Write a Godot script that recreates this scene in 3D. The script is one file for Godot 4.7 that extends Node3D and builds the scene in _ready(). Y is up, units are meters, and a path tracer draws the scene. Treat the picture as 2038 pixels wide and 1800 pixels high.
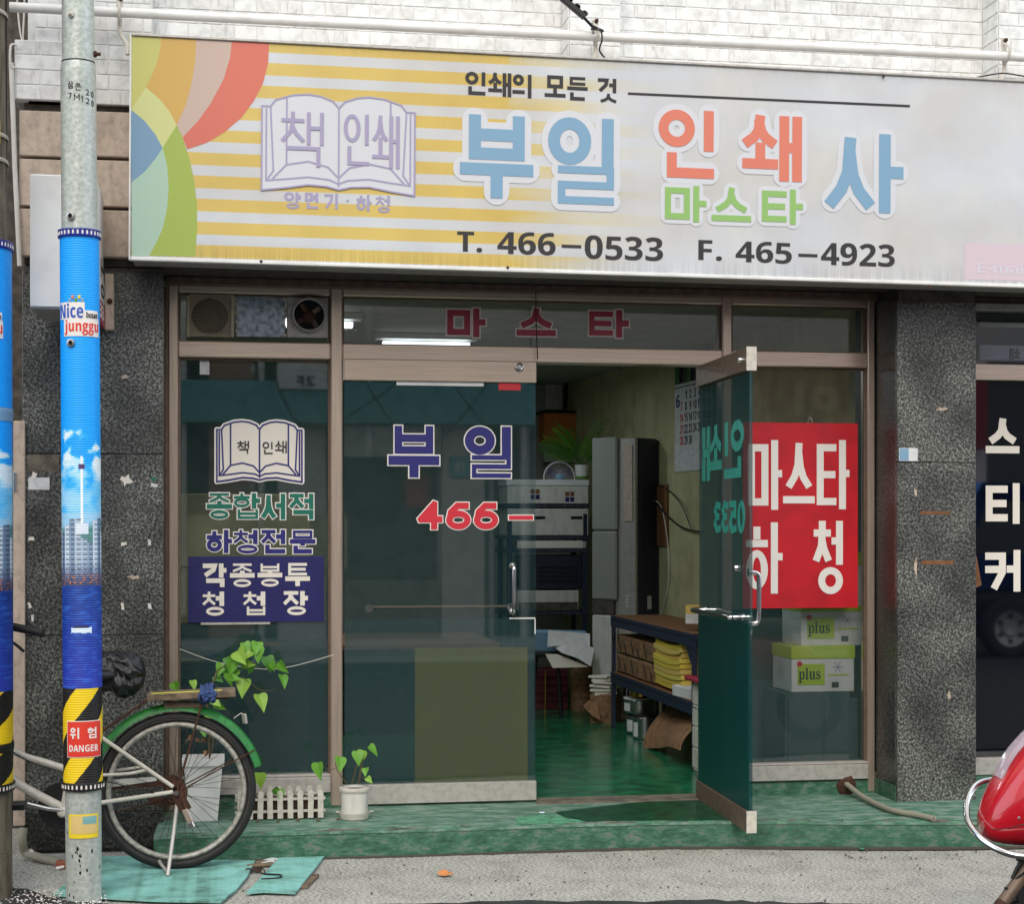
extends Node3D
# A printing shop front on a narrow street, in metres: x along the facade, y up, z towards the street.
const F := 3400.0
const D := 8.1
const EY := 1.45
const PSI := 0.165806
var LT := Transform3D()
var M := {}
var TX := {}
var rng := RandomNumberGenerator.new()

# ---------------------------------------------------------------- measuring: where a sight line meets a plane of the place
func X(u: float, z: float) -> float:
	return (D - z) * tan(PSI + atan((u - 1019.0) / F))
func Y(u: float, v: float, z: float) -> float:
	return EY - (v - 1050.0) / F * ((D - z) * cos(PSI) + X(u, z) * sin(PSI))
func P(u: float, v: float, z: float) -> Vector3:
	return Vector3(X(u, z), Y(u, v, z), z)
func G(u: float, v: float, y := 0.0) -> Vector3:
	var d := (EY - y) * F / (v - 1050.0)
	var t := tan(PSI + atan((u - 1019.0) / F))
	var k := d / (cos(PSI) + t * sin(PSI))
	return Vector3(k * t, y, D - k)

# ---------------------------------------------------------------- nodes
func thing(called: String, label: String, category: String, at := Vector3.ZERO, group := "") -> Node3D:
	var o := Node3D.new()
	o.name = called
	add_child(o, true)
	o.position = at
	tag(o, label, category, group)
	return o
func tag(o: Node, label: String, category: String, group := "") -> Node:
	o.set_meta("label", label)
	o.set_meta("category", category)
	if group: o.set_meta("group", group)
	return o
func kind(o: Node, k := "structure") -> Node:
	o.set_meta("kind", k)
	return o
func put(p: Node, called: String, mesh: Mesh, m: Material, t := Transform3D()) -> MeshInstance3D:
	var o := MeshInstance3D.new()
	o.name = called
	o.mesh = mesh
	if m: o.material_override = m
	p.add_child(o, true)
	o.global_transform = LT * t
	return o
func at(v: Vector3) -> Transform3D:
	return Transform3D(Basis(), v)
func turn(v: Vector3, e: Vector3) -> Transform3D:
	return Transform3D(Basis.from_euler(e), v)

# ---------------------------------------------------------------- meshes
func new_st() -> SurfaceTool:
	var st := SurfaceTool.new()
	st.begin(Mesh.PRIMITIVE_TRIANGLES)
	return st
func tri(st: SurfaceTool, a: Vector3, b: Vector3, c: Vector3, out: Vector3) -> void:
	var n := (c - a).cross(b - a)
	if n.length_squared() < 1e-18: return
	n = n.normalized()
	if n.dot(out) < 0.0:
		var k := b
		b = c
		c = k
		n = -n
	for q in [a, b, c]:
		st.set_normal(n)
		st.set_uv(Vector2(q.x, -q.y))
		st.add_vertex(q)
func quad(st: SurfaceTool, a: Vector3, b: Vector3, c: Vector3, d: Vector3, out: Vector3) -> void:
	tri(st, a, b, c, out)
	tri(st, a, c, d, out)
# a box of that size round the origin with chamfered edges
func add_box(st: SurfaceTool, s: Vector3, c: float, t := Transform3D()) -> void:
	var h := s / 2.0
	c = minf(c, minf(h.x, minf(h.y, h.z)) * 0.9)
	var pt := func(sx: float, sy: float, sz: float, ax: int) -> Vector3:
		var v := Vector3(sx * (h.x - c), sy * (h.y - c), sz * (h.z - c))
		v[ax] += [sx, sy, sz][ax] * c
		return t * v
	var B := t.basis
	for sg in [-1.0, 1.0]:
		for ax in 3:
			var q := []
			for k in [[-1.0, -1.0], [1.0, -1.0], [1.0, 1.0], [-1.0, 1.0]]:
				var e := [0.0, 0.0, 0.0]
				e[ax] = sg
				e[(ax + 1) % 3] = k[0]
				e[(ax + 2) % 3] = k[1]
				q.append(pt.call(e[0], e[1], e[2], ax))
			var o := Vector3.ZERO
			o[ax] = sg
			quad(st, q[0], q[1], q[2], q[3], B * o)
	if c <= 0.0: return
	for ax in 3:
		var a1 := (ax + 1) % 3
		var a2 := (ax + 2) % 3
		for k in [[-1.0, -1.0], [1.0, -1.0], [1.0, 1.0], [-1.0, 1.0]]:
			var e := [0.0, 0.0, 0.0]
			e[a1] = k[0]
			e[a2] = k[1]
			var f := e.duplicate()
			e[ax] = -1.0
			f[ax] = 1.0
			var o := Vector3.ZERO
			o[a1] = k[0]
			o[a2] = k[1]
			quad(st, pt.call(e[0], e[1], e[2], a1), pt.call(f[0], f[1], f[2], a1), pt.call(f[0], f[1], f[2], a2), pt.call(e[0], e[1], e[2], a2), B * o)
	for sx in [-1.0, 1.0]:
		for sy in [-1.0, 1.0]:
			for sz in [-1.0, 1.0]:
				tri(st, pt.call(sx, sy, sz, 0), pt.call(sx, sy, sz, 1), pt.call(sx, sy, sz, 2), B * Vector3(sx, sy, sz))
func cbox(s: Vector3, c := 0.004) -> ArrayMesh:
	var st := new_st()
	add_box(st, s, c)
	return st.commit()
func box(p: Node, called: String, m: Material, a: Vector3, b: Vector3, c := 0.004) -> MeshInstance3D:
	return put(p, called, cbox((b - a).abs(), c), m, at((a + b) / 2.0))
# a pixel rectangle on the plane z becomes a box of depth d behind it
func pbox(p: Node, called: String, m: Material, u0: float, v0: float, u1: float, v1: float, z: float, d: float, c := 0.004) -> MeshInstance3D:
	var um := (u0 + u1) / 2.0
	return box(p, called, m, Vector3(X(u0, z), Y(um, v0, z), z - d), Vector3(X(u1, z), Y(um, v1, z), z), c)
func add_tube(st: SurfaceTool, pts: Array, r, sides := 10, caps := true) -> void:
	var rings := []
	var side := Vector3.ZERO
	for i in pts.size():
		var d: Vector3 = (pts[mini(i + 1, pts.size() - 1)] - pts[maxi(i - 1, 0)]).normalized()
		if side == Vector3.ZERO:
			side = d.cross(Vector3.UP if absf(d.y) < 0.9 else Vector3.RIGHT).normalized()
		side = (side - d * side.dot(d)).normalized()
		var up := d.cross(side)
		var rr: float = r[i] if r is Array else r
		var ring := []
		for k in sides + 1:
			var a := TAU * k / sides
			var n := side * cos(a) + up * sin(a)
			ring.append([pts[i] + n * rr, n])
		rings.append(ring)
	for i in rings.size() - 1:
		for k in sides:
			smooth_quad(st, rings[i][k], rings[i][k + 1], rings[i + 1][k + 1], rings[i + 1][k])
	if caps:
		for e in [0, rings.size() - 1]:
			var out: Vector3 = (pts[0] - pts[1]) if e == 0 else (pts[-1] - pts[-2])
			for k in sides:
				tri(st, pts[e], rings[e][k][0], rings[e][k + 1][0], out)
func smooth_quad(st: SurfaceTool, a, b, c, d) -> void:
	var f := [a, b, c, a, c, d]
	var g: Vector3 = (c[0] - a[0]).cross(b[0] - a[0])
	if g.length_squared() < 1e-20: g = (d[0] - a[0]).cross(c[0] - a[0])
	if g.dot(a[1] + c[1]) < 0.0:
		f = [a, c, b, a, d, c]
	for q in f:
		st.set_normal(q[1])
		st.set_uv(q[2] if q.size() > 2 else Vector2(q[0].x, -q[0].y))
		st.add_vertex(q[0])
func tube_mesh(pts: Array, r, sides := 10) -> ArrayMesh:
	var st := new_st()
	add_tube(st, pts, r, sides)
	return st.commit()
func tube(p: Node, called: String, m: Material, pts: Array, r, sides := 10) -> MeshInstance3D:
	return put(p, called, tube_mesh(pts, r, sides), m)
func curve(pts: Array, n := 6) -> Array:
	var out := []
	for i in pts.size() - 1:
		var a: Vector3 = pts[maxi(i - 1, 0)]
		var d: Vector3 = pts[mini(i + 2, pts.size() - 1)]
		for k in n:
			out.append(pts[i].cubic_interpolate(pts[i + 1], a, d, float(k) / n))
	out.append(pts[-1])
	return out
# profile of Vector2(radius, height); each span flat along the height unless soft
func lathe(prof: Array, sides := 24, soft := false, a0 := 0.0, a1 := TAU) -> ArrayMesh:
	var st := new_st()
	var len := [0.0]
	for i in prof.size() - 1:
		len.append(len[-1] + prof[i].distance_to(prof[i + 1]))
	for i in prof.size() - 1:
		var na: Vector2
		var nb: Vector2
		var d: Vector2 = prof[i + 1] - prof[i]
		na = Vector2(d.y, -d.x).normalized()
		nb = na
		if soft:
			var e: Vector2 = prof[i + 1] - prof[maxi(i - 1, 0)]
			na = Vector2(e.y, -e.x).normalized()
			e = prof[mini(i + 2, prof.size() - 1)] - prof[i]
			nb = Vector2(e.y, -e.x).normalized()
		for k in sides:
			var q := []
			for c in [[0, k], [0, k + 1], [1, k + 1], [1, k]]:
				var an: float = a0 + (a1 - a0) * c[1] / sides
				var pr: Vector2 = prof[i + c[0]]
				var n: Vector2 = nb if c[0] else na
				q.append([Vector3(sin(an) * pr.x, pr.y, cos(an) * pr.x), Vector3(sin(an) * n.x, n.y, cos(an) * n.x), Vector2(float(c[1]) / sides, len[i + c[0]] / len[-1])])
			smooth_quad(st, q[0], q[1], q[2], q[3])
	return st.commit()
# a sheet through rows of points, with a little thickness
func sheet(rows: Array, thick := 0.002) -> ArrayMesh:
	var st := new_st()
	var nr := rows.size()
	var nc: int = rows[0].size()
	var nrm := []
	for i in nr:
		var r := []
		for j in nc:
			var du: Vector3 = rows[i][mini(j + 1, nc - 1)] - rows[i][maxi(j - 1, 0)]
			var dv: Vector3 = rows[mini(i + 1, nr - 1)][j] - rows[maxi(i - 1, 0)][j]
			r.append(du.cross(dv).normalized())
		nrm.append(r)
	for s in [1.0, -1.0]:
		for i in nr - 1:
			for j in nc - 1:
				var q := []
				for c in [[0, 0], [0, 1], [1, 1], [1, 0]]:
					var n: Vector3 = nrm[i + c[0]][j + c[1]]
					q.append([rows[i + c[0]][j + c[1]] + n * thick * 0.5 * s, n * s, Vector2(float(j + c[1]) / (nc - 1), float(i + c[0]) / (nr - 1))])
				smooth_quad(st, q[0], q[1], q[2], q[3])
	var edge := []
	for j in nc: edge.append([0, j])
	for i in range(1, nr): edge.append([i, nc - 1])
	for j in range(nc - 2, -1, -1): edge.append([nr - 1, j])
	for i in range(nr - 2, -1, -1): edge.append([i, 0])
	var mid: Vector3 = rows[nr / 2][nc / 2]
	for k in edge.size() - 1:
		var a = edge[k]
		var b = edge[k + 1]
		var pa: Vector3 = rows[a[0]][a[1]]
		var pb: Vector3 = rows[b[0]][b[1]]
		var ha: Vector3 = nrm[a[0]][a[1]] * thick * 0.5
		var hb: Vector3 = nrm[b[0]][b[1]] * thick * 0.5
		quad(st, pa + ha, pb + hb, pb - hb, pa - ha, (pa + pb) / 2.0 - mid)
	return st.commit()
# polygons in the xy plane, each pushed out to +z by depth; later ones stand a hair prouder
func add_polys(st: SurfaceTool, polys: Array, depth: float, z0 := 0.0, step := 0.00012) -> void:
	var k := 0
	for poly: PackedVector2Array in polys:
		if poly.size() < 3: continue
		var idx := Geometry2D.triangulate_polygon(poly)
		var z := z0 + depth + k * step
		k += 1
		for i in range(0, idx.size(), 3):
			tri(st, v3(poly[idx[i]], z), v3(poly[idx[i + 1]], z), v3(poly[idx[i + 2]], z), Vector3.BACK)
		var sg := -1.0 if Geometry2D.is_polygon_clockwise(poly) else 1.0
		for i in poly.size():
			var a := poly[i]
			var b := poly[(i + 1) % poly.size()]
			var o := Vector3(b.y - a.y, a.x - b.x, 0.0) * -sg
			if Geometry2D.is_polygon_clockwise(poly): o = Vector3(-(b.y - a.y), b.x - a.x, 0.0)
			else: o = Vector3(b.y - a.y, a.x - b.x, 0.0)
			quad(st, v3(a, z0), v3(b, z0), v3(b, z), v3(a, z), o)
func v3(a: Vector2, z := 0.0) -> Vector3:
	return Vector3(a.x, a.y, z)
func polys_mesh(polys: Array, depth: float) -> ArrayMesh:
	var st := new_st()
	add_polys(st, polys, depth)
	return st.commit()
# a flat outline on the ground (x, z) raised to y with a skirt of that depth
func slab(pts: Array, y: float, depth: float) -> ArrayMesh:
	var st := new_st()
	var poly := PackedVector2Array()
	for q in pts: poly.append(Vector2(q.x, q.z))
	var idx := Geometry2D.triangulate_polygon(poly)
	var g := func(a: Vector2, h: float) -> Vector3: return Vector3(a.x, h, a.y)
	for i in range(0, idx.size(), 3):
		tri(st, g.call(poly[idx[i]], y), g.call(poly[idx[i + 1]], y), g.call(poly[idx[i + 2]], y), Vector3.UP)
	var cw := Geometry2D.is_polygon_clockwise(poly)
	for i in poly.size():
		var a := poly[i]
		var b := poly[(i + 1) % poly.size()]
		var o := Vector3(b.y - a.y, 0, a.x - b.x) * (-1.0 if cw else 1.0)
		quad(st, g.call(a, y), g.call(b, y), g.call(b, y - depth), g.call(a, y - depth), o)
	return st.commit()

# ---------------------------------------------------------------- Korean lettering from strokes
const JAMO := {
	"ㄱ": "0,0 1,0 1,1", "ㄱv": "0,0 1,0 .86,.5 .2,1", "ㄴ": "0,0 0,1 1,1", "ㄷ": "1,0 0,0 0,1 1,1", "ㄹ": "0,0 1,0 1,.5 0,.5 0,1 1,1", "ㅁ": "0,0 1,0 1,1|0,0 0,1 1,1",
	"ㅂ": "0,0 0,1 1,1 1,0|0,.42 1,.42", "ㅅ": ".5,0 .44,.5 .25,.8 0,1|.5,.2 .58,.55 .76,.82 1,1", "ㅇ": "O0", "ㅈ": "0,0 1,0|.5,0 .4,.55 0,1|.5,.3 .64,.62 1,1",
	"ㅊ": ".5,0 .5,.2|0,.26 1,.26|.5,.26 .4,.66 0,1|.5,.5 .66,.74 1,1", "ㅋ": "0,0 1,0 1,.55 .5,1|0,.45 1,.45", "ㅌ": "1,0 0,0 0,1 1,1|0,.5 .92,.5", "ㅍ": "0,0 1,0|0,1 1,1|.3,0 .3,1|.7,0 .7,1",
	"ㅎ": ".5,0 .5,.1|0,.24 1,.24|O.42",
	"ㅏ": "0,0 0,1|0,.48 1,.48", "ㅐ": "0,0 0,1|1,0 1,1|0,.48 1,.48", "ㅑ": "0,0 0,1|0,.33 1,.33|0,.63 1,.63", "ㅓ": "1,0 1,1|0,.45 1,.45", "ㅕ": "1,0 1,1|0,.32 1,.32|0,.64 1,.64", "ㅣ": ".5,0 .5,1",
	"ㅗ": "0,1 1,1|.5,0 .5,1", "ㅜ": "0,0 1,0|.5,0 .5,1", "ㅡ": "0,.5 1,.5",
	"0": "O0", "4": ".72,1 .72,0 0,.68 1,.68", "6": "O.42|.9,.06 .45,.06 .1,.35 .03,.68", "5": "1,0 .1,0 .08,.42|.08,.42 .7,.38 1,.68 .7,1 0,.94", "3": "0,.06 .6,0 .95,.22 .6,.47 .3,.47|.6,.47 1,.73 .6,1 0,.94", "-": "0,.55 1,.55", "2": "0,.12 .55,0 1,.25 .8,.55 0,1 1,1", "7": "0,0 1,0 .4,1", "1": ".2,.2 .5,0 .5,1", "8": "O.5|O-.5", "M": "0,1 0,0 .5,.7 1,0 1,1", "9": "O-.42|.97,.3 .9,.65 .5,1 .15,1",
}
const LEAD := "ㄱㄲㄴㄷㄸㄹㅁㅂㅃㅅㅆㅇㅈㅉㅊㅋㅌㅍㅎ"
const TAIL := "_ㄱㄲㄳㄴㄵㄶㄷㄹㄺㄻㄼㄽㄾㄿㅀㅁㅂㅄㅅㅆㅇㅈㅊㅋㅌㅍㅎ"
const VOWEL := {0: ["", "ㅏ"], 1: ["", "ㅐ"], 2: ["", "ㅑ"], 4: ["", "ㅓ"], 6: ["", "ㅕ"], 8: ["ㅗ", ""], 10: ["ㅗ", "ㅐ"], 13: ["ㅜ", ""], 16: ["ㅜ", "ㅣ"], 18: ["ㅡ", ""], 19: ["ㅡ", "ㅣ"], 20: ["", "ㅣ"]}
const THIN := {"ㄹ": 0.2, "ㅌ": 0.23, "ㅋ": 0.27, "ㅎ": 0.2, "ㅊ": 0.2, "ㅈ": 0.27, "ㅁ": 0.32, "ㅂ": 0.27, "ㅇ": 0.34, "ㄷ": 0.36, "ㅅ": 0.34}
func strokes(out: Array, j: String, b: Array, w: float, h: float, t: float, grow: float) -> void:
	if THIN.has(j): t = minf(t, (b[3] - b[1]) * h * THIN[j])
	w *= 1000.0
	h *= 1000.0
	t *= 1000.0
	grow *= 1000.0
	var x0: float = b[0] * w + t / 2
	var x1: float = b[2] * w - t / 2
	var y0: float = b[1] * h + t / 2
	var y1: float = b[3] * h - t / 2
	for s in JAMO[j].split("|"):
		if s.begins_with("O"):
			var k := float(s.substr(1))
			var ya := y0 + (y1 - y0) * maxf(k, 0.0)
			var yb := y1 if k >= 0.0 else y0 + (y1 - y0) * (1.0 + k)
			var c := Vector2((x0 + x1) / 2, (ya + yb) / 2)
			var rx := (x1 - x0) / 2
			var ry := (yb - ya) / 2
			for half in 2:
				var poly := PackedVector2Array()
				for i in 13:
					var a := PI * half - PI / 2 + PI * i / 12.0
					poly.append(c + Vector2(cos(a) * (rx + t / 2 + grow), sin(a) * (ry + t / 2 + grow)))
				for i in 13:
					var a := PI * half + PI / 2 - PI * i / 12.0
					poly.append(c + Vector2(cos(a) * maxf(rx - t / 2 - grow, 0.4), sin(a) * maxf(ry - t / 2 - grow, 0.4)))
				out.append(poly)
			continue
		var line := PackedVector2Array()
		for q in s.split(" "):
			var e: PackedStringArray = q.split(",")
			line.append(Vector2(x0 + (x1 - x0) * float(e[0]), y0 + (y1 - y0) * float(e[1])))
		for poly in Geometry2D.offset_polyline(line, t / 2 + grow, Geometry2D.JOIN_ROUND if grow > 10.0 else Geometry2D.JOIN_MITER, Geometry2D.END_ROUND if grow > 10.0 else Geometry2D.END_SQUARE):
			if Geometry2D.is_polygon_clockwise(poly) == false: out.append(poly)
func glyph(ch: String, w: float, h: float, t: float, grow := 0.0) -> Array:
	var out := []
	var code := ch.unicode_at(0) - 0xAC00
	if code < 0 or code > 11171:
		if JAMO.has(ch): strokes(out, ch, [0, 0, 1, 1], w, h, t, grow)
	else:
		var l := LEAD[code / 588]
		var vw: Array = VOWEL[(code % 588) / 28]
		var tail := TAIL[code % 28]
		var has := tail != "_"
		var hv: String = vw[0]
		var vv: String = vw[1]
		if hv == "":
			var narrow := vv in ["ㅓ", "ㅕ", "ㅐ"]
			var xe := 0.54 if narrow else 0.6
			if l == "ㄱ": l = "ㄱv"
			strokes(out, l, [0, 0.0 if has else 0.06, xe, 0.55 if has else 0.94], w, h, t, grow)
			var vb := {"ㅏ": [0.68, 1.0], "ㅑ": [0.68, 1.0], "ㅓ": [0.56, 0.92], "ㅕ": [0.56, 0.92], "ㅣ": [0.72, 0.94], "ㅐ": [0.6, 1.0]}
			strokes(out, vv, [vb[vv][0], 0, vb[vv][1], 0.6 if has else 1.0], w, h, t, grow)
			if has: strokes(out, tail, [0.14, 0.56 if tail == "ㄹ" else 0.63, 0.92, 1], w, h, t, grow)
		elif vv == "":
			var tb := {"ㅗ": [0.3, 0.6], "ㅜ": [0.38, 0.66], "ㅡ": [0.42, 0.56]}
			var nb := {"ㅗ": [0.52, 0.92], "ㅜ": [0.58, 1.0], "ㅡ": [0.8, 0.98]}
			var yb: Array = tb[hv] if has else nb[hv]
			var ce: float = 0.36 if has else (0.7 if hv == "ㅡ" else 0.54)
			strokes(out, l, [0.12, 0, 0.88, ce], w, h, t, grow)
			strokes(out, hv, [0, yb[0], 1, yb[1]], w, h, t, grow)
			if has: strokes(out, tail, [0.14, 0.66, 0.86, 1], w, h, t, grow)
		else:
			strokes(out, l, [0.02, 0, 0.56, 0.48], w, h, t, grow)
			var nb := {"ㅗ": [0.42, 0.82], "ㅜ": [0.56, 1.0], "ㅡ": [0.66, 0.84]}
			strokes(out, hv, [0, nb[hv][0], 0.6, nb[hv][1]], w, h, t, grow)
			strokes(out, vv, [0.62 if vv == "ㅐ" else 0.74, 0, 1.0 if vv == "ㅐ" else 0.94, 1], w, h, t, grow)
	var res := []
	for poly: PackedVector2Array in out:
		var q := PackedVector2Array()
		for e in poly: q.append(Vector2(e.x * 0.001, h - e.y * 0.001))
		res.append(q)
	return res
func letter_mesh(ch: String, w: float, h: float, t: float, m: Material, om: Material = null, grow := 0.0, depth := 0.0012, pad := 0.0012) -> ArrayMesh:
	var mesh := ArrayMesh.new()
	var z := 0.0
	if om:
		var s0 := new_st()
		add_polys(s0, glyph(ch, w, h, t, grow), pad)
		s0.commit(mesh)
		z = pad + 0.0012
	var s1 := new_st()
	add_polys(s1, glyph(ch, w, h, t), depth, z)
	s1.commit(mesh)
	if om:
		mesh.surface_set_material(0, om)
		mesh.surface_set_material(1, m)
	else:
		mesh.surface_set_material(0, m)
	return mesh
# every letter from a list of [text, u0, v0, u1, v1]: the photograph's measure of it on the plane z
func letters(p: Node, rows: Array, z: float, t: float, m: Material, om: Material = null, grow := 0.0, flip := false) -> void:
	for r in rows:
		var a := P(r[1], r[2], z)
		var b := P(r[3], r[4], z)
		var w := b.x - a.x
		var h := Y((r[1] + r[3]) / 2.0, r[2], z) - Y((r[1] + r[3]) / 2.0, r[4], z)
		put(p, "letter", letter_mesh(r[0], w, h, t, m, om, grow), null, Transform3D(Basis.from_scale(Vector3(1, 1, 1)), Vector3(a.x, (a.y + b.y - h) / 2.0, z)))
# a line of Latin lettering scaled to a width and height, its lower left corner at the origin of t
func latin(p: Node, called: String, text: String, m: Material, w: float, h: float, t: Transform3D, font := "Droid Sans", bold := true, depth := 0.001) -> MeshInstance3D:
	var f := SystemFont.new()
	f.font_names = PackedStringArray([font])
	f.font_weight = 700 if bold else 400
	var tm := TextMesh.new()
	tm.font = f
	tm.text = text
	tm.font_size = 64
	tm.pixel_size = 0.01
	tm.depth = 0.1
	tm.curve_step = 1.5
	var arr := tm.get_mesh_arrays()
	var vs: PackedVector3Array = arr[Mesh.ARRAY_VERTEX]
	if vs.size() == 0: return null
	var lo := vs[0]
	var hi := vs[0]
	for q in vs:
		lo = lo.min(q)
		hi = hi.max(q)
	var sc := Vector3(w, h, depth) / (hi - lo)
	for i in vs.size(): vs[i] = (vs[i] - lo) * sc
	var am := ArrayMesh.new()
	var na := []
	na.resize(Mesh.ARRAY_MAX)
	na[Mesh.ARRAY_VERTEX] = vs
	na[Mesh.ARRAY_NORMAL] = arr[Mesh.ARRAY_NORMAL]
	na[Mesh.ARRAY_INDEX] = arr[Mesh.ARRAY_INDEX]
	am.add_surface_from_arrays(Mesh.PRIMITIVE_TRIANGLES, na)
	return put(p, called, am, m, t)
# wraps a flat mesh (x along, z out) round an upright cylinder of radius r
func bend_round(mesh: ArrayMesh, r: float) -> ArrayMesh:
	var out := ArrayMesh.new()
	for s in mesh.get_surface_count():
		var arr := mesh.surface_get_arrays(s)
		var vs: PackedVector3Array = arr[Mesh.ARRAY_VERTEX]
		var ns: PackedVector3Array = arr[Mesh.ARRAY_NORMAL]
		for i in vs.size():
			var a := vs[i].x / r
			vs[i] = Vector3(sin(a) * (r + vs[i].z), vs[i].y, cos(a) * (r + vs[i].z))
			ns[i] = ns[i].rotated(Vector3.UP, a)
		arr[Mesh.ARRAY_VERTEX] = vs
		arr[Mesh.ARRAY_NORMAL] = ns
		out.add_surface_from_arrays(Mesh.PRIMITIVE_TRIANGLES, arr)
		out.surface_set_material(s, mesh.surface_get_material(s))
	return out

# ---------------------------------------------------------------- textures and materials
func noise_tex(key: String, freq: float, octaves: int, stops: Array, seed_ := 1, type := FastNoiseLite.TYPE_SIMPLEX_SMOOTH, size := 512, gain := 0.5) -> void:
	var n := FastNoiseLite.new()
	n.seed = seed_
	n.noise_type = type
	n.frequency = freq
	n.fractal_type = FastNoiseLite.FRACTAL_FBM if octaves > 1 else FastNoiseLite.FRACTAL_NONE
	n.fractal_octaves = octaves
	n.fractal_gain = gain
	var g := Gradient.new()
	var off := PackedFloat32Array()
	var col := PackedColorArray()
	for s in stops:
		off.append(s[0])
		col.append(s[1] if s[1] is Color else Color(s[1], s[1], s[1]))
	g.offsets = off
	g.colors = col
	var t := NoiseTexture2D.new()
	t.width = size
	t.height = size
	t.seamless = true
	t.noise = n
	t.color_ramp = g
	TX[key] = t
func mat(key: String, c: Color, rough := 0.8, metal := 0.0) -> StandardMaterial3D:
	var m := StandardMaterial3D.new()
	m.resource_name = key
	m.albedo_color = c
	m.roughness = rough
	m.metallic = metal
	M[key] = m
	return m
func grain(m: StandardMaterial3D, tex: String, scale: Vector3, tex2 := "", scale2 := Vector3.ONE, bump := "", depth := 0.0) -> StandardMaterial3D:
	m.albedo_texture = TX[tex]
	m.uv1_triplanar = true
	m.uv1_world_triplanar = true
	m.uv1_scale = scale
	if tex2:
		m.detail_enabled = true
		m.detail_blend_mode = BaseMaterial3D.BLEND_MODE_MUL
		m.detail_albedo = TX[tex2]
		m.detail_uv_layer = BaseMaterial3D.DETAIL_UV_2
		m.uv2_triplanar = true
		m.uv2_world_triplanar = true
		m.uv2_scale = scale2
	if bump:
		m.heightmap_enabled = true
		m.heightmap_texture = TX[bump]
		m.heightmap_scale = depth
	return m
func rgb(r: int, g: int, b: int) -> Color:
	return Color(r / 255.0, g / 255.0, b / 255.0)

func _ready() -> void:
	rng.seed = 7
	var cam := Camera3D.new()
	cam.name = "camera"
	cam.projection = Camera3D.PROJECTION_FRUSTUM
	cam.near = 0.1
	cam.far = 400.0
	cam.size = 0.1 * 1800.0 / F
	cam.frustum_offset = Vector2(0, 0.1 * 150.0 / F)
	cam.position = Vector3(0, EY, D)
	cam.rotation.y = -PSI
	add_child(cam)
	cam.current = true
	var sky_m := ProceduralSkyMaterial.new()
	sky_m.sky_top_color = Color(0.83, 0.87, 0.92)
	sky_m.sky_horizon_color = Color(0.93, 0.955, 0.985)
	sky_m.sky_curve = 0.2
	sky_m.ground_bottom_color = Color(0.35, 0.35, 0.34)
	sky_m.ground_horizon_color = Color(0.6, 0.6, 0.6)
	sky_m.sky_energy_multiplier = 1.0
	var sky := Sky.new()
	sky.sky_material = sky_m
	var env := Environment.new()
	env.background_mode = Environment.BG_SKY
	env.sky = sky
	env.tonemap_mode = Environment.TONE_MAPPER_LINEAR
	env.tonemap_exposure = 2.36
	env.sdfgi_enabled = true
	env.ssao_enabled = true
	env.ssil_enabled = true
	var we := WorldEnvironment.new()
	we.name = "world"
	we.environment = env
	add_child(we)
	var sun := DirectionalLight3D.new()
	sun.name = "sun"
	sun.light_energy = 0.34
	sun.light_angular_distance = 42.0
	sun.light_color = Color(1.0, 0.985, 0.96)
	sun.shadow_enabled = true
	sun.rotation = Vector3(deg_to_rad(-40), deg_to_rad(-14), 0)
	add_child(sun)
	make_materials()
	build_ground()
	build_building()
	build_shopfront()
	build_doors()
	build_neighbour()
	build_sign()
	build_room()
	build_street_things()
	build_bicycle()
	build_plants()
	build_scooter()
	build_opposite()

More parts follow.
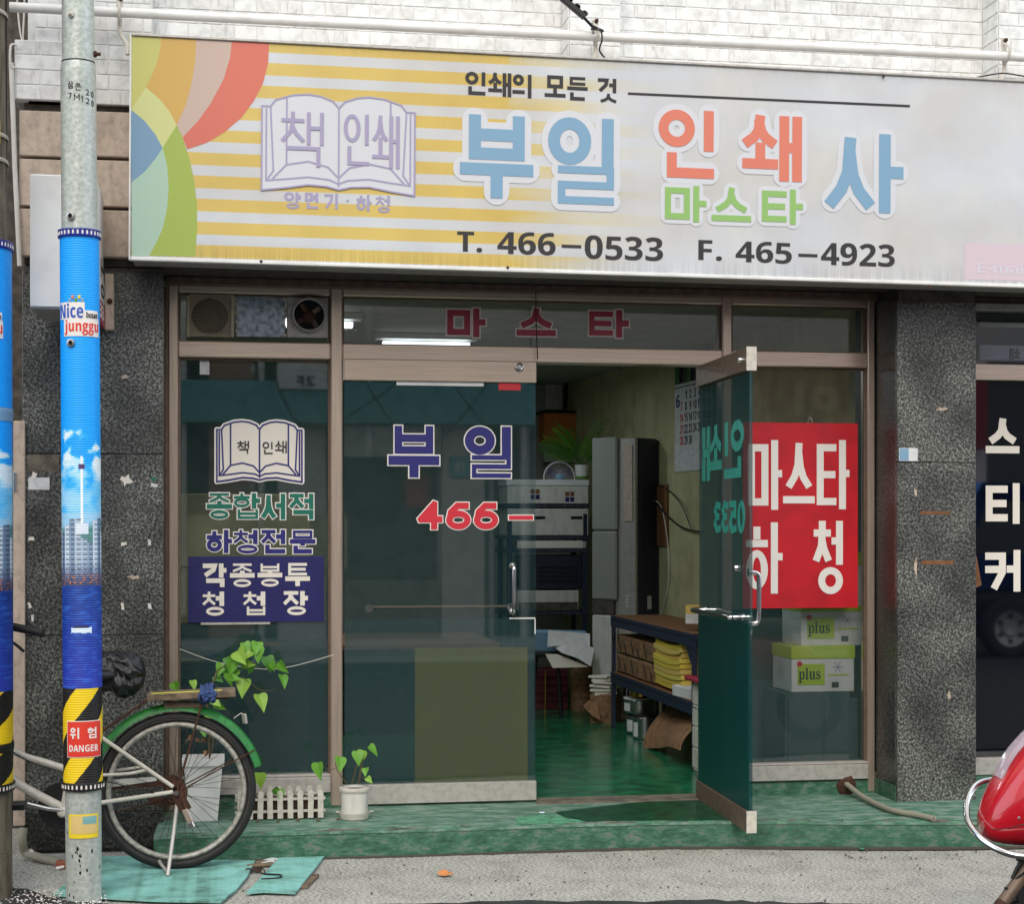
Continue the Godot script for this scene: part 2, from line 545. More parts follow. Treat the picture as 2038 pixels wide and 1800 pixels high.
func make_materials() -> void:
	noise_tex("fine", 0.18, 2, [[0.0, 0.72], [0.5, 0.9], [1.0, 1.0]], 3)
	noise_tex("cloud", 0.012, 5, [[0.0, 0.55], [0.4, 0.82], [0.7, 0.96], [1.0, 1.0]], 4)
	noise_tex("soft", 0.01, 4, [[0.0, 0.86], [0.5, 0.96], [1.0, 1.0]], 5)
	noise_tex("bump", 0.05, 4, [[0.0, 0.0], [1.0, 1.0]], 6)
	noise_tex("stone", 0.06, 4, [[0.0, 0.14], [0.36, 0.24], [0.46, 0.36], [0.54, 0.5], [0.64, 0.72], [1.0, 0.92]], 8, FastNoiseLite.TYPE_SIMPLEX_SMOOTH, 1024, 0.95)
	noise_tex("stain", 0.008, 4, [[0.0, Color(0.62, 0.62, 0.6)], [0.4, Color(0.8, 0.8, 0.79)], [0.62, Color(0.92, 0.92, 0.91)], [0.72, Color(1, 1, 0.98)], [1.0, Color(1, 1, 1)]], 12)
	noise_tex("speck", 0.11, 3, [[0.0, 0.38], [0.3, 0.56], [0.42, 0.74], [0.6, 0.9], [1.0, 1.0]], 9, FastNoiseLite.TYPE_SIMPLEX, 1024, 0.7)
	noise_tex("patch", 0.009, 5, [[0.0, 0.62], [0.35, 0.78], [0.5, 0.88], [0.68, 0.97], [1.0, 1.0]], 10)
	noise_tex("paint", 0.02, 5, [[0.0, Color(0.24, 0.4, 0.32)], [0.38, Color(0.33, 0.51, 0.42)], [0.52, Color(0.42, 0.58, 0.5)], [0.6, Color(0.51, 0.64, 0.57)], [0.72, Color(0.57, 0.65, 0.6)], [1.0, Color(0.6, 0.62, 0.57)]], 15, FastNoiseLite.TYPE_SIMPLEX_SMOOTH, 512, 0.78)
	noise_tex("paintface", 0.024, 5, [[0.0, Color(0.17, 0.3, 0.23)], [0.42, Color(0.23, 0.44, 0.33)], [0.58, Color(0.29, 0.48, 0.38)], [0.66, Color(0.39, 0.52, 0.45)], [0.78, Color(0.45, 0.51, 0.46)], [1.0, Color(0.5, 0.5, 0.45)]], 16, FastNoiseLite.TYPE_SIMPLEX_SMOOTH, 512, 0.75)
	noise_tex("metal", 0.02, 4, [[0.0, Color(0.84, 0.8, 0.77)], [0.4, Color(0.93, 0.9, 0.87)], [0.7, Color(1, 0.98, 0.95)], [1.0, Color(1, 1, 1)]], 17)
	noise_tex("rust", 0.02, 5, [[0.0, Color(0.12, 0.07, 0.05)], [0.5, Color(0.26, 0.14, 0.08)], [1.0, Color(0.42, 0.27, 0.17)]], 18)
	noise_tex("matdirt", 0.012, 5, [[0.0, Color(0.42, 0.44, 0.4)], [0.3, Color(0.68, 0.7, 0.66)], [0.42, Color(0.88, 0.9, 0.88)], [0.6, Color(1, 1, 1)], [1.0, Color(1, 1, 1)]], 28, FastNoiseLite.TYPE_SIMPLEX_SMOOTH, 512, 0.65)
	noise_tex("drip", 0.02, 4, [[0.0, 0.8], [0.22, 0.92], [0.36, 0.99], [1.0, 1.0]], 29)
	noise_tex("zinc", 0.035, 3, [[0.0, Color(0.78, 0.79, 0.77)], [0.45, Color(0.86, 0.88, 0.86)], [0.6, Color(0.93, 0.94, 0.92)], [1.0, Color(1, 1, 0.99)]], 19, FastNoiseLite.TYPE_CELLULAR)
	var w := Vector3.ONE
	grain(mat("tile", rgb(237, 237, 235), 0.45), "soft", w * 2.3, "", w, "bump", 0.04)
	grain(mat("tile_grey", rgb(232, 231, 228), 0.5), "soft", w * 3.1, "drip", Vector3(3.2, 0.5, 3.2), "bump", 0.04)
	grain(mat("joint", rgb(234, 234, 231), 0.8), "soft", w * 2.0)
	grain(mat("cladding", rgb(206, 186, 168), 0.6), "soft", w * 5.0, "soft", Vector3(3, 1, 3))
	grain(mat("granite", rgb(202, 203, 197), 0.35), "stone", w * 0.95, "stain", w * 0.6)
	grain(mat("granite_dark", rgb(150, 150, 144), 0.35), "stone", w * 0.8, "stain", w * 0.45)
	grain(mat("soffit", rgb(92, 84, 76), 0.8), "cloud", w * 2.0)
	grain(mat("alu", rgb(214, 192, 176), 0.28, 0.65), "soft", Vector3(22, 0.4, 22))
	grain(mat("alu_h", rgb(220, 197, 180), 0.27, 0.65), "soft", Vector3(0.4, 24.0, 0.4))
	grain(mat("alu_dull", rgb(190, 185, 178), 0.45, 0.35), "soft", w * 4.0)
	grain(mat("alu_dark", rgb(120, 104, 92), 0.5, 0.4), "metal", w * 1.5)
	mat("crack", rgb(92, 88, 82), 0.95)
	mat("hose", rgb(146, 142, 126), 0.6)
	var gn := mat("glass_night", Color(0.02, 0.04, 0.07, 0.12), 0.02)
	gn.transparency = BaseMaterial3D.TRANSPARENCY_ALPHA
	grain(mat("contact_grey", rgb(96, 90, 80), 0.95), "speck", w * 2.0)
	mat("rubber", rgb(28, 28, 28), 0.7)
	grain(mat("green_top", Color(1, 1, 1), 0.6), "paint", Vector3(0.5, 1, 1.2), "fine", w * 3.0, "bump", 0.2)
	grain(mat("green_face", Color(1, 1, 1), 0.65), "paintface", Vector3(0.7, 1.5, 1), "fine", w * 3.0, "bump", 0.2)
	grain(mat("green_floor", rgb(30, 124, 84), 0.2), "soft", Vector3(0.9, 1, 0.9), "patch", Vector3(0.9, 0.9, 1.2))
	grain(mat("green_new", rgb(22, 88, 58), 0.3), "cloud", w * 1.5, "soft", w * 3.0)
	grain(mat("green_pale", rgb(100, 170, 132), 0.6), "cloud", w * 2.5)
	grain(mat("concrete", rgb(214, 211, 200), 0.9), "speck", Vector3(0.4, 0.6, 0.95), "soft", w * 0.8, "speck", 0.2)
	grain(mat("concrete_old", rgb(150, 140, 124), 0.9), "speck", w * 1.2, "patch", w * 1.4, "speck", 0.3)
	grain(mat("asphalt", rgb(72, 72, 72), 0.92), "speck", w * 1.1, "cloud", w * 0.7, "speck", 0.5)
	grain(mat("zinc", rgb(214, 218, 215), 0.45, 0.25), "zinc", w * 3.0, "soft", Vector3(3, 0.7, 3))
	grain(mat("concrete_pole", rgb(160, 148, 128), 0.9), "speck", w * 2.0, "cloud", Vector3(4, 0.8, 4), "bump", 0.2)
	grain(mat("white_paint", rgb(236, 234, 230), 0.42), "soft", Vector3(1, 1, 1))
	grain(mat("white_dirty", rgb(214, 210, 202), 0.55), "soft", Vector3(3, 1, 3))
	grain(mat("white_plastic", rgb(232, 232, 230), 0.4), "soft", w * 0.5)
	grain(mat("white_worn", rgb(232, 225, 211), 0.4), "soft", w * 5.0, "fine", w * 5.0)
	grain(mat("rust", Color(1, 1, 1), 0.8), "rust", w * 8.0)
	mat("chrome", rgb(225, 225, 225), 0.13, 1.0)
	mat("steel", rgb(190, 190, 190), 0.28, 1.0)
	mat("black", rgb(24, 24, 25), 0.5)
	mat("black_ink", rgb(42, 38, 40), 0.6)
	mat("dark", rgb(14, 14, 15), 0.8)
	mat("letter_blue", rgb(122, 160, 188), 0.45)
	mat("letter_red", rgb(214, 120, 98), 0.45)
	mat("letter_green", rgb(140, 182, 102), 0.45)
	mat("letter_lilac", rgb(160, 152, 182), 0.5)
	mat("pad", rgb(207, 208, 213), 0.45)
	mat("vinyl_white", rgb(232, 226, 220), 0.45)
	mat("vinyl_cream", rgb(228, 220, 208), 0.45)
	mat("vinyl_navy", rgb(40, 38, 112), 0.4)
	mat("vinyl_green", rgb(22, 108, 90), 0.4)
	mat("vinyl_red", rgb(206, 46, 60), 0.4)
	mat("vinyl_crimson", rgb(168, 42, 66), 0.4)
	mat("vinyl_teal", rgb(44, 152, 136), 0.5)
	grain(mat("panel_navy", rgb(34, 32, 96), 0.4), "soft", w * 2.0)
	grain(mat("panel_red", rgb(200, 20, 36), 0.45), "soft", w * 1.0)
	var gl := mat("glass", Color(0.13, 0.26, 0.27, 0.18), 0.02)
	gl.transparency = BaseMaterial3D.TRANSPARENCY_ALPHA
	gl.metallic_specular = 0.85
	var gr := mat("glass_right", Color(0.16, 0.3, 0.3, 0.09), 0.02)
	gr.transparency = BaseMaterial3D.TRANSPARENCY_ALPHA
	gr.metallic_specular = 0.85
	var ng := mat("glass_black", Color(0.035, 0.045, 0.075), 0.03)
	ng.metallic_specular = 1.0
	ng.clearcoat_enabled = true
	ng.clearcoat = 1.0
	ng.clearcoat_roughness = 0.02
	var gd := mat("glass_door", Color(0.05, 0.3, 0.31, 0.46), 0.02)
	gd.transparency = BaseMaterial3D.TRANSPARENCY_ALPHA
	gd.metallic_specular = 0.6
	var fi := mat("film", Color(0.2, 0.3, 0.3, 0.66), 0.4)
	fi.transparency = BaseMaterial3D.TRANSPARENCY_ALPHA
	var fp := mat("film_pale", Color(0.22, 0.33, 0.33, 0.38), 0.4)
	fp.transparency = BaseMaterial3D.TRANSPARENCY_ALPHA
	var fr := mat("film_right", Color(0.3, 0.38, 0.36, 0.14), 0.4)
	fr.transparency = BaseMaterial3D.TRANSPARENCY_ALPHA
	var fd := mat("film_door", Color(0.03, 0.27, 0.26, 0.8), 0.3)
	fd.transparency = BaseMaterial3D.TRANSPARENCY_ALPHA
	mat("leaf", rgb(96, 150, 44), 0.5).backlight_enabled = true
	M["leaf"].backlight = Color(0.25, 0.4, 0.06)
	mat("leaf_pale", rgb(132, 170, 62), 0.5).backlight_enabled = true
	M["leaf_pale"].backlight = Color(0.3, 0.42, 0.08)
	mat("leaf_dark", rgb(62, 116, 34), 0.5).backlight_enabled = true
	M["leaf_dark"].backlight = Color(0.15, 0.3, 0.05)
	mat("stem", rgb(96, 78, 52), 0.8)
	mat("soil", rgb(62, 44, 34), 0.95)
	grain(mat("wood", rgb(132, 116, 98), 0.8), "metal", Vector3(1.0, 14, 9), "cloud", w * 3.0)
	grain(mat("board", rgb(124, 84, 52), 0.7), "metal", Vector3(3, 1.0, 3))
	grain(mat("kraft", rgb(160, 120, 84), 0.75), "soft", w * 3.0, "cloud", w * 3.0)
	grain(mat("paper", rgb(220, 220, 220), 0.8), "soft", w * 3.0)
	grain(mat("olive_wall", rgb(196, 190, 146), 0.85), "soft", w * 0.7, "soft", Vector3(0.8, 0.3, 0.8))
	grain(mat("back_wall", rgb(166, 166, 156), 0.85), "soft", w * 0.7)
	grain(mat("mat_teal", rgb(152, 212, 205), 0.7), "matdirt", w * 0.8, "fine", Vector3(5, 5, 5), "fine", 0.2)

func build_ground() -> void:
	var st := new_st()
	var nx := 40
	var nz := 24
	# fine cells in front of the shop, wide ones out to the horizon
	var xs := [-150.0, -40.0, -12.0]
	for i in nx + 1: xs.append(-2.5 + 8.0 * i / nx)
	xs.append_array([12.0, 40.0, 150.0])
	var zs := [-150.0, -30.0, -6.0]
	for i in nz + 1: zs.append(0.2 + 2.4 * i / nz)
	zs.append_array([6.0, 30.0, 150.0])
	var n := FastNoiseLite.new()
	n.seed = 5
	n.frequency = 1.3
	var hgt := func(x: float, z: float) -> float:
		if x < -2.6 or x > 6.0 or z < 0.1 or z > 2.7: return -0.012
		return n.get_noise_2d(x, z) * 0.006 - 0.002 + 0.012 * exp(-pow((z - 0.62) / 0.07, 2.0))
	for i in xs.size() - 1:
		for j in zs.size() - 1:
			quad(st, Vector3(xs[i], hgt.call(xs[i], zs[j]), zs[j]), Vector3(xs[i + 1], hgt.call(xs[i + 1], zs[j]), zs[j]), Vector3(xs[i + 1], hgt.call(xs[i + 1], zs[j + 1]), zs[j + 1]), Vector3(xs[i], hgt.call(xs[i], zs[j + 1]), zs[j + 1]), Vector3.UP)
	st.index()
	st.generate_normals()
	kind(put(self, "pavement", st.commit(), M.concrete))
	# the asphalt of the road with its ragged edge
	var edge := []
	var row := [[-400, 1762], [0, 1764], [55, 1772], [105, 1788], [160, 1797], [330, 1806], [620, 1807], [880, 1799], [1050, 1794], [1250, 1796], [1420, 1793], [1560, 1797], [1680, 1800], [2038, 1812], [2600, 1815]]
	for i in row.size() - 1:
		for k in 5:
			var q: Vector2 = Vector2(row[i][0], row[i][1]).lerp(Vector2(row[i + 1][0], row[i + 1][1]), k / 5.0)
			var g := G(q.x, q.y + rng.randf_range(-2.0, 2.0), 0.012)
			edge.append(g)
	edge.append(Vector3(40, 0, 1.4))
	edge.append(Vector3(40, 0, 10.0))
	edge.append(Vector3(-30, 0, 10.0))
	edge.append(Vector3(-30, 0, 1.2))
	kind(put(self, "road", slab(edge, 0.014, 0.03), M.asphalt))
	# whitewash spilt over the asphalt by the poles
	var pcs := new_st()
	for i in 320:
		var g := G(rng.randf_range(-30, 215), rng.randf_range(1772, 1800), 0.016)
		var r := rng.randf_range(0.001, 0.0045)
		add_box(pcs, Vector3(r * 2, r * 0.8, r * 1.6), r * 0.3, turn(g, Vector3(0, rng.randf() * 6.0, 0)))
	kind(put(self, "white_paint_flecks", pcs.commit(), M.vinyl_white), "stuff")
	var grit := new_st()
	for i in 260:
		var u := rng.randf_range(-20, 1950)
		var g := G(u, rng.randf_range(1690, 1798) if rng.randf() < 0.6 else rng.randf_range(1686, 1712), 0.003)
		if u < 300: g = G(u, rng.randf_range(1640, 1790), 0.003)
		var r := rng.randf_range(0.0015, 0.006)
		add_box(grit, Vector3(r * 2, r, r * 1.5), r * 0.4, turn(g, Vector3(rng.randf(), rng.randf() * 6.0, 0)))
	kind(put(self, "grit", grit.commit(), M.concrete_old), "stuff")
	# the painted step along the shop
	var fr := [Vector3(-0.31, 0, -0.1), Vector3(-0.3, 0, 0.3), Vector3(-0.305, 0, 0.635), Vector3(0.2, 0, 0.628), Vector3(0.9, 0, 0.648), Vector3(1.5, 0, 0.636), Vector3(1.95, 0, 0.645), Vector3(2.35, 0, 0.7), Vector3(2.8, 0, 0.79), Vector3(3.3, 0, 0.87), Vector3(4.2, 0, 0.93), Vector3(6.0, 0, 0.95), Vector3(6.0, 0, -0.1)]
	var stp := Node3D.new()
	stp.name = "step"
	add_child(stp)
	kind(stp)
	put(stp, "tread", slab(fr, 0.125, 0.012), M.green_top)
	var inner := []
	for q: Vector3 in fr: inner.append(Vector3(q.x, 0, q.z - 0.004) if q.z > 0.5 else q + Vector3(0.004 if q.x < 0 else 0.0, 0, 0))
	put(stp, "riser", slab(inner, 0.113, 0.14), M.green_face)
	# dark contact line at the riser foot: shade laid on as a grimy strip
	var dirt_shade := []
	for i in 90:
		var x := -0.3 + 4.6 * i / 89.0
		dirt_shade.append(Vector3(x, 0, step_front(x) - 0.02))
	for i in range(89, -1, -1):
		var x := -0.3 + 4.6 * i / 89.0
		dirt_shade.append(Vector3(x, 0, step_front(x) + 0.006 + rng.randf_range(0.0, 0.016)))
	put(stp, "joint_shade_strip", slab(dirt_shade, 0.0135, 0.01), M.contact_grey)
	# fresher dark green in front of the open door, with a pale worn patch beside it
	var fresh := []
	for q in [[1105, 1618], [1250, 1600], [1390, 1590], [1440, 1600], [1480, 1622], [1500, 1634], [1310, 1634], [1170, 1636], [1125, 1629]]: fresh.append(G(q[0], q[1], 0.125))
	put(stp, "fresh_paint_patch", slab(fresh, 0.1275, 0.002), M.green_new)
	var pale := []
	for q in [[1028, 1627], [1085, 1622], [1140, 1628], [1160, 1637], [1090, 1641], [1026, 1642]]: pale.append(G(q[0], q[1], 0.125))
	put(stp, "worn_paint_patch", slab(pale, 0.1268, 0.002), M.green_pale)
	var spill := []
	for q in [[1640, 1680], [1690, 1677], [1760, 1680], [1800, 1677], [1790, 1682], [1735, 1684], [1716, 1694], [1700, 1688], [1684, 1683]]: spill.append(G(q[0], q[1], 0.006))
	put(stp, "paint_spill", slab(spill, 0.0135, 0.004), M.green_pale)
	for i in 60:
		var x := rng.randf_range(-0.2, 4.0)
		var chip := []
		var rr := rng.randf_range(0.008, 0.04)
		for k in 8:
			var an := TAU * k / 8.0
			var q := Vector3(x + cos(an) * rr * rng.randf_range(0.8, 2.4), 0, step_front(x) - 0.006 - (0.0 if i % 3 else rng.randf_range(0.0, 0.25)) * 0.2 + minf(sin(an), 0.1) * rr * rng.randf_range(0.3, 0.8))
			chip.append(q)
		put(stp, "paint_chip", slab(chip, 0.1272, 0.003), [M.concrete_old, M.green_pale, M.concrete_old][i % 3])
	# the sill strip of bare concrete in the doorway
	box(stp, "threshold", M.concrete_old, Vector3(1.47, 0.1, -0.1), Vector3(2.4, 0.1305, 0.08), 0.004)
	box(stp, "upstand", M.green_face, Vector3(-0.27, 0.05, -0.1), Vector3(0.545, 0.205, -0.006), 0.004)
	box(stp, "upstand", M.green_face, Vector3(2.3, 0.05, -0.1), Vector3(3.2, 0.19, -0.004), 0.004)
	box(stp, "upstand", M.concrete_old, Vector3(2.3, 0.19, -0.1), Vector3(3.2, 0.229, -0.01), 0.002)

func step_front(x: float) -> float:
	var fr := [[-0.305, 0.635], [0.2, 0.628], [0.9, 0.648], [1.5, 0.636], [1.95, 0.645], [2.35, 0.7], [2.8, 0.79], [3.3, 0.87], [4.2, 0.93], [6.0, 0.95]]
	for i in fr.size() - 1:
		if x <= fr[i + 1][0]: return lerpf(fr[i][1], fr[i + 1][1], (x - fr[i][0]) / (fr[i + 1][0] - fr[i][0]))
	return 0.95

# one wall of small tiles: every course and joint of it
func tiles(p: Node, x0: float, x1: float, y0: float, y1: float, z: float, w: float, h: float, bond: float, mats: Array) -> void:
	var shapes := []
	for i in 3: shapes.append(cbox(Vector3(w - 0.005, h - 0.005, 0.012), 0.002))
	var row := 0
	var y := y0
	while y < y1 - 0.01:
		var hh := minf(h, y1 - y)
		var x := x0 - (w * bond if row % 2 else 0.0)
		while x < x1 - 0.004:
			var a := maxf(x, x0)
			var b := minf(x + w, x1)
			if b - a > 0.014:
				var m: Mesh = shapes[rng.randi() % 3]
				if b - a < w - 0.002 or hh < h - 0.002: m = cbox(Vector3(b - a - 0.005, hh - 0.005, 0.012), 0.002)
				put(p, "tile", m, mats[rng.randi() % mats.size()], turn(Vector3((a + b) / 2, y + hh / 2, z - 0.0085 + rng.randf_range(-0.0008, 0.0008)), Vector3(rng.randf_range(-0.01, 0.01), rng.randf_range(-0.006, 0.006), 0)))
			x += w
		y += h
		row += 1

func build_building() -> void:
	var b := thing("shop_building", "three-storey shop building with white painted tile above and granite pillars below", "building", Vector3(1.5, 0, 0.1))
	# upper storey: two bays of tile between three piers
	var zt := 0.16
	var zp := 0.33
	var top := 3.02
	var hi := 4.1
	var xp := [-0.86, X(302, zp), X(1133, zp), X(1235, zp), X(1987, zp), 5.2]
	var wall := box(b, "upper_wall", M.joint, Vector3(-0.8, 2.66, -0.12), Vector3(9.0, 9.0, zt - 0.006), 0)
	tiles(wall, xp[1] + 0.002, xp[2] - 0.002, 3.627, hi, zt, 0.1035, 0.0635, 0.5, [M.tile, M.tile, M.tile_grey])
	tiles(wall, xp[3] + 0.002, xp[4] - 0.002, 3.627, hi, zt, 0.1035, 0.0635, 0.5, [M.tile, M.tile, M.tile_grey])
	for k in 3:
		var pier := box(b, "pier", M.joint, Vector3(xp[k * 2], 3.33 if k == 0 else 2.66, zt - 0.01), Vector3(xp[k * 2 + 1], 9.0, zp - 0.006), 0)
		if k == 0:
			tiles(pier, xp[0] + 0.03, xp[1], 3.59, hi, zp, 0.1035, 0.0635, 0.5, [M.tile, M.tile_grey])
			tiles(pier, xp[0] + 0.19, xp[1], 3.325, 3.59, zp, 0.105, 0.0665, 0.5, [M.tile, M.tile_grey])
			box(pier, "tile_band", M.joint, Vector3(-0.915, 3.33, -0.2), Vector3(-0.69, 3.594, zp + 0.012), 0.004)
			tiles(pier, -0.915, -0.69, 3.33, 3.594, zp + 0.018, 0.111, 0.066, 0.0, [M.tile_grey, M.tile])
		else:
			tiles(pier, xp[k * 2] + 0.001, minf(xp[k * 2 + 1], 4.6), 3.5, hi, zp, 0.1035, 0.0635, 0.5, [M.tile, M.tile_grey])
		# the pier's cheek
		if k > 0:
			for c in 10:
				put(pier, "tile", cbox(Vector3(0.01, 0.057, zp - zt - 0.012), 0.002), M.tile, at(Vector3(xp[k * 2] - 0.001, 3.53 + 0.0635 * c, (zp + zt) / 2)))
	# beige cladding panels on the left pier, three rows
	for r in 3:
		var v0: float = [226.0, 322.0, 421.0][r]
		var v1: float = [315.0, 414.0, 514.0][r]
		for c in 2:
			var u0: float = [39.0, 191.0][c]
			var u1: float = [188.0, 420.0][c]
			pbox(b, "cladding_panel", M.cladding, u0, v0 - (4 if c == 0 else 0), u1, v1 - (3 if c == 0 else 0), 0.34, 0.05, 0.004)
	box(b, "cladding_backing", M.soffit, Vector3(-0.88, 2.62, -0.1), Vector3(0.4, 3.325, 0.288), 0.0)
	# what carries the signboard: a dark soffit
	box(b, "soffit", M.soffit, Vector3(-0.86, 2.615, -0.11), Vector3(9.0, 2.66, 0.285), 0)
	# granite pillars, three slabs each with open joints
	for k in 2:
		var pil := box(b, "granite_pillar", M.granite_dark, Vector3([-0.885, 3.2][k], 0.0, -0.3), Vector3([-0.29, 3.59][k], 2.614, 0.255), 0)
		var seams: Array = [[540.0, 904.0, 1265.0, 1618.0, 1690.0], [600.0, 921.0, 1600.0]][k]
		for i in seams.size() - 1:
			var xa: float = [-0.889, 3.191][k]
			var xb: float = [-0.278, 3.595][k]
			var uc: float = [190.0, 1865.0][k]
			box(pil, "granite_slab", M.granite if i != 3 else M.granite_dark, Vector3(xa, Y(uc, seams[i + 1], 0.28) + 0.0012, 0.245), Vector3(xb, Y(uc, seams[i], 0.28) - 0.0012, 0.28), 0.003)
		if k == 1:
			box(pil, "granite_cheek", M.granite_dark, Vector3(3.194, 0.2, 0.0), Vector3(3.212, 2.57, 0.244), 0.001)
			box(pil, "painted_base", M.green_face, Vector3(3.2, 0.06, 0.2), Vector3(3.588, 0.142, 0.268), 0.003)
			box(pil, "painted_base", M.green_face, Vector3(3.188, 0.1, -0.02), Vector3(3.211, 0.198, 0.262), 0.002)
			box(pil, "head_patch", M.soffit, Vector3(3.2, 2.54, 0.25), Vector3(3.59, 2.612, 0.276), 0.003)
		else:
			box(pil, "granite_cheek", M.granite_dark, Vector3(-0.302, 0.12, 0.0), Vector3(-0.28, 2.57, 0.244), 0.001)
			box(pil, "head_patch", M.soffit, Vector3(-0.87, 2.565, 0.25), Vector3(-0.28, 2.612, 0.276), 0.003)
	# scraps of old tape and notices on the pillars
	var sc := [[240, 945, 262, 968, "vinyl_cream", 0.5], [298, 962, 316, 971, "paper", -0.1], [300, 950, 314, 958, "vinyl_green", -0.3], [56, 1068, 70, 1077, "vinyl_cream", 0.1], [240, 1078, 254, 1087, "vinyl_cream", 0.2], [294, 1072, 301, 1088, "paper", 0.0], [241, 1198, 248, 1217, "vinyl_cream", 0.1], [294, 1198, 302, 1214, "paper", 0.1], [62, 1222, 68, 1240, "paper", 0.0], [56, 1198, 63, 1212, "vinyl_cream", 0.3], [62, 938, 74, 956, "vinyl_cream", -0.4]]
	for s in sc:
		var a := P((s[0] + s[2]) / 2.0, (s[1] + s[3]) / 2.0, 0.282)
		var torn := PackedVector2Array()
		var hw: float = (s[2] - s[0]) * 0.0011
		var hh: float = (s[3] - s[1]) * 0.0011
		for q in [[-1, -1], [-0.3, -0.8], [0.4, -1], [1, -0.8], [0.85, 0.1], [1, 0.9], [0.2, 0.75], [-0.4, 1], [-1, 0.8], [-0.8, 0.0]]: torn.append(Vector2(q[0] * hw * rng.randf_range(0.65, 1.05), q[1] * hh * rng.randf_range(0.65, 1.05)))
		put(b, "tape_scrap", polys_mesh([torn], 0.0008), M[s[4]], turn(a - Vector3(0, 0, 0.0015), Vector3(0, 0, s[5])))
	pbox(b, "torn_notice", M.concrete_old, 54, 906, 118, 940, 0.2815, 0.001, 0)
	pbox(b, "torn_notice", M.paper, 57, 951, 99, 975, 0.282, 0.001, 0)
	for s in [[1875, 815, 26, 9], [1822, 980, 8, 20], [1822, 1130, 9, 40], [1888, 1385, 8, 20], [250, 750, 20, 8], [270, 1150, 30, 10]]:
		var poly := PackedVector2Array()
		for i in 19:
			var an := TAU * i / 19.0
			var rr := rng.randf_range(0.2, 0.62)
			poly.append(Vector2(cos(an) * s[2] * 0.0022 * rr, sin(an) * s[3] * 0.0022 * rr))
		put(b, "cement_smear", polys_mesh([poly], 0.0008), M.cladding, at(P(s[0], s[1], 0.2805)))
	for s in [[1834, 1116, 1898, 1124], [1830, 1018, 1890, 1024]]:
		pbox(b, "old_tape", M.board, s[0], s[1], s[2], s[3], 0.2815, 0.001, 0)
	var stk := pbox(b, "blue_and_white_sticker", M.paper, 1789, 892, 1826, 918, 0.282, 0.0012, 0)
	pbox(stk, "blue_half", M.letter_blue, 1790, 893, 1808, 917, 0.2828, 0.001, 0)
	# roof and the rest of the block out of frame
	box(b, "roof", M.soffit, Vector3(-0.9, 9.0, -8.0), Vector3(9.1, 9.2, 0.5), 0.01)
	box(b, "side_wall", M.soffit, Vector3(-0.86, 0, -8.0), Vector3(-0.7, 9.0, -0.32), 0)
	# next door on the left: the dark gap and its door post
	var n := thing("alley_building", "dark brick building beside the narrow gap left of the white tile wall", "building", Vector3(-2.0, 0, -0.3))
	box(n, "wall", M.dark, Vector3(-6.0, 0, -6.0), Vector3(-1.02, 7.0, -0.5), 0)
	box(n, "corner_strip", M.soffit, Vector3(-1.04, 0, -0.6), Vector3(-0.93, 6.0, -0.42), 0.003)
	var post := thing("beige_door_post", "tall beige metal post standing at the alley beside the granite pillar", "post", Vector3(-0.93, 0, 0.3))
	pbox(post, "post", M.cladding, 27, 838, 50, 1645, 0.3, 0.06, 0.004)
	pbox(post, "hinge", M.steel, 27, 940, 33, 978, 0.31, 0.02, 0.002)
	var gut := thing("white_downpipe", "thin white drainpipe running down beside the beige cladding panels", "drainpipe", P(30, 500, 0.36))
	tube(gut, "pipe", M.white_dirty, [P(23, 125, 0.36), P(30, 330, 0.36), P(40, 530, 0.36)], 0.011)
	tube(gut, "bracket", M.white_dirty, curve([P(34, 90, 0.36), P(22, 92, 0.37), P(22, 132, 0.37), P(33, 134, 0.36)], 4), 0.006, 8)
	var wires := thing("alley_cables", "pale cables hanging in the dark gap behind the concrete pole", "cable", P(40, 60, 0.2))
	for k in 3:
		tube(wires, "cable", [M.white_dirty, M.soffit, M.white_dirty][k], curve([P(34 + k * 8, -20, 0.1), P(38 + k * 5, 40, 0.12), P(44 + k, 78, 0.14), P(52, 88, 0.2)], 4), 0.005, 6)

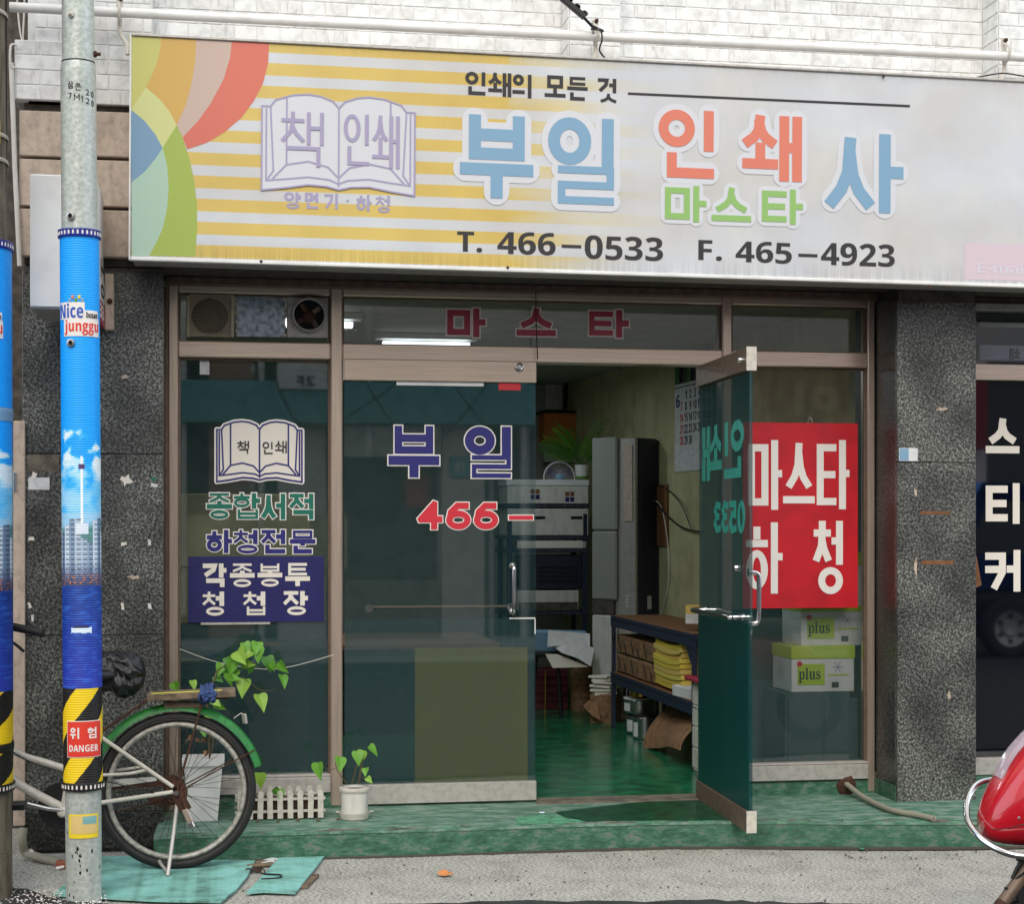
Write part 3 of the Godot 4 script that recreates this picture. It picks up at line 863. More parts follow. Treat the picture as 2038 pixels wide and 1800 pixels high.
# an open book drawn in line: filled page shape with outline strokes, in a frame of that size
func book(p: Node, a: Vector3, w: float, h: float, lw: float, line: Material, fill: Material, border: Material, flare := 0.12) -> void:
	var mesh := ArrayMesh.new()
	var f := func(x: float, y: float) -> Vector2: return Vector2(x * w, y * h)
	var body := PackedVector2Array()
	var left := [[0.0, 0.0], [0.0, 0.86], [0.055, 0.86], [0.09, 0.93], [0.2, 0.985], [0.3, 1.0], [0.38, 0.985], [0.46, 0.94], [0.5, 0.87]]
	for q in left: body.append(f.call(q[0], q[1]))
	for i in range(left.size() - 2, -1, -1): body.append(f.call(1.0 - left[i][0], left[i][1]))
	for q in [[0.85, 0.03], [0.7, 0.07], [0.58, 0.06], [0.5, 0.03], [0.42, 0.06], [0.3, 0.07], [0.15, 0.03]]: body.append(f.call(q[0], q[1]))
	var z := 0.001
	if border:
		var sb := new_st()
		var big := PackedVector2Array()
		for q in body: big.append(q * 1000.0)
		var grown := PackedVector2Array()
		for q in Geometry2D.offset_polygon(big, lw * 1600.0, Geometry2D.JOIN_ROUND)[0]: grown.append(q * 0.001)
		add_polys(sb, [grown], 0.001)
		sb.commit(mesh)
		mesh.surface_set_material(0, border)
	var s0 := new_st()
	add_polys(s0, [body], z + 0.001)
	s0.commit(mesh)
	mesh.surface_set_material(mesh.get_surface_count() - 1, fill)
	var ln := []
	for s in [0, 1]:
		var m := func(x: float, y: float) -> Vector2: return f.call(x if s == 0 else 1.0 - x, y)
		ln.append(PackedVector2Array([m.call(0.028, 0.84), m.call(0.028, 0.1), m.call(0.15, 0.12), m.call(0.3, 0.15), m.call(0.44, 0.13), m.call(0.5, 0.09)]))
		ln.append(PackedVector2Array([m.call(0.055, 0.86), m.call(0.075, 0.2), m.call(0.03, 0.1)]))
		ln.append(PackedVector2Array([m.call(0.16, 0.96), m.call(0.16, 0.27), m.call(0.07, 0.12)]))
		ln.append(PackedVector2Array([m.call(0.16, 0.27), m.call(0.3, 0.31), m.call(0.43, 0.26), m.call(0.5, 0.15)]))
	ln.append(PackedVector2Array([f.call(0.5, 0.88), f.call(0.5, 0.06)]))
	var out := []
	for l in ln:
		for poly in Geometry2D.offset_polyline(l, lw / 2, Geometry2D.JOIN_MITER, Geometry2D.END_BUTT):
			if not Geometry2D.is_polygon_clockwise(poly): out.append(poly)
	# the closed outline as short bars
	for i in body.size():
		for poly in Geometry2D.offset_polyline(PackedVector2Array([body[i], body[(i + 1) % body.size()]]), lw / 2, Geometry2D.JOIN_MITER, Geometry2D.END_SQUARE): out.append(poly)
	var s1 := new_st()
	add_polys(s1, out, 0.0008, z + 0.0014, 0.00005)
	s1.commit(mesh)
	mesh.surface_set_material(mesh.get_surface_count() - 1, line)
	put(p, "book_emblem", mesh, null, at(a))

func build_shopfront() -> void:
	var s := thing("shopfront", "brown aluminium shopfront with teal tinted panes, vent units and Korean lettering", "shopfront", Vector3(1.45, 0.13, 0))
	var f := func(nm: String, a: Vector3, b: Vector3, m: Material) -> MeshInstance3D: return box(s, nm, m, a, b, 0.006 if m == M.alu or m == M.alu_h else 0.003)
	var xl := X(335, 0)
	var x1 := X(355, 0)
	var x2 := X(658, 0)
	var x3 := X(682, 0)
	var x4 := 2.403
	var x5 := 2.452
	var x6 := X(1727, 0)
	var x7 := 3.19
	f.call("jamb", Vector3(xl, 0.13, -0.1), Vector3(x1, 2.612, 0.0), M.alu)
	f.call("jamb", Vector3(x6, 0.13, -0.1), Vector3(x7, 2.612, 0.0), M.alu)
	f.call("mullion", Vector3(x2, 0.13, -0.1), Vector3(x3, 2.6, 0.0), M.alu)
	f.call("mullion", Vector3(x4, 0.2, -0.1), Vector3(x5, 2.6, -0.001), M.alu)
	for sp in [[x1, x2], [x3, x4], [x5, x6]]:
		f.call("head_bar", Vector3(sp[0], 2.545, -0.1), Vector3(sp[1], 2.606, -0.004), M.alu_h)
		f.call("transom", Vector3(sp[0], 2.243, -0.1), Vector3(sp[1], 2.322, -0.002), M.alu_h)
	for sp in [[x1, x2], [x5, x6]]:
		f.call("sill", Vector3(sp[0], 0.198, -0.1), Vector3(sp[1], 0.272, 0.012), M.alu_dull)
		f.call("sill_lip", Vector3(sp[0], 0.273, -0.05), Vector3(sp[1], 0.284, 0.004), M.alu_dull)
	f.call("cover_strip", Vector3(xl - 0.01, 2.575, 0.001), Vector3(3.19, 2.612, 0.05), M.alu_dark)
	f.call("cover_strip", Vector3(xl - 0.01, 2.622, 0.05), Vector3(3.19, 2.64, 0.11), M.alu_dull)
	f.call("edge_strip", Vector3(-0.28, 0.13, -0.02), Vector3(xl - 0.001, 2.57, 0.02), M.alu_dark)
	# inner beads round the big panes
	for sp in [[x1, x2, 0.284, 2.243], [x5, x6, 0.284, 2.243], [x1, x2, 2.322, 2.545], [x3, x4, 2.322, 2.545], [x5, x6, 2.322, 2.545]]:
		f.call("glazing_bead", Vector3(sp[0], sp[2], -0.045), Vector3(sp[0] + 0.01, sp[3], -0.025), M.alu_dark)
		f.call("glazing_bead", Vector3(sp[1] - 0.01, sp[2], -0.045), Vector3(sp[1], sp[3], -0.025), M.alu_dark)
		f.call("glazing_bead", Vector3(sp[0] + 0.01, sp[3] - 0.01, -0.045), Vector3(sp[1] - 0.01, sp[3], -0.025), M.alu_dark)
	var zg := -0.046
	var pl: MeshInstance3D = f.call("window_pane", Vector3(x1, 0.27, zg - 0.008), Vector3(x2, 2.25, zg), M.glass)
	f.call("frosted_film", Vector3(x1 + 0.008, 0.28, zg - 0.014), Vector3(x2 - 0.006, Y(510, 1240, 0), zg - 0.0095), M.film)
	var pr: MeshInstance3D = f.call("window_pane", Vector3(x5, 0.27, zg - 0.008), Vector3(x6, 2.25, zg), M.glass_right)
	f.call("frosted_film", Vector3(x5 + 0.006, 0.28, zg - 0.014), Vector3(x6 - 0.008, Y(1600, 1232, 0), zg - 0.0095), M.film_right)
	var pt: MeshInstance3D = f.call("transom_pane", Vector3(x3, 2.32, zg - 0.008), Vector3(x4, 2.55, zg), M.glass)
	f.call("transom_pane", Vector3(x5, 2.32, zg - 0.008), Vector3(x6, 2.55, zg), M.glass)
	f.call("transom_pane", Vector3(x1, 2.32, zg - 0.008), Vector3(X(372, 0), 2.55, zg), M.glass)
	var zl := zg + 0.001
	letters(pt, [["마", 890, 614, 966, 671], ["스", 1028, 614, 1106, 669], ["타", 1172, 617, 1251, 672]], zl, 0.03, M.vinyl_crimson, M.vinyl_white, 0.007)
	letters(pl, [["종", 412, 982, 462, 1033], ["합", 466, 982, 518, 1033], ["서", 521, 983, 572, 1034], ["적", 577, 983, 628, 1034]], zl, 0.021, M.vinyl_green, M.vinyl_white, 0.005)
	letters(pl, [["하", 412, 1055, 462, 1101], ["청", 466, 1055, 517, 1102], ["전", 521, 1055, 572, 1102], ["문", 577, 1056, 628, 1102]], zl, 0.021, M.vinyl_navy, M.vinyl_white, 0.005)
	var zb := zl + 0.004
	var np := pbox(s, "navy_panel", M.panel_navy, 375, 1108, 645, 1239, zb, 0.0035, 0.001)
	letters(np, [["각", 404, 1122, 451, 1169], ["종", 458, 1122, 507, 1169], ["봉", 513, 1122, 562, 1168], ["투", 568, 1121, 617, 1167], ["청", 404, 1178, 450, 1226], ["첩", 485, 1178, 532, 1225], ["장", 565, 1177, 613, 1225]], zb + 0.0005, 0.0215, M.vinyl_cream)
	pbox(s, "panel_bracket", M.alu_dull, 400, 1239, 538, 1244, zb, 0.004, 0.001)
	var bk := P(432, 959, zl)
	book(pl, bk, X(601, zl) - bk.x, Y(516, 839, zl) - Y(516, 959, zl), 0.0075, M.vinyl_navy, M.vinyl_cream, M.vinyl_white)
	letters(pl, [["책", 473, 878, 496, 903], ["인", 523, 880, 545, 904], ["쇄", 548, 878, 571, 902]], zl + 0.004, 0.0062, M.black_ink)
	pbox(pl, "paper_scrap", M.paper, 398, 714, 417, 746, zl, 0.001, 0)
	# red poster panel on the right pane
	var rp := pbox(s, "red_panel", M.panel_red, 1478, 842, 1707, 1211, zb, 0.0035, 0.001)
	letters(rp, [["마", 1488, 876, 1556, 1015], ["스", 1558, 882, 1621, 1009], ["타", 1625, 876, 1690, 1014], ["하", 1484, 1040, 1557, 1182], ["청", 1619, 1037, 1682, 1183]], zb + 0.0005, 0.036, M.vinyl_white)
	tube(rp, "hook", M.steel, [P(1607, 842, zb), P(1612, 826, zb), P(1617, 842, zb)], 0.0015, 5)
	# vent units in the top left light
	grain(mat("vent_beige", rgb(204, 188, 160), 0.5), "soft", Vector3(3, 3, 3))
	grain(mat("foil", rgb(150, 160, 172), 0.28, 0.8), "cloud", Vector3(4, 4, 4))
	pbox(s, "foil_panel", M.foil, 470, 590, 568, 672, -0.03, 0.02, 0.003)
	var g := pbox(s, "vent_backing", M.vent_beige, 372, 588, 466, 671, -0.045, 0.02, 0.002)
	put(g, "fan_disc", lathe([Vector2(0.0, 0.0), Vector2(0.075, 0.004), Vector2(0.085, 0.0)], 28), M.dark, turn(P(418, 630, -0.043), Vector3(PI / 2, 0, 0)))
	for e in [[372, 588, 378, 671], [460, 588, 466, 671]]: pbox(g, "grille_side", M.vent_beige, e[0], e[1], e[2], e[3], -0.012, 0.03, 0.002)
	for k in 21:
		var v := 588.0 + k * 4.0
		var lou := box(g, "louvre", M.vent_beige, Vector3(X(378, -0.012), Y(419, v + 0.9, -0.012), -0.016), Vector3(X(460, -0.012), Y(419, v - (1.0 if k in [0, 1, 19, 20] else 0.3), -0.012), -0.012), 0.0006)
		lou.rotate_object_local(Vector3.RIGHT, 0.4)
	var fp := pbox(s, "fan_housing", M.alu_dull, 571, 590, 656, 673, -0.03, 0.012, 0.004)
	put(fp, "fan_ring", lathe([Vector2(0.071, 0.0), Vector2(0.071, 0.035), Vector2(0.078, 0.038), Vector2(0.082, 0.034), Vector2(0.082, 0.0)], 36), M.alu_dull, turn(P(615, 628, -0.03), Vector3(PI / 2, 0, 0)))
	put(fp, "fan_throat", lathe([Vector2(0.0, 0.0), Vector2(0.0705, 0.0)], 36), M.dark, turn(P(615, 628, -0.027), Vector3(PI / 2, 0, 0)))
	put(fp, "fan_motor", lathe([Vector2(0.03, 0.0), Vector2(0.03, 0.02), Vector2(0.02, 0.03), Vector2(0.0, 0.03)], 20), M.rust, turn(P(614, 632, -0.027), Vector3(PI / 2, 0, 0)))
	for k in 4:
		var an := k * PI / 2 + 0.6
		put(fp, "fan_blade", cbox(Vector3(0.045, 0.026, 0.003), 0.001), M.alu_dark, at(P(615, 628, -0.014)) * Transform3D(Basis(Vector3.BACK, an), Vector3.ZERO) * turn(Vector3(0.042, 0, 0), Vector3(0.6, 0, 0)))
	for k in 9:
		var v := 596.0 + k * 9.0
		put(s, "sealant_lump", cbox(Vector3(0.016 + rng.randf() * 0.01, 0.018, 0.012), 0.005), M.white_worn, turn(P(472 if k % 2 else 566, v, -0.026), Vector3(0, 0, rng.randf() * 3.0)))
	var chain := thing("hanging_chain", "thin rusty chain hanging from the signboard above the closed door leaf", "chain", P(1068, 560, 0.03))
	tube(chain, "chain", M.rust, [P(1066, 548, 0.05), P(1067, 640, 0.04), P(1070, 715, 0.03)], 0.003, 6)

func leaf(nm: String, s: Node3D, open: bool, w: float) -> Node3D:
	# local: x from the free edge (0) to the hinge edge (w), y from the foot, z to the street when shut
	var d := Node3D.new()
	d.name = nm
	s.add_child(d, true)
	return d

func build_doors() -> void:
	for k in 2:
		var d := thing(["closed_glass_door", "open_glass_door"][k], ["shut glass door leaf with navy lettering and red phone digits", "glass door leaf standing open into the street, lettering seen from behind"][k], "glass door", Vector3(0.55, 0.135, -0.02), "double glass doors of the shop")
		if k == 1:
			# hinged at the right: swung out past square
			d.position = Vector3(2.252, 0.122, 0.945)
			d.rotation.y = PI / 2 - 0.035
		LT = d.global_transform
		var w := 0.925
		var rail: Material = M.alu_h if k == 0 else M.alu_dark
		var tr := box(d, "top_rail", rail, Vector3(0, 2.012, -0.022), Vector3(w, 2.112, 0.022), 0.002)
		box(d, "bottom_rail", M.alu_dull if k == 0 else M.alu_dark, Vector3(0, 0, -0.022), Vector3(w, 0.092, 0.022), 0.002)
		var cap0 := box(d, "rail_cap", M.white_worn, Vector3(-0.004, 2.01, -0.0225), Vector3(-0.001, 2.114, 0.0225), 0.0)
		box(d, "rail_cap", M.white_worn, Vector3(-0.004, -0.002, -0.0225), Vector3(-0.001, 0.094, 0.0225), 0.0)
		var pane := box(d, "glass_pane", M.glass if k == 0 else M.glass_door, Vector3(0.002, 0.09, -0.006), Vector3(w - 0.002, 2.014, 0.006), 0.001)
		box(d, "frosted_film", M.film_pale if k == 0 else M.film_door, Vector3(0.008, 0.094, -0.013), Vector3(w - 0.008, 0.875 if k == 0 else 0.91, -0.0075), 0.0)
		if k == 0:
			box(d, "film_edge", M.white_plastic, Vector3(w - 0.13, 0.873, 0.0065), Vector3(w - 0.004, 0.88, 0.008), 0.0)
			box(d, "film_edge", M.white_plastic, Vector3(w - 0.007, 0.8, 0.0065), Vector3(w - 0.002, 0.872, 0.008), 0.0)
		# lock in the top rail, push bar inside, bow handle outside
		put(tr, "lock", lathe([Vector2(0.0, 0.012), Vector2(0.008, 0.012), Vector2(0.0085, 0.006), Vector2(0.016, 0.009), Vector2(0.022, 0.006), Vector2(0.023, 0.0)], 20), M.steel, turn(Vector3(w - 0.085 if k == 0 else 0.06, 2.085 if k == 0 else 2.06, 0.022), Vector3(PI / 2, 0, 0)))
		put(tr, "lock", lathe([Vector2(0.0, 0.02), Vector2(0.012, 0.02), Vector2(0.013, 0.0)], 16), M.chrome, turn(Vector3(0.06, 2.06, -0.022), Vector3(-PI / 2, 0, 0)))
		var hx := w - 0.115 if k == 0 else 0.075
		var ex := hx + (0.0 if k == 0 else 0.0)
		var hd := tube(d, "bow_handle", M.chrome, curve([Vector3(ex, 0.91, 0.005), Vector3(ex, 0.905, 0.035), Vector3(ex, 0.925, 0.052), Vector3(ex, 1.0, 0.055), Vector3(ex, 1.09, 0.055), Vector3(ex, 1.125, 0.048), Vector3(ex, 1.13, 0.005)], 5), 0.0105, 14)
		for yy in [0.91, 1.13]: put(hd, "washer", lathe([Vector2(0.0, 0.004), Vector2(0.016, 0.004), Vector2(0.016, 0.0)], 18), M.steel, turn(Vector3(ex, yy, 0.006), Vector3(PI / 2, 0, 0)))
		var b0 := 0.12
		var b1 := w - 0.12
		var pb := tube(d, "push_bar", M.chrome if k == 1 else M.alu_dark, curve([Vector3(b0, 0.93, -0.006), Vector3(b0, 0.93, -0.05), Vector3(b0 + 0.03, 0.93, -0.07), Vector3(w / 2, 0.93, -0.07), Vector3(b1 - 0.03, 0.93, -0.07), Vector3(b1, 0.93, -0.05), Vector3(b1, 0.93, -0.006)], 4), 0.0125 if k == 1 else 0.007, 12)
		for xx in [b0, b1]: put(pb, "washer", lathe([Vector2(0.0, 0.004), Vector2(0.02, 0.004), Vector2(0.02, 0.0)], 18), M.chrome, turn(Vector3(xx, 0.93, -0.006), Vector3(-PI / 2, 0, 0)))
		if k == 1: put(d, "lock", lathe([Vector2(0.0, 0.012), Vector2(0.016, 0.012), Vector2(0.018, 0.0)], 16), M.chrome, turn(Vector3(0.22, 1.145, -0.0065), Vector3(-PI / 2, 0, 0)))
		# lettering on the street side
		var put_l := func(ch: String, x: float, y: float, lw: float, lh: float, t: float, m: Material, om: Material, grow: float) -> void:
			put(pane, "letter", letter_mesh(ch, lw, lh, t, m, om, grow), null, at(Vector3(x, y, 0.0068 if k == 0 else -0.0085)))
		if k == 0:
			put_l.call("부", 0.212, 1.553, 0.243, 0.246, 0.044, M.vinyl_navy, M.vinyl_white, 0.006)
			put_l.call("일", 0.578, 1.553, 0.243, 0.246, 0.044, M.vinyl_navy, M.vinyl_white, 0.006)
			put_l.call("4", 0.352, 1.305, 0.118, 0.135, 0.03, M.vinyl_red, M.vinyl_white, 0.005)
			put_l.call("6", 0.488, 1.305, 0.118, 0.135, 0.03, M.vinyl_red, M.vinyl_white, 0.005)
			put_l.call("6", 0.622, 1.305, 0.118, 0.135, 0.03, M.vinyl_red, M.vinyl_white, 0.005)
			put_l.call("-", 0.792, 1.3, 0.118, 0.135, 0.02, M.vinyl_red, M.vinyl_white, 0.005)
			for e in [[0.885, 0.2, 1.7, 0.05]]: pass
			box(pane, "sticker", M.vinyl_red, Vector3(0.742, 1.975, 0.0065), Vector3(0.85, 2.01, 0.008), 0.0)
			box(pane, "paper_strip", M.white_plastic, Vector3(0.25, 1.992, 0.0065), Vector3(0.67, 2.011, 0.008), 0.0)
		else:
			put_l.call("인", 0.1, 1.55, 0.36, 0.26, 0.046, M.vinyl_teal, null, 0.0)
			put_l.call("쇄", 0.49, 1.55, 0.36, 0.26, 0.046, M.vinyl_teal, null, 0.0)
			for c in 4: put_l.call(["0", "5", "3", "3"][c], 0.08 + 0.142 * c, 1.3, 0.118, 0.15, 0.032, M.vinyl_teal, null, 0.0)
		LT = Transform3D()

func build_neighbour() -> void:
	var s := thing("sticker_shop_window", "next shop's dark window right of the granite pillar with cream Korean letters", "shop window", Vector3(4.6, 0.13, 0.0))
	var x0 := 3.6
	var x1 := 5.6
	box(s, "sill", M.alu_dull, Vector3(x0, 0.2, -0.1), Vector3(x1, 0.285, 0.0), 0.003)
	box(s, "transom", M.alu_h, Vector3(x0, Y(1990, 757, 0), -0.1), Vector3(x1, Y(1990, 725, 0), 0.0), 0.003)
	box(s, "head_bar", M.alu_dull, Vector3(x0, Y(1990, 618, 0), -0.1), Vector3(x1, Y(1990, 604, 0), 0.0), 0.003)
	box(s, "head_board", M.soffit, Vector3(x0, Y(1990, 604, 0) + 0.002, -0.1), Vector3(x1, 2.612, -0.01), 0.003)
	box(s, "upstand", M.green_face, Vector3(3.55, 0.06, -0.1), Vector3(x1, 0.197, -0.005), 0.003)
	var pane := box(s, "window_pane", M.glass_black, Vector3(x0, 0.28, -0.054), Vector3(x1, 2.3, -0.046), 0)
	box(s, "transom_pane", M.glass, Vector3(x0, 2.3, -0.054), Vector3(x1, 2.6, -0.046), 0)
	letters(pane, [["스", 1961, 833, 2028, 903], ["티", 1961, 962, 2034, 1043], ["커", 1960, 1095, 2036, 1178]], -0.044, 0.037, M.vinyl_cream)
	var pb := pbox(s, "sign_reflection", mat("sign_reflection", rgb(190, 198, 222), 0.6), 1949, 688, 2120, 724, -0.09, 0.01, 0.004)  # stands in for a sign reflected in the transom; its letters are built reversed
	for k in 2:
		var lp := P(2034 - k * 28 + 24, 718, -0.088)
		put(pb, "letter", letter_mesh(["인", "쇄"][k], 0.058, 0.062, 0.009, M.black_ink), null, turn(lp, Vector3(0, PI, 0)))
	pbox(s, "light_strip", M.white_plastic, 1949, 642, 2120, 652, -0.2, 0.01, 0.002)
	var flyer := PackedVector2Array()
	var f0 := P(1941, 1170, -0.042)
	for q in [[1938, 1105], [1943, 1108], [1953, 1165], [1938, 1172]]:
		var e := P(q[0], q[1], -0.042)
		flyer.append(Vector2(e.x - f0.x, e.y - f0.y))
	put(s, "flyer", polys_mesh([flyer], 0.001), M.board, at(f0))
	kind(box(self, "neighbour_room_back", M.dark, Vector3(3.3, 0.0, -3.0), Vector3(7.5, 2.7, -2.9), 0))
	kind(box(self, "neighbour_room_ceiling", M.soffit, Vector3(3.3, 2.612, -3.0), Vector3(7.5, 2.66, -0.112), 0))
	kind(box(self, "neighbour_room_floor", M.soffit, Vector3(3.62, 0.0, -2.9), Vector3(7.5, 0.13, -0.1), 0))
	kind(box(self, "neighbour_room_wall", M.dark, Vector3(7.4, 0.0, -3.0), Vector3(7.5, 2.7, 0.2), 0))
	var pier := thing("far_shop_front", "plain grey shopfront wall beyond the sticker shop window", "wall", Vector3(7, 0, 0))
	box(pier, "wall", M.soffit, Vector3(5.6, 0, -0.3), Vector3(9.0, 2.62, 0.2), 0.01)

func sign_face(wm: float, hm: float) -> ImageTexture:
	var w := 2048
	var h := 440
	var im := Image.create(w, h, false, Image.FORMAT_RGB8)
	var n := FastNoiseLite.new()
	n.seed = 3
	n.frequency = 0.006
	n.fractal_octaves = 4
	var n2 := FastNoiseLite.new()
	n2.seed = 9
	n2.frequency = 0.03
	var base := Color(0.79, 0.803, 0.833)
	var yel := Color(0.82, 0.71, 0.36)
	var band := []
	for y in h: band.append(fposmod(float(y) / h * hm + 0.012, 0.1003) < 0.054)
	for x in w:
		var mx := float(x) / w * wm
		var fade := clampf((2.45 - mx) / 0.85, 0.0, 1.0)
		var st := n2.get_noise_2d(x * 3.0, 7.0) * 0.5 + n2.get_noise_2d(x * 11.0, 90.0) * 0.5
		for y in h:
			var c := base
			var k := n.get_noise_2d(x, y)
			if band[y]:
				var f := fade
				f *= 0.94
				if f < 0.9 and f > 0.0: f = clampf(f * f + n.get_noise_2d(x * 0.6 + 500, y * 3.0) * 0.5 * f, 0.0, 1.0)
				c = c.lerp(yel, f)
			c = c.lerp(c * Color(0.97, 0.94, 0.89), clampf(0.45 + n.get_noise_2d(x * 0.4 + 900.0, y * 0.7) * 0.7, 0.0, 1.0))
			var dirt_shade := 1.0 + k * 0.04 + st * 0.012
			# rain streaks run down from the top edge and dust gathers along the foot
			var yy := float(y) / h
			if yy < 0.05: dirt_shade -= (0.05 - yy) * 1.2 * clampf(0.6 + st * 2.0, 0.0, 1.0)
			if yy > 0.9: dirt_shade -= (yy - 0.9) * 1.1 * clampf(0.5 + st * 2.5, 0.0, 1.0)
			im.set_pixel(x, y, Color(c.r * dirt_shade, c.g * dirt_shade, c.b * dirt_shade * (0.995 - 0.02 * maxf(k, 0.0))))
	return ImageTexture.create_from_image(im)

func build_sign() -> void:
	var zs := 0.6
	var o := P(262, 513, zs)
	var s := thing("shop_signboard", "long printed signboard with yellow stripes and coloured arcs over the shopfront", "signboard", o)
	s.rotation.z = -0.0058
	LT = s.global_transform
	var inv := LT.affine_inverse()
	var L := func(u: float, v: float) -> Vector3: return inv * P(u, v, zs)
	var wm := 4.75
	var hm := 0.956
	box(s, "case", M.alu_dull, Vector3(0, 0.003, -0.26), Vector3(wm, hm - 0.003, -0.012), 0.004)
	var fm := mat("sign_face", Color.WHITE, 0.42)
	fm.albedo_texture = sign_face(wm, hm)
	var st := new_st()
	for q in [[0, 0, 0, 1], [0, 1, 0, 0], [1, 1, 1, 0], [0, 0, 0, 1], [1, 1, 1, 0], [1, 0, 1, 1]]:
		st.set_normal(Vector3.BACK)
		st.set_uv(Vector2(q[2], q[3]))
		st.add_vertex(Vector3(q[0] * wm, q[1] * hm, 0))
	var face := put(s, "printed_face", st.commit(), fm, at(Vector3(0, 0, -0.004)))
	box(s, "face_board", M.white_plastic, Vector3(0.002, 0.002, -0.011), Vector3(wm - 0.002, hm - 0.002, -0.006), 0)
	box(s, "frame_bar", M.white_paint, Vector3(-0.004, -0.012, -0.03), Vector3(wm, 0.004, 0.006), 0.003)
	box(s, "frame_bar", M.alu_dull, Vector3(-0.004, hm - 0.004, -0.03), Vector3(wm, hm + 0.008, 0.006), 0.003)
	box(s, "frame_bar", M.white_paint, Vector3(-0.012, -0.012, -0.03), Vector3(-0.0045, hm + 0.008, 0.007), 0.003)
	var A := [[[257, 71], [322, 73], [319, 100], [311, 130], [300, 155], [290, 173], [275, 198], [261, 218]],
		[[322, 73], [391, 77], [389, 120], [382, 165], [370, 210], [352, 249], [338, 222], [318, 197], [290, 173], [300, 155], [311, 130], [319, 100]],
		[[391, 77], [462, 80], [458, 115], [445, 158], [420, 205], [395, 240], [364, 273], [352, 249], [370, 210], [382, 165], [389, 120]],
		[[462, 80], [536, 84], [534, 125], [524, 165], [506, 200], [480, 235], [448, 262], [412, 284], [373, 297], [364, 273], [395, 240], [420, 205], [445, 158], [458, 115]],
		[[290, 173], [318, 197], [338, 222], [352, 249], [324, 294], [310, 268], [288, 240], [261, 218], [275, 198]],
		[[261, 218], [288, 240], [310, 268], [324, 294], [308, 318], [288, 342], [262, 363]],
		[[262, 363], [288, 342], [308, 318], [324, 294], [333, 330], [336, 372], [333, 415], [324, 455], [312, 482], [297, 509], [263, 511]],
		[[324, 294], [352, 249], [366, 280], [378, 318], [387, 360], [392, 405], [393, 450], [389, 510], [297, 509], [312, 482], [324, 455], [333, 415], [336, 372], [333, 330]]]
	var AC := [rgb(194, 190, 108), rgb(204, 164, 84), rgb(194, 170, 156), rgb(208, 108, 90), rgb(202, 203, 136), rgb(116, 150, 176), rgb(166, 194, 174), rgb(158, 176, 78)]
	for i in A.size():
		var poly := PackedVector2Array()
		for q in A[i]:
			var e: Vector3 = L.call(q[0], q[1])
			poly.append(Vector2(e.x, e.y))
		put(s, "emblem_arc", polys_mesh([poly], 0.0006), mat("arc%d" % i, AC[i], 0.45), at(Vector3(0, 0, -0.0036)))
	var G1 := func(rows: Array, t: float, m: Material, om: Material, grow: float, z: float) -> void:
		for r in rows:
			var a: Vector3 = L.call(r[1], r[4])
			var b: Vector3 = L.call(r[3], r[2])
			put(s, "letter", letter_mesh(r[0], b.x - a.x, b.y - a.y, t, m, om, grow, 0.0008, 0.0018 if om else 0.0006), null, at(Vector3(a.x, a.y, z)))
	var zf := -0.0035
	G1.call([["인", 926, 144, 970, 188], ["쇄", 972, 146, 1018, 191], ["의", 1020, 149, 1061, 194], ["모", 1084, 151, 1126, 196], ["든", 1129, 154, 1170, 199], ["것", 1190, 157, 1230, 203]], 0.0165, M.black_ink, null, 0.0, zf)
	G1.call([["부", 915, 233, 1062, 392], ["일", 1090, 238, 1234, 404]], 0.054, M.letter_blue, M.pad, 0.03, zf)
	G1.call([["인", 1310, 222, 1431, 352], ["쇄", 1477, 233, 1596, 358]], 0.046, M.letter_red, M.pad, 0.026, zf)
	G1.call([["사", 1645, 269, 1798, 420]], 0.056, M.letter_blue, M.pad, 0.026, zf)
	G1.call([["마", 1323, 371, 1406, 440], ["스", 1416, 375, 1495, 441], ["타", 1516, 378, 1598, 445]], 0.028, M.letter_green, M.pad, 0.02, zf)
	var a: Vector3 = L.call(1250, 186)
	var b: Vector3 = L.call(1811, 211)
	put(s, "rule_line", cbox(Vector3(a.distance_to(b), 0.011, 0.001), 0), M.black_ink, turn((a + b) / 2.0 + Vector3(0, 0, 0.0005 + zf), Vector3(0, 0, (b - a).angle_to(Vector3.RIGHT) * signf((b - a).y))))
	for r in [["T.", 910, 462, 960, 501], ["466", 990, 464, 1106, 505], ["0533", 1164, 473, 1320, 516], ["F.", 1390, 479, 1437, 518], ["465", 1464, 483, 1576, 522], ["4923", 1634, 487, 1781, 527]]:
		var p0: Vector3 = L.call(r[1], r[4])
		var p1: Vector3 = L.call(r[3], r[2])
		latin(s, "phone_number", r[0], M.black_ink, p1.x - p0.x, p1.y - p0.y, at(Vector3(p0.x, p0.y, zf)), "Droid Sans", true, 0.001)
	for r in [[1118, 488, 1157, 493], [1589, 506, 1627, 511]]:
		var p0: Vector3 = L.call(r[0], r[3])
		var p1: Vector3 = L.call(r[2], r[1])
		box(s, "dash", M.black_ink, Vector3(p0.x, p0.y, zf), Vector3(p1.x, p1.y, zf + 0.001), 0)
	# the book emblem
	var bl: Vector3 = L.call(521, 378)
	var br: Vector3 = L.call(826, 198)
	book(s, Vector3(bl.x, bl.y, zf), br.x - bl.x, br.y - bl.y, 0.0075, M.letter_lilac, M.pad, null)
	G1.call([["책", 560, 225, 645, 330], ["인", 684, 229, 740, 328], ["쇄", 741, 232, 796, 334]], 0.0165, M.letter_lilac, null, 0.0, zf + 0.004)
	G1.call([["양", 566, 383, 599, 415], ["면", 607, 384, 636, 415], ["기", 646, 385, 675, 416], ["하", 710, 388, 740, 420], ["청", 748, 390, 779, 423]], 0.0115, M.letter_lilac, null, 0.0, zf)
	var dt: Vector3 = L.call(690, 402)
	box(s, "dot", M.letter_lilac, Vector3(dt.x, dt.y, zf), Vector3(dt.x + 0.01, dt.y + 0.01, zf + 0.001), 0)
	var pk0: Vector3 = L.call(1920, 556)
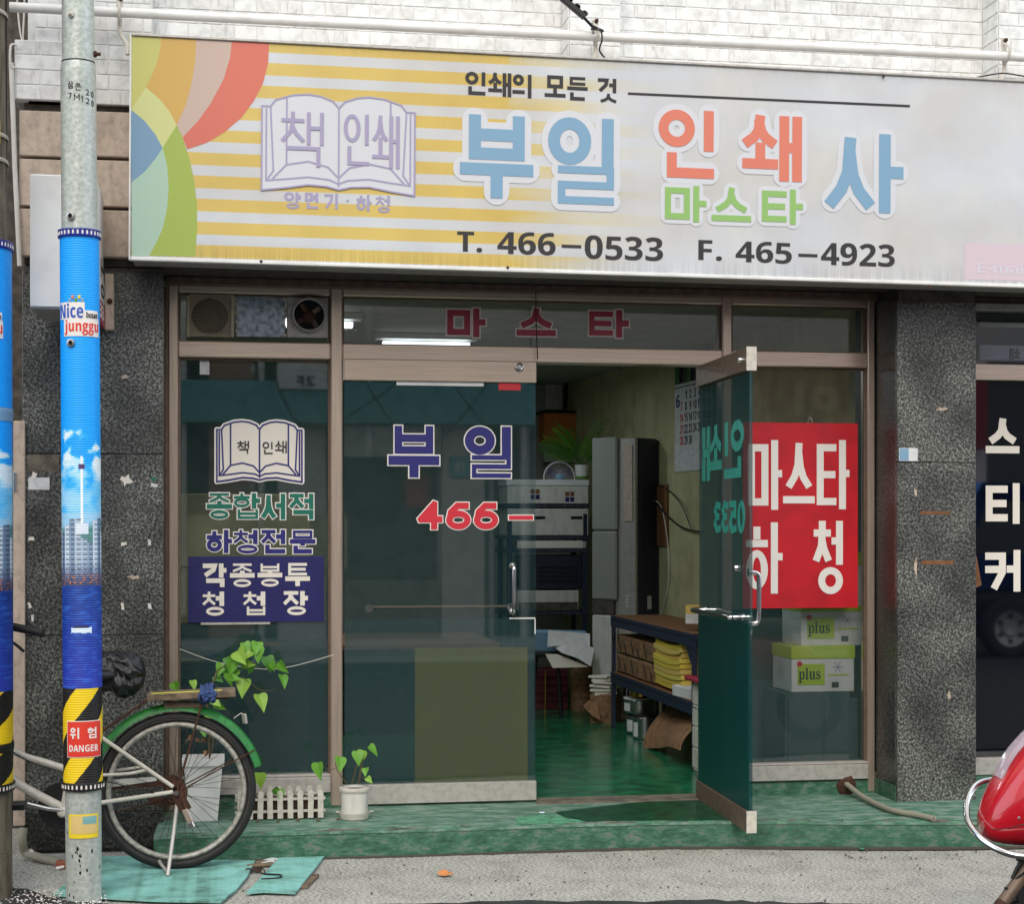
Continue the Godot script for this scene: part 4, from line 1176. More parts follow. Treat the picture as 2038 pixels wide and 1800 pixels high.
	var pk1: Vector3 = L.call(2038, 487)
	box(s, "pink_box", mat("pink_print", rgb(208, 190, 199), 0.45), Vector3(pk0.x, pk0.y, zf - 0.001), Vector3(wm - 0.03, pk1.y, zf + 0.0004), 0)
	var em: Vector3 = L.call(1946, 544)
	latin(s, "email_line", "E-mail :", M.pad, 0.3, 0.05, at(Vector3(em.x, em.y, zf + 0.0005)), "Droid Sans", false)
	for q in [[1757, 153], [520, 521], [1010, 533], [1850, 571]]:
		var e: Vector3 = L.call(q[0], q[1])
		put(s, "screw", lathe([Vector2(0, 0.004), Vector2(0.006, 0.003), Vector2(0.007, 0.0)], 10), M.rust, turn(Vector3(e.x, e.y, 0.006), Vector3(PI / 2, 0, 0)))
	LT = Transform3D()
	# brackets that tie the sign to the pipe, the pipe itself
	var zp := 0.45
	var r := thing("white_pipe_rail", "long white painted pipe running above the signboard on hooked brackets", "pipe", P(1000, 55, zp))
	tube(r, "pipe", M.white_paint, [P(20, 14, zp), P(1190, 73, zp), P(2300, 127, zp)], 0.0215, 18)
	for u in [238.0, 1187.0, 2003.0]:
		var v: float = 25.0 + (u - 238.0) * 0.0457
		var c := P(u, v, zp)
		var br2 := put(r, "bracket", cbox(Vector3(0.03, 0.09, 0.005), 0.001), M.white_worn, at(c + Vector3(0, 0.03, -0.03)))
		tube(br2, "clamp", M.white_worn, curve([c + Vector3(-0.004, 0.05, -0.02), c + Vector3(0, 0.028, 0.018), c + Vector3(0.002, 0, 0.028), c + Vector3(0, -0.03, 0.016), c + Vector3(0, -0.045, -0.02)], 5), 0.006, 8)
		tube(br2, "hook", M.white_worn, curve([c + Vector3(0, -0.02, -0.03), c + Vector3(0.002, -0.08, -0.03), c + Vector3(0.03 if u < 300 else -0.02, -0.13, -0.02), c + Vector3(0.035 if u < 300 else -0.03, -0.18, -0.01)], 5), 0.01, 8)
		put(br2, "bolt", cbox(Vector3(0.016, 0.016, 0.02), 0.003), M.rust, at(c + Vector3(0.005, 0.068, -0.02)))
	var lamp := thing("black_lamp_bar", "black three-headed lamp bar slanting up from the pipe rail", "lamp", P(1187, 60, 0.47))
	var l0 := P(1163, 36, 0.5)
	var l1 := P(1118, -6, 0.52)
	var ax := (l1 - l0).normalized()
	put(lamp, "bar", cbox(Vector3(l0.distance_to(l1), 0.024, 0.03), 0.003), M.black, Transform3D(Basis(Vector3.BACK, atan2(ax.y, ax.x)), (l0 + l1) / 2))
	for k in 3:
		var q := l0.lerp(l1, 0.1 + k * 0.33) + Vector3(0.012, 0.012, 0.0)
		put(lamp, "lens", lathe([Vector2(0, 0.012), Vector2(0.012, 0.009), Vector2(0.016, 0.0), Vector2(0.0, -0.004)], 16, true), M.black, Transform3D(Basis(Vector3.BACK, atan2(ax.y, ax.x) - PI), q))
	tube(lamp, "arm", M.black, [l0, P(1178, 52, 0.49), P(1200, 62, 0.46)], 0.007, 8)
	tube(lamp, "arm", M.steel, [P(1178, 46, 0.48), P(1180, 66, 0.47), P(1190, 74, 0.45)], 0.006, 8)
	tube(lamp, "wire", M.black, curve([P(1176, 58, 0.5), P(1195, 62, 0.52), P(1198, 80, 0.52), P(1193, 100, 0.5), P(1205, 117, 0.48)], 5), 0.004, 6)
	var wire := thing("black_wire", "thin black wire arching over the top edge of the signboard at the right", "wire", P(1980, 150, 0.5))
	tube(wire, "wire", M.black, curve([P(1935, 156, 0.5), P(1965, 150, 0.52), P(1998, 146, 0.54), P(2038, 152, 0.5), P(2080, 158, 0.5)], 5), 0.0035, 6)

func W(z: float, y: float, off := 0.0) -> Vector3:
	return Vector3(3.2409 + 0.0909 * z - off, y, z)

func build_room() -> void:
	var y0 := 0.13
	kind(put(self, "shop_floor", slab([Vector3(-0.4, 0, -0.1), Vector3(3.22, 0, -0.1), Vector3(2.75, 0, -5.6), Vector3(-0.4, 0, -5.6)], y0, 0.1), M.green_floor))
	var a := W(-0.1, 0)
	var e := W(-5.62, 0)
	var rw := put(self, "right_inner_wall", cbox(Vector3(a.distance_to(e), 2.6, 0.06), 0), M.olive_wall, turn((a + e) / 2 + Vector3(0.03, 1.36, 0), Vector3(0, -(PI / 2 - 0.0907), 0)))
	kind(rw)
	kind(box(self, "back_inner_wall", M.back_wall, Vector3(-0.4, 0.05, -5.72), Vector3(2.75, 2.66, -5.62), 0))
	kind(box(self, "left_inner_wall", M.back_wall, Vector3(-0.5, 0.05, -5.7), Vector3(-0.4, 2.66, -0.31), 0))
	kind(box(self, "ceiling", M.back_wall, Vector3(-0.5, 2.612, -5.7), Vector3(3.26, 2.66, -0.112), 0))
	# fluorescent fittings; the rear one is an unseen addition that brightens the room
	for k in 3:
		var z: float = [-2.1, -1.2, -3.4][k]
		var xa: float = [X(752, -2.1), X(498, -1.2), X(860, -3.4)][k]
		var l := thing("fluorescent_lamp", ["lit fluorescent fitting seen through the transom above the closed door leaf", "lit fluorescent fitting on the ceiling behind the vent units", "added fluorescent fitting farther back on the ceiling, out of view, to brighten the room"][k], "ceiling lamp", Vector3(xa + 0.3, 2.6, z), "fluorescent fittings on the ceiling")
		box(l, "fitting", M.white_plastic, Vector3(xa - 0.02, 2.575, z - 0.06), Vector3(xa + 0.6, 2.611, z + 0.06), 0.004)
		if not M.has("lit"):
			var m := mat("lit", Color(1, 1, 1), 0.5)
			m.emission_enabled = true
			m.emission = Color(0.93, 0.98, 1.0)
			m.emission_energy_multiplier = 1.3
		for s in 2: tube(l, "tube", M.lit, [Vector3(xa + 0.03, 2.548, z - 0.03 + s * 0.06), Vector3(xa + 0.55, 2.548, z - 0.03 + s * 0.06)], 0.014, 10)
		var al := AreaLight3D.new()
		al.name = "lamp_light"
		al.area_size = Vector2(0.54, 0.09)
		al.light_energy = [0.36, 0.3, 0.2][k]
		al.light_color = Color(0.93, 0.98, 1.0)
		al.area_range = 9.0
		al.shadow_enabled = true
		l.add_child(al)
		al.global_transform = turn(Vector3(xa + 0.3, 2.527, z), Vector3(-PI / 2, 0, 0))
	# tower air conditioner
	var ac := thing("air_conditioner", "tall white tower air conditioner standing against the olive wall", "air conditioner", P(1226, 1300, -3.35) * Vector3(1, 0, 1) + Vector3(0, y0, 0))
	ac.rotation.y = deg_to_rad(-57)
	LT = ac.global_transform
	box(ac, "body", mat("ac_body", rgb(44, 48, 62), 0.6), Vector3(-0.2, 0, -0.25), Vector3(0.18, 1.93, -0.03), 0.02)
	box(ac, "front", M.alu_dull, Vector3(-0.2, 0, -0.029), Vector3(0.18, 1.93, 0.0), 0.006)
	mat("ac_grey", rgb(150, 150, 144), 0.4)
	box(ac, "front_panel", M.ac_grey, Vector3(-0.21, 1.3, 0.001), Vector3(0.03, 1.94, 0.03), 0.01)
	box(ac, "front_panel", M.ac_grey, Vector3(-0.21, 0.82, 0.001), Vector3(0.025, 1.293, 0.03), 0.01)
	box(ac, "display", M.soffit, Vector3(-0.21, 0.72, 0.001), Vector3(0.0, 0.815, 0.026), 0.004)
	box(ac, "front_panel", M.white_dirty, Vector3(-0.21, 0.0, 0.001), Vector3(0.02, 0.715, 0.03), 0.012)
	box(ac, "recess", M.cladding, Vector3(0.08, 1.36, 0.0005), Vector3(0.16, 1.88, 0.008), 0.003)
	box(ac, "recess", M.cladding, Vector3(0.09, 0.45, 0.0005), Vector3(0.15, 0.72, 0.006), 0.003)
	for k in 3: box(ac, "air_slot", M.dark, Vector3(0.075 + 0.035 * k, 0.05, 0.0005), Vector3(0.092 + 0.035 * k, 0.36, 0.004), 0)
	for k in 4: box(ac, "indicator", M.vinyl_white, Vector3(0.1, 0.78 + 0.022 * k, 0.0005), Vector3(0.115, 0.79 + 0.022 * k, 0.003), 0)
	box(ac, "paper_note", M.paper, Vector3(0.1805, 0.76, -0.16), Vector3(0.182, 0.85, -0.12), 0)
	box(ac, "rating_plate", M.paper, Vector3(0.1805, 0.42, -0.17), Vector3(0.182, 0.45, -0.09), 0)
	LT = Transform3D()
	# shelf of slotted steel with boxes along the back
	var zb := -4.1
	var sh := thing("steel_shelf", "navy slotted steel shelf at the back, left of the air conditioner", "shelf", P(1090, 1300, zb) * Vector3(1, 0, 1) + Vector3(0, y0, 0))
	mat("steel_navy", rgb(34, 44, 68), 0.5)
	for q in [[1160, 0.0], [1010, 0.0], [1160, -0.42], [1010, -0.42]]:
		var x := X(q[0], zb)
		box(sh, "post", M.steel_navy, Vector3(x, y0, zb + q[1] - 0.03), Vector3(x + 0.035, 1.55, zb + q[1]), 0.002)
	for v in [1003.0, 1066.0, 1092.0, 1217.0]:
		var b := box(sh, "shelf_board", M.steel_navy, Vector3(X(1004, zb), Y(1100, v + 8, zb), zb - 0.44), Vector3(X(1172, zb), Y(1100, v, zb), zb + 0.004), 0.002)
		for k in 8: pbox(b, "slot", M.soffit, 1068 + k * 13, v + 3, 1076 + k * 13, v + 6, zb + 0.0055, 0.001, 0)
	var on := func(nm: String, label: String, cat: String, m: Material, u0: float, v0: float, u1: float, v1: float, z: float, d: float) -> Node3D:
		var t := thing(nm, label, cat, P((u0 + u1) / 2, v1, z - d / 2))
		pbox(t, "body", m, u0, v0, u1, v1, z, d, 0.004)
		return t
	var c1: Node3D = on.call("white_carton", "white carton printed with blue and brown squares under the fan", "carton", M.white_dirty, 1010, 957, 1171, 1003, zb, 0.4)
	pbox(c1, "lid", M.white_plastic, 1008, 955, 1173, 967, zb + 0.006, 0.412, 0.004)
	for i in 2:
		for k in 2:
			pbox(c1, "print_square", [M.board, M.panel_navy][k], 1125 + i * 10, 979 + k * 11, 1133 + i * 10, 988 + k * 11, zb + 0.0015, 0.001, 0)
			pbox(c1, "print_square", [M.board, M.panel_navy][k], 1056 + i * 10, 974 + k * 11, 1064 + i * 10, 983 + k * 11, zb + 0.0015, 0.001, 0)
	var c2: Node3D = on.call("drawer_box", "plain cream box with two dark hand slots on the steel shelf", "box", M.white_dirty, 1010, 1013, 1171, 1066, zb, 0.4)
	for u in [1062.0, 1136.0]: pbox(c2, "hand_slot", M.dark, u, 1028, u + 23, 1034, zb + 0.0015, 0.002, 0)
	on.call("paper_pile", "flat pile of cream paper between the steel shelf boards", "paper", M.vinyl_cream, 1030, 1077, 1168, 1092, zb, 0.35)
	var pr: Node3D = on.call("black_printer", "dark navy printer on the lower board of the steel shelf", "printer", mat("printer_dark", rgb(34, 38, 54), 0.4), 1040, 1106, 1158, 1172, zb - 0.01, 0.36)
	for k in 4: pbox(pr, "paper_slot", M.dark, 1070, 1128 + k * 9, 1150, 1132 + k * 9, zb - 0.006, 0.003, 0)
	var sc: Node3D = on.call("grey_scanner", "cream flat machine under the dark printer on the shelf", "scanner", M.white_dirty, 1030, 1176, 1152, 1216, zb + 0.004, 0.38)
	pbox(sc, "dark_foot", M.soffit, 1032, 1199, 1150, 1215, zb + 0.007, 0.01, 0.002)
	# fan, its grille half sunk behind the carton lid
	var fc := P(1113, 951, zb - 0.16)
	var fan := thing("desk_fan", "white wire fan with blue blades standing on the white carton", "fan", fc + Vector3(0, -0.1, 0))
	put(fan, "rim", lathe(ring_prof(0.115, 0.006), 36, true), M.white_plastic, turn(fc, Vector3(PI / 2, 0, 0)))
	for k in 40:
		var an := TAU * k / 40.0
		tube(fan, "wire", M.white_plastic, [fc + Vector3(cos(an) * 0.02, sin(an) * 0.02, 0.035), fc + Vector3(cos(an) * 0.08, sin(an) * 0.08, 0.03), fc + Vector3(cos(an) * 0.114, sin(an) * 0.114, 0.0)], 0.0013, 4)
	put(fan, "hub", lathe([Vector2(0.03, 0), Vector2(0.028, 0.012), Vector2(0.0, 0.016)], 20, true), M.letter_blue, turn(fc + Vector3(0, 0, 0.03), Vector3(PI / 2, 0, 0)))
	for k in 3: put(fan, "blade", cbox(Vector3(0.085, 0.07, 0.004), 0.002), M.panel_navy, at(fc) * Transform3D(Basis(Vector3.BACK, TAU * k / 3 + 0.5), Vector3.ZERO) * turn(Vector3(0.055, 0, 0), Vector3(0.5, 0, 0)))
	box(fan, "stand", M.white_plastic, fc + Vector3(-0.02, -0.12, -0.05), fc + Vector3(0.02, -0.02, -0.02), 0.005)
	# palm in a white pot
	var pp := P(1158, 953, zb - 0.1)
	var palm := thing("potted_palm", "palm in a small white pot on the carton beside the fan", "plant", pp)
	put(palm, "pot", lathe([Vector2(0.0, 0.0), Vector2(0.045, 0.0), Vector2(0.054, 0.1), Vector2(0.048, 0.1), Vector2(0.046, 0.085), Vector2(0, 0.085)], 24), M.white_plastic, at(pp))
	put(palm, "pot_saucer", lathe([Vector2(0.0, 0.0), Vector2(0.05, 0.0), Vector2(0.052, 0.016), Vector2(0.046, 0.016)], 24), M.leaf, at(pp + Vector3(0, 0.001, 0)))
	for k in 13:
		var an := [0.5, 2.6, 2.9, 3.3, 3.7, 1.9, 1.4, 0.15, -0.5, 2.2, -0.2, 4.2, 3.0][k] as float
		var ln := [0.42, 0.3, 0.34, 0.3, 0.26, 0.3, 0.22, 0.22, 0.2, 0.36, 0.16, 0.25, 0.2][k] as float
		var dz := rng.randf_range(-0.5, 0.6)
		var lean := [0.45, 0.75, 0.5, 0.95, 1.1, 0.3, 0.35, 0.8, 1.0, 0.55, 1.2, 1.2, 1.2][k] as float
		var dir := Vector3(cos(an), 0, dz * 0.6).normalized()
		var pts := []
		for i in 9:
			var q := i / 8.0
			pts.append(pp + Vector3(0, 0.085, 0) + dir * ln * q * lean * (0.5 + 0.5 * q) + Vector3(0, ln * (q - 0.35 * lean * q * q), 0))
		var fr := tube(palm, "stem", M.leaf_dark, pts, 0.0022, 5)
		var st := new_st()
		for i in range(3, 9):
			for q in 2:
				for h in 2:
					var p0: Vector3 = pts[i].lerp(pts[i - 1], h * 0.5)
					var tdir: Vector3 = (pts[i] - pts[i - 1]).normalized()
					var sd := tdir.cross(Vector3(0.2, 0.1, 1)).normalized() * (1 if q else -1)
					var tip := p0 + (sd * 0.8 + tdir * 0.7).normalized() * (0.075 - 0.006 * absf(i - 5)) + Vector3(0, -0.01, 0)
					var wv := tdir * 0.006
					quad(st, p0 - wv, p0.lerp(tip, 0.5) - wv * 1.2, tip, p0.lerp(tip, 0.5) + wv * 1.2 + Vector3(0, 0, 0.003), Vector3(0, 0.3, 1))
		put(fr, "leaflets", st.commit(), M.leaf_dark if k % 3 else M.leaf)
	var ob := thing("orange_box", "orange brown cabinet hanging on the back wall behind the palm", "cabinet", P(1110, 882, -5.3))
	pbox(ob, "body", mat("orange", rgb(186, 106, 44), 0.7), 1083, 822, 1150, 882, -5.3, 0.25, 0.004)
	pbox(ob, "top_board", M.dark, 1080, 817, 1155, 822, -5.28, 0.3, 0.002)
	pbox(ob, "lower_shelf", M.back_wall, 1083, 884, 1150, 920, -5.31, 0.2, 0.004)
	var fb := thing("fuse_box", "pale grey panel on the back wall above the orange cabinet", "fuse box", P(1105, 815, -5.55))
	pbox(fb, "panel", M.white_dirty, 1086, 752, 1120, 815, -5.57, 0.04, 0.004)
	var wc := thing("black_wall_cable", "thick black cable bending down the back wall above the palm", "cable", P(1110, 742, -5.4))
	tube(wc, "cable", M.black, curve([P(1040, 740, -5.4), P(1090, 741, -5.4), P(1118, 746, -5.4), P(1127, 762, -5.4), P(1125, 817, -5.3)], 6), 0.014, 8)
	# slotted rack along the right wall
	var rk := thing("navy_rack", "low navy slotted angle rack with two wooden shelves along the right wall", "rack", Vector3(2.68, y0, -2.0))
	var zn := -0.9
	var zf := -2.86
	for q in [[2.5, zn], [2.84, zn], [2.5, zf], [2.84, zf]]: box(rk, "post", M.steel_navy, Vector3(q[0], y0, q[1] - 0.02), Vector3(q[0] + 0.022, 0.87, q[1] + 0.02), 0.002)
	for y in [0.87, 0.5]:
		var bm := box(rk, "side_beam", M.steel_navy, Vector3(2.494, y - 0.07, zf - 0.02), Vector3(2.4995, y, zn + 0.02), 0.001)
		for k in 44: box(bm, "slot", M.dark, Vector3(2.4925, y - 0.028, zf + 0.04 + k * 0.05), Vector3(2.4935, y - 0.018, zf + 0.068 + k * 0.05), 0)
		box(rk, "end_beam", M.steel_navy, Vector3(2.523, y - 0.07, zn + 0.018), Vector3(2.84, y, zn + 0.022), 0.001)
		box(rk, "shelf_board", M.board, Vector3(2.501, y - 0.016, zf), Vector3(2.86, y + 0.004, zn + 0.015), 0.002)
	for q in [[zn - 0.02, 1.0], [zf + 0.02, -1.0]]:
		put(rk, "corner_brace", polys_mesh([PackedVector2Array([Vector2(0, 0), Vector2(0.1 * q[1], 0), Vector2(0, -0.1)])], 0.003), M.steel_navy, turn(Vector3(2.497, 0.8, q[0]), Vector3(0, PI / 2, 0)))
	# wrapped reams, three by two
	var names := ["bottom ream nearest the air conditioner", "bottom ream in the middle of the three", "bottom ream beside the yellow stack", "top ream nearest the air conditioner", "top ream in the middle of the three", "top ream beside the yellow stack"]
	for k in 6:
		var z := -2.66 + (k % 3) * 0.34
		var y := 0.507 + (k / 3) * 0.125
		var r := thing("wrapped_ream", "brown paper wrapped ream, " + names[k], "paper ream", Vector3(2.65, y, z), "wrapped reams on the navy rack")
		put(r, "wrapper", cbox(Vector3(0.26, 0.12, 0.33), 0.012), M.kraft, turn(Vector3(2.65, y + 0.06, z), Vector3(0, rng.randf_range(-0.05, 0.05), 0)))
		for i in 2:
			var p := latin(r, "print", "paper", M.black_ink, 0.1, 0.026, turn(Vector3(2.518, y + 0.09 - 0.03 * i, z - 0.1 + 0.16 * i), Vector3(0, -PI / 2, 0)) * Transform3D(Basis(Vector3.BACK, -0.9), Vector3.ZERO), "Droid Serif", true, 0.0008)
	# yellow paper in sagging bundles
	var yt := thing("yellow_paper_stack", "tall stack of bright yellow paper sagging in bundles on the rack", "paper stack", Vector3(2.64, 0.505, -1.55))
	for k in 9:
		var rows := []
		var th := 0.024 + 0.003 * (k % 2)
		var off := rng.randf_range(-0.012, 0.012)
		for i in 2:
			var row := []
			for j in 13:
				var q := j / 12.0
				var sag := -0.03 * sin(q * PI * 0.75 + 0.4) * (0.35 + 0.08 * k) if q < 1.0 else 0.0
				row.append(Vector3(2.515 + off + i * 0.24, 0.545 + k * 0.031 + sag, -1.78 + q * 0.6))
			rows.append(row)
		put(yt, "bundle", sheet(rows, th), mat("yellow_paper%d" % k, rgb(214, 182 + k % 3 * 6, 70 + (k % 4) * 10), 0.75))
	var wr := thing("white_paper_ream", "small white open ream in front of the yellow stack", "paper ream", Vector3(2.6, 0.505, -1.05))
	put(wr, "ream", cbox(Vector3(0.22, 0.06, 0.34), 0.003), M.paper, turn(Vector3(2.61, 0.537, -1.1), Vector3(0, 0.12, 0.05)))
	var pd := thing("yellow_white_notepad", "yellow and white block of note paper on the near end of the rack top", "notepad", P(1384, 1240, -1.1))
	put(pd, "white_block", cbox(Vector3(0.11, 0.055, 0.15), 0.002), M.paper, turn(P(1386, 1231, -1.15), Vector3(0, -0.35, 0)))
	put(pd, "yellow_block", cbox(Vector3(0.11, 0.045, 0.15), 0.002), M.yellow_paper3, turn(P(1386, 1231, -1.15) + Vector3(0, 0.0505, 0), Vector3(0, -0.35, 0)))
	# ink tins
	for k in 4:
		var spot: Array = [[2.63, -2.56, 0.133, 0.1, 0.13], [2.61, -2.55, 0.265, 0.1, 0.1], [2.62, -2.55, 0.367, 0.075, 0.1], [2.58, -2.28, 0.133, 0.075, 0.15]][k]
		var tin := thing("ink_tin", ["blue banded ink tin on the floor under the rack", "silver ink tin in the middle of the pile under the rack", "golden ink tin on top of the pile under the rack", "labelled ink tin standing beside the tin pile"][k], "tin", Vector3(spot[0], spot[2], spot[1]), "ink tins under the navy rack")
		var r: float = spot[3]
		var h: float = spot[4] - 0.012
		if not M.has("gold"): mat("gold", rgb(226, 172, 84), 0.25, 1.0)
		put(tin, "body", lathe([Vector2(r - 0.003, 0.0), Vector2(r, 0.004), Vector2(r, h - 0.006), Vector2(r - 0.003, h)], 28), [M.steel, M.steel, M.gold, M.steel][k], at(tin.position))
		put(tin, "lid", lathe([Vector2(r + 0.003, h), Vector2(r + 0.003, h + 0.009), Vector2(r - 0.006, h + 0.01), Vector2(0, h + 0.008)], 28), [M.panel_navy, M.white_plastic, M.vinyl_crimson, M.black][k], at(tin.position))
		put(tin, "label", lathe([Vector2(r + 0.0008, 0.015), Vector2(r + 0.0008, h * 0.75)], 10, false, -1.6, -0.9 if k != 2 else -1.4), M.paper, at(tin.position))
	var bs := thing("brown_paper_sheet", "large curled brown paper sheet leaning under the near end of the rack", "paper", Vector3(2.55, y0, -1.3))
	var rows := []
	for i in 9:
		var row := []
		var q := i / 8.0
		for j in 9:
			var p := j / 8.0
			row.append(Vector3(2.72 - 0.26 * sin(q * 1.5) + 0.03 * sin(p * 5.0), 0.45 - 0.30 * q * (1.0 - 0.25 * p) - 0.02 * cos(p * 4.0) * q, -1.95 + p * 0.95 + 0.1 * q))
		rows.append(row)
	put(bs, "sheet", sheet(rows, 0.003), M.kraft)
	var cb := thing("white_drawer_unit", "narrow white drawer unit with a red top just inside the open door", "drawer unit", Vector3(2.45, y0, -0.75))
	box(cb, "body", M.white_dirty, Vector3(2.5, y0, -0.89), Vector3(2.84, 0.62, -0.65), 0.005)
	box(cb, "red_top", M.vinyl_crimson, Vector3(2.46, 0.621, -0.92), Vector3(2.86, 0.645, -0.64), 0.005)
	for k in 4: box(cb, "drawer_front", M.white_dirty, Vector3(2.494, 0.15 + k * 0.115, -0.88), Vector3(2.4995, 0.255 + k * 0.115, -0.66), 0.002)
	# floor things at the back
	var kb := thing("kraft_carton", "crumpled brown carton on the floor at the foot of the air conditioner", "carton", P(1195, 1440, -3.1) * Vector3(1, 0, 1) + Vector3(0, y0, 0))
	put(kb, "box", cbox(Vector3(0.16, 0.22, 0.22), 0.008), M.kraft, turn(P(1205, 1412, -3.25), Vector3(0, -0.5, 0)))
	put(kb, "flap", sheet([[P(1160, 1405, -3.2), P(1185, 1384, -3.2)], [P(1178, 1425, -3.1), P(1195, 1435, -3.08)]], 0.004), M.kraft)
	var ps := thing("grey_paper_pile", "uneven pile of pale paper offcuts on the brown carton", "paper", P(1200, 1380, -3.2))
	for k in 6: put(ps, "sheet_bundle", cbox(Vector3(0.15, 0.018, 0.19), 0.003), M.vinyl_cream, turn(P(1204, 1377 - k * 6, -3.25), Vector3(rng.randf_range(-0.08, 0.08), rng.randf_range(-0.9, -0.1), rng.randf_range(-0.1, 0.1))))
	var ct := thing("cardboard_drum", "brown cardboard tube drum standing at the back of the green floor", "drum", P(1157, 1420, -3.95) * Vector3(1, 0, 1) + Vector3(0, y0, 0))
	put(ct, "drum", lathe([Vector2(0.078, 0), Vector2(0.078, 0.33), Vector2(0.072, 0.33), Vector2(0.072, 0.28), Vector2(0, 0.28)], 28), M.kraft, at(ct.position))
	var rb := thing("maroon_crate", "dark maroon ribbed crate on the floor under the steel shelf", "crate", P(1100, 1420, -4.0) * Vector3(1, 0, 1) + Vector3(0, y0, 0))
	pbox(rb, "crate", mat("maroon", rgb(88, 22, 30), 0.6), 1040, 1335, 1130, 1421, -4.05, 0.3, 0.004)
	for k in 5: pbox(rb, "rib", M.maroon, 1040, 1342 + k * 16, 1130, 1349 + k * 16, -4.044, 0.008, 0.002)
	tube(rb, "brass_rod", M.gold, [P(1086, 1335, -4.0), P(1085, 1415, -4.0)], 0.008, 8)
	var stl := thing("black_stool", "black steel stool near the back wall carrying loose paper", "stool", P(1105, 1420, -3.6) * Vector3(1, 0, 1) + Vector3(0, y0, 0))
	var sy := Y(1100, 1300, -3.6)
	pbox(stl, "seat", M.black, 1060, 1298, 1118, 1308, -3.45, 0.32, 0.01)
	for q in [[1064, -3.48], [1108, -3.48], [1068, -3.72], [1110, -3.72]]:
		var tp := P(q[0], 1306, q[1])
		tube(stl, "leg", M.black, [tp, Vector3(tp.x + (0.03 if q[0] > 1090 else -0.03), y0, tp.z)], 0.011, 8)
	var lp := thing("loose_white_papers", "folded white sheets over a blue folder lying on the black stool", "paper", P(1130, 1300, -3.5))
	put(lp, "blue_folder", cbox(Vector3(0.36, 0.14, 0.1), 0.006), M.letter_blue, turn(P(1115, 1276, -3.58), Vector3(0.1, -0.1, -0.03)))
	put(lp, "sheet", sheet([[P(1091, 1255, -3.5), P(1130, 1258, -3.52), P(1174, 1262, -3.5)], [P(1089, 1288, -3.42), P(1130, 1285, -3.44), P(1174, 1296, -3.42)]], 0.002), M.paper)
	put(lp, "sheet", sheet([[P(1105, 1290, -3.42), P(1140, 1280, -3.4), P(1183, 1290, -3.4)], [P(1118, 1300, -3.36), P(1148, 1310, -3.34), P(1176, 1327, -3.33)]], 0.002), M.paper)
	put(lp, "sheet", sheet([[P(1085, 1302, -3.4), P(1110, 1303, -3.42)], [P(1100, 1330, -3.38), P(1172, 1328, -3.38)]], 0.002), M.vinyl_cream)
	# calendar, sockets and cables on the right wall
	var rot := Vector3(0, -(PI / 2 - 0.0907), 0)
	var co := W(-3.0, 1.82, 0.006)
	var cal := thing("wall_calendar", "big wall calendar with a dark landscape picture above the June page", "calendar", co)
	LT = turn(co, rot)
	box(cal, "page", M.paper, Vector3(0, 0, 0), Vector3(0.7, 0.58, 0.002), 0)
	box(cal, "picture", mat("landscape", rgb(30, 42, 62), 0.5), Vector3(0.01, 0.585, 0), Vector3(0.69, 1.0, 0.0025), 0)
	for k in 9:
		var poly := PackedVector2Array([Vector2(0.02 + k * 0.07, 0.59), Vector2(0.09 + k * 0.07, 0.59), Vector2(0.08 + k * 0.07, 0.66 + 0.05 * (k % 3)), Vector2(0.055 + k * 0.07, 0.72 + 0.06 * (k % 2)), Vector2(0.03 + k * 0.07, 0.65)])
		put(cal, "picture_tree", polys_mesh([poly], 0.0006), [M.leaf_dark, M.dark, M.granite_dark][k % 3], at(Vector3(0, 0, 0.0027)))
	box(cal, "rule", M.panel_navy, Vector3(0.01, 0.555, 0.002), Vector3(0.69, 0.562, 0.003), 0)
	latin(cal, "month_number", "6", M.panel_navy, 0.07, 0.085, at(Vector3(0.03, 0.425, 0.0021)))
	for d in range(1, 31):
		var c := d % 7
		var r := d / 7
		latin(cal, "day_number", str(d), M.vinyl_red if c == 0 else M.black_ink, 0.035 if d < 10 else 0.062, 0.058, at(Vector3(0.135 + c * 0.082 - (0.017 if d < 10 else 0.031), 0.475 - r * 0.075, 0.0021)))
	LT = Transform3D()
	var so := W(-3.55, 1.32, 0.0)
	var ob2 := thing("socket_board", "brown wooden board with a white socket strip and tangled cables", "socket board", so)
	LT = turn(so, rot)
	box(ob2, "board", M.board, Vector3(-0.1, 0.0, 0.0), Vector3(0.42, 0.42, 0.02), 0.003)
	box(ob2, "socket_strip", M.white_plastic, Vector3(-0.06, 0.13, 0.021), Vector3(0.04, 0.42, 0.06), 0.006)
	box(ob2, "plug", M.white_plastic, Vector3(-0.14, 0.3, 0.06), Vector3(0.02, 0.36, 0.1), 0.008)
	tube(ob2, "cable", M.black, curve([Vector3(-0.1, 0.32, 0.08), Vector3(-0.12, 0.5, 0.06), Vector3(0.1, 0.52, 0.05), Vector3(0.28, 0.3, 0.04), Vector3(0.7, 0.14, 0.03), Vector3(1.1, 0.1, 0.02)], 6), 0.006, 6)
	tube(ob2, "cable", M.black, curve([Vector3(0.0, 0.4, 0.06), Vector3(0.3, 0.42, 0.03), Vector3(0.7, 0.3, 0.03), Vector3(0.9, 0.12, 0.02)], 6), 0.004, 6)
	tube(ob2, "cable", M.vinyl_cream, curve([Vector3(0.02, 0.3, 0.06), Vector3(0.35, 0.27, 0.03), Vector3(0.45, -0.2, 0.01), Vector3(0.2, -0.6, 0.01), Vector3(0.15, -0.85, 0.01)], 6), 0.004, 6)
	tube(ob2, "cable", M.vinyl_cream, curve([Vector3(0.05, 0.1, 0.02), Vector3(0.06, -0.4, 0.01), Vector3(0.18, -1.0, 0.01)], 6), 0.003, 6)
	LT = Transform3D()
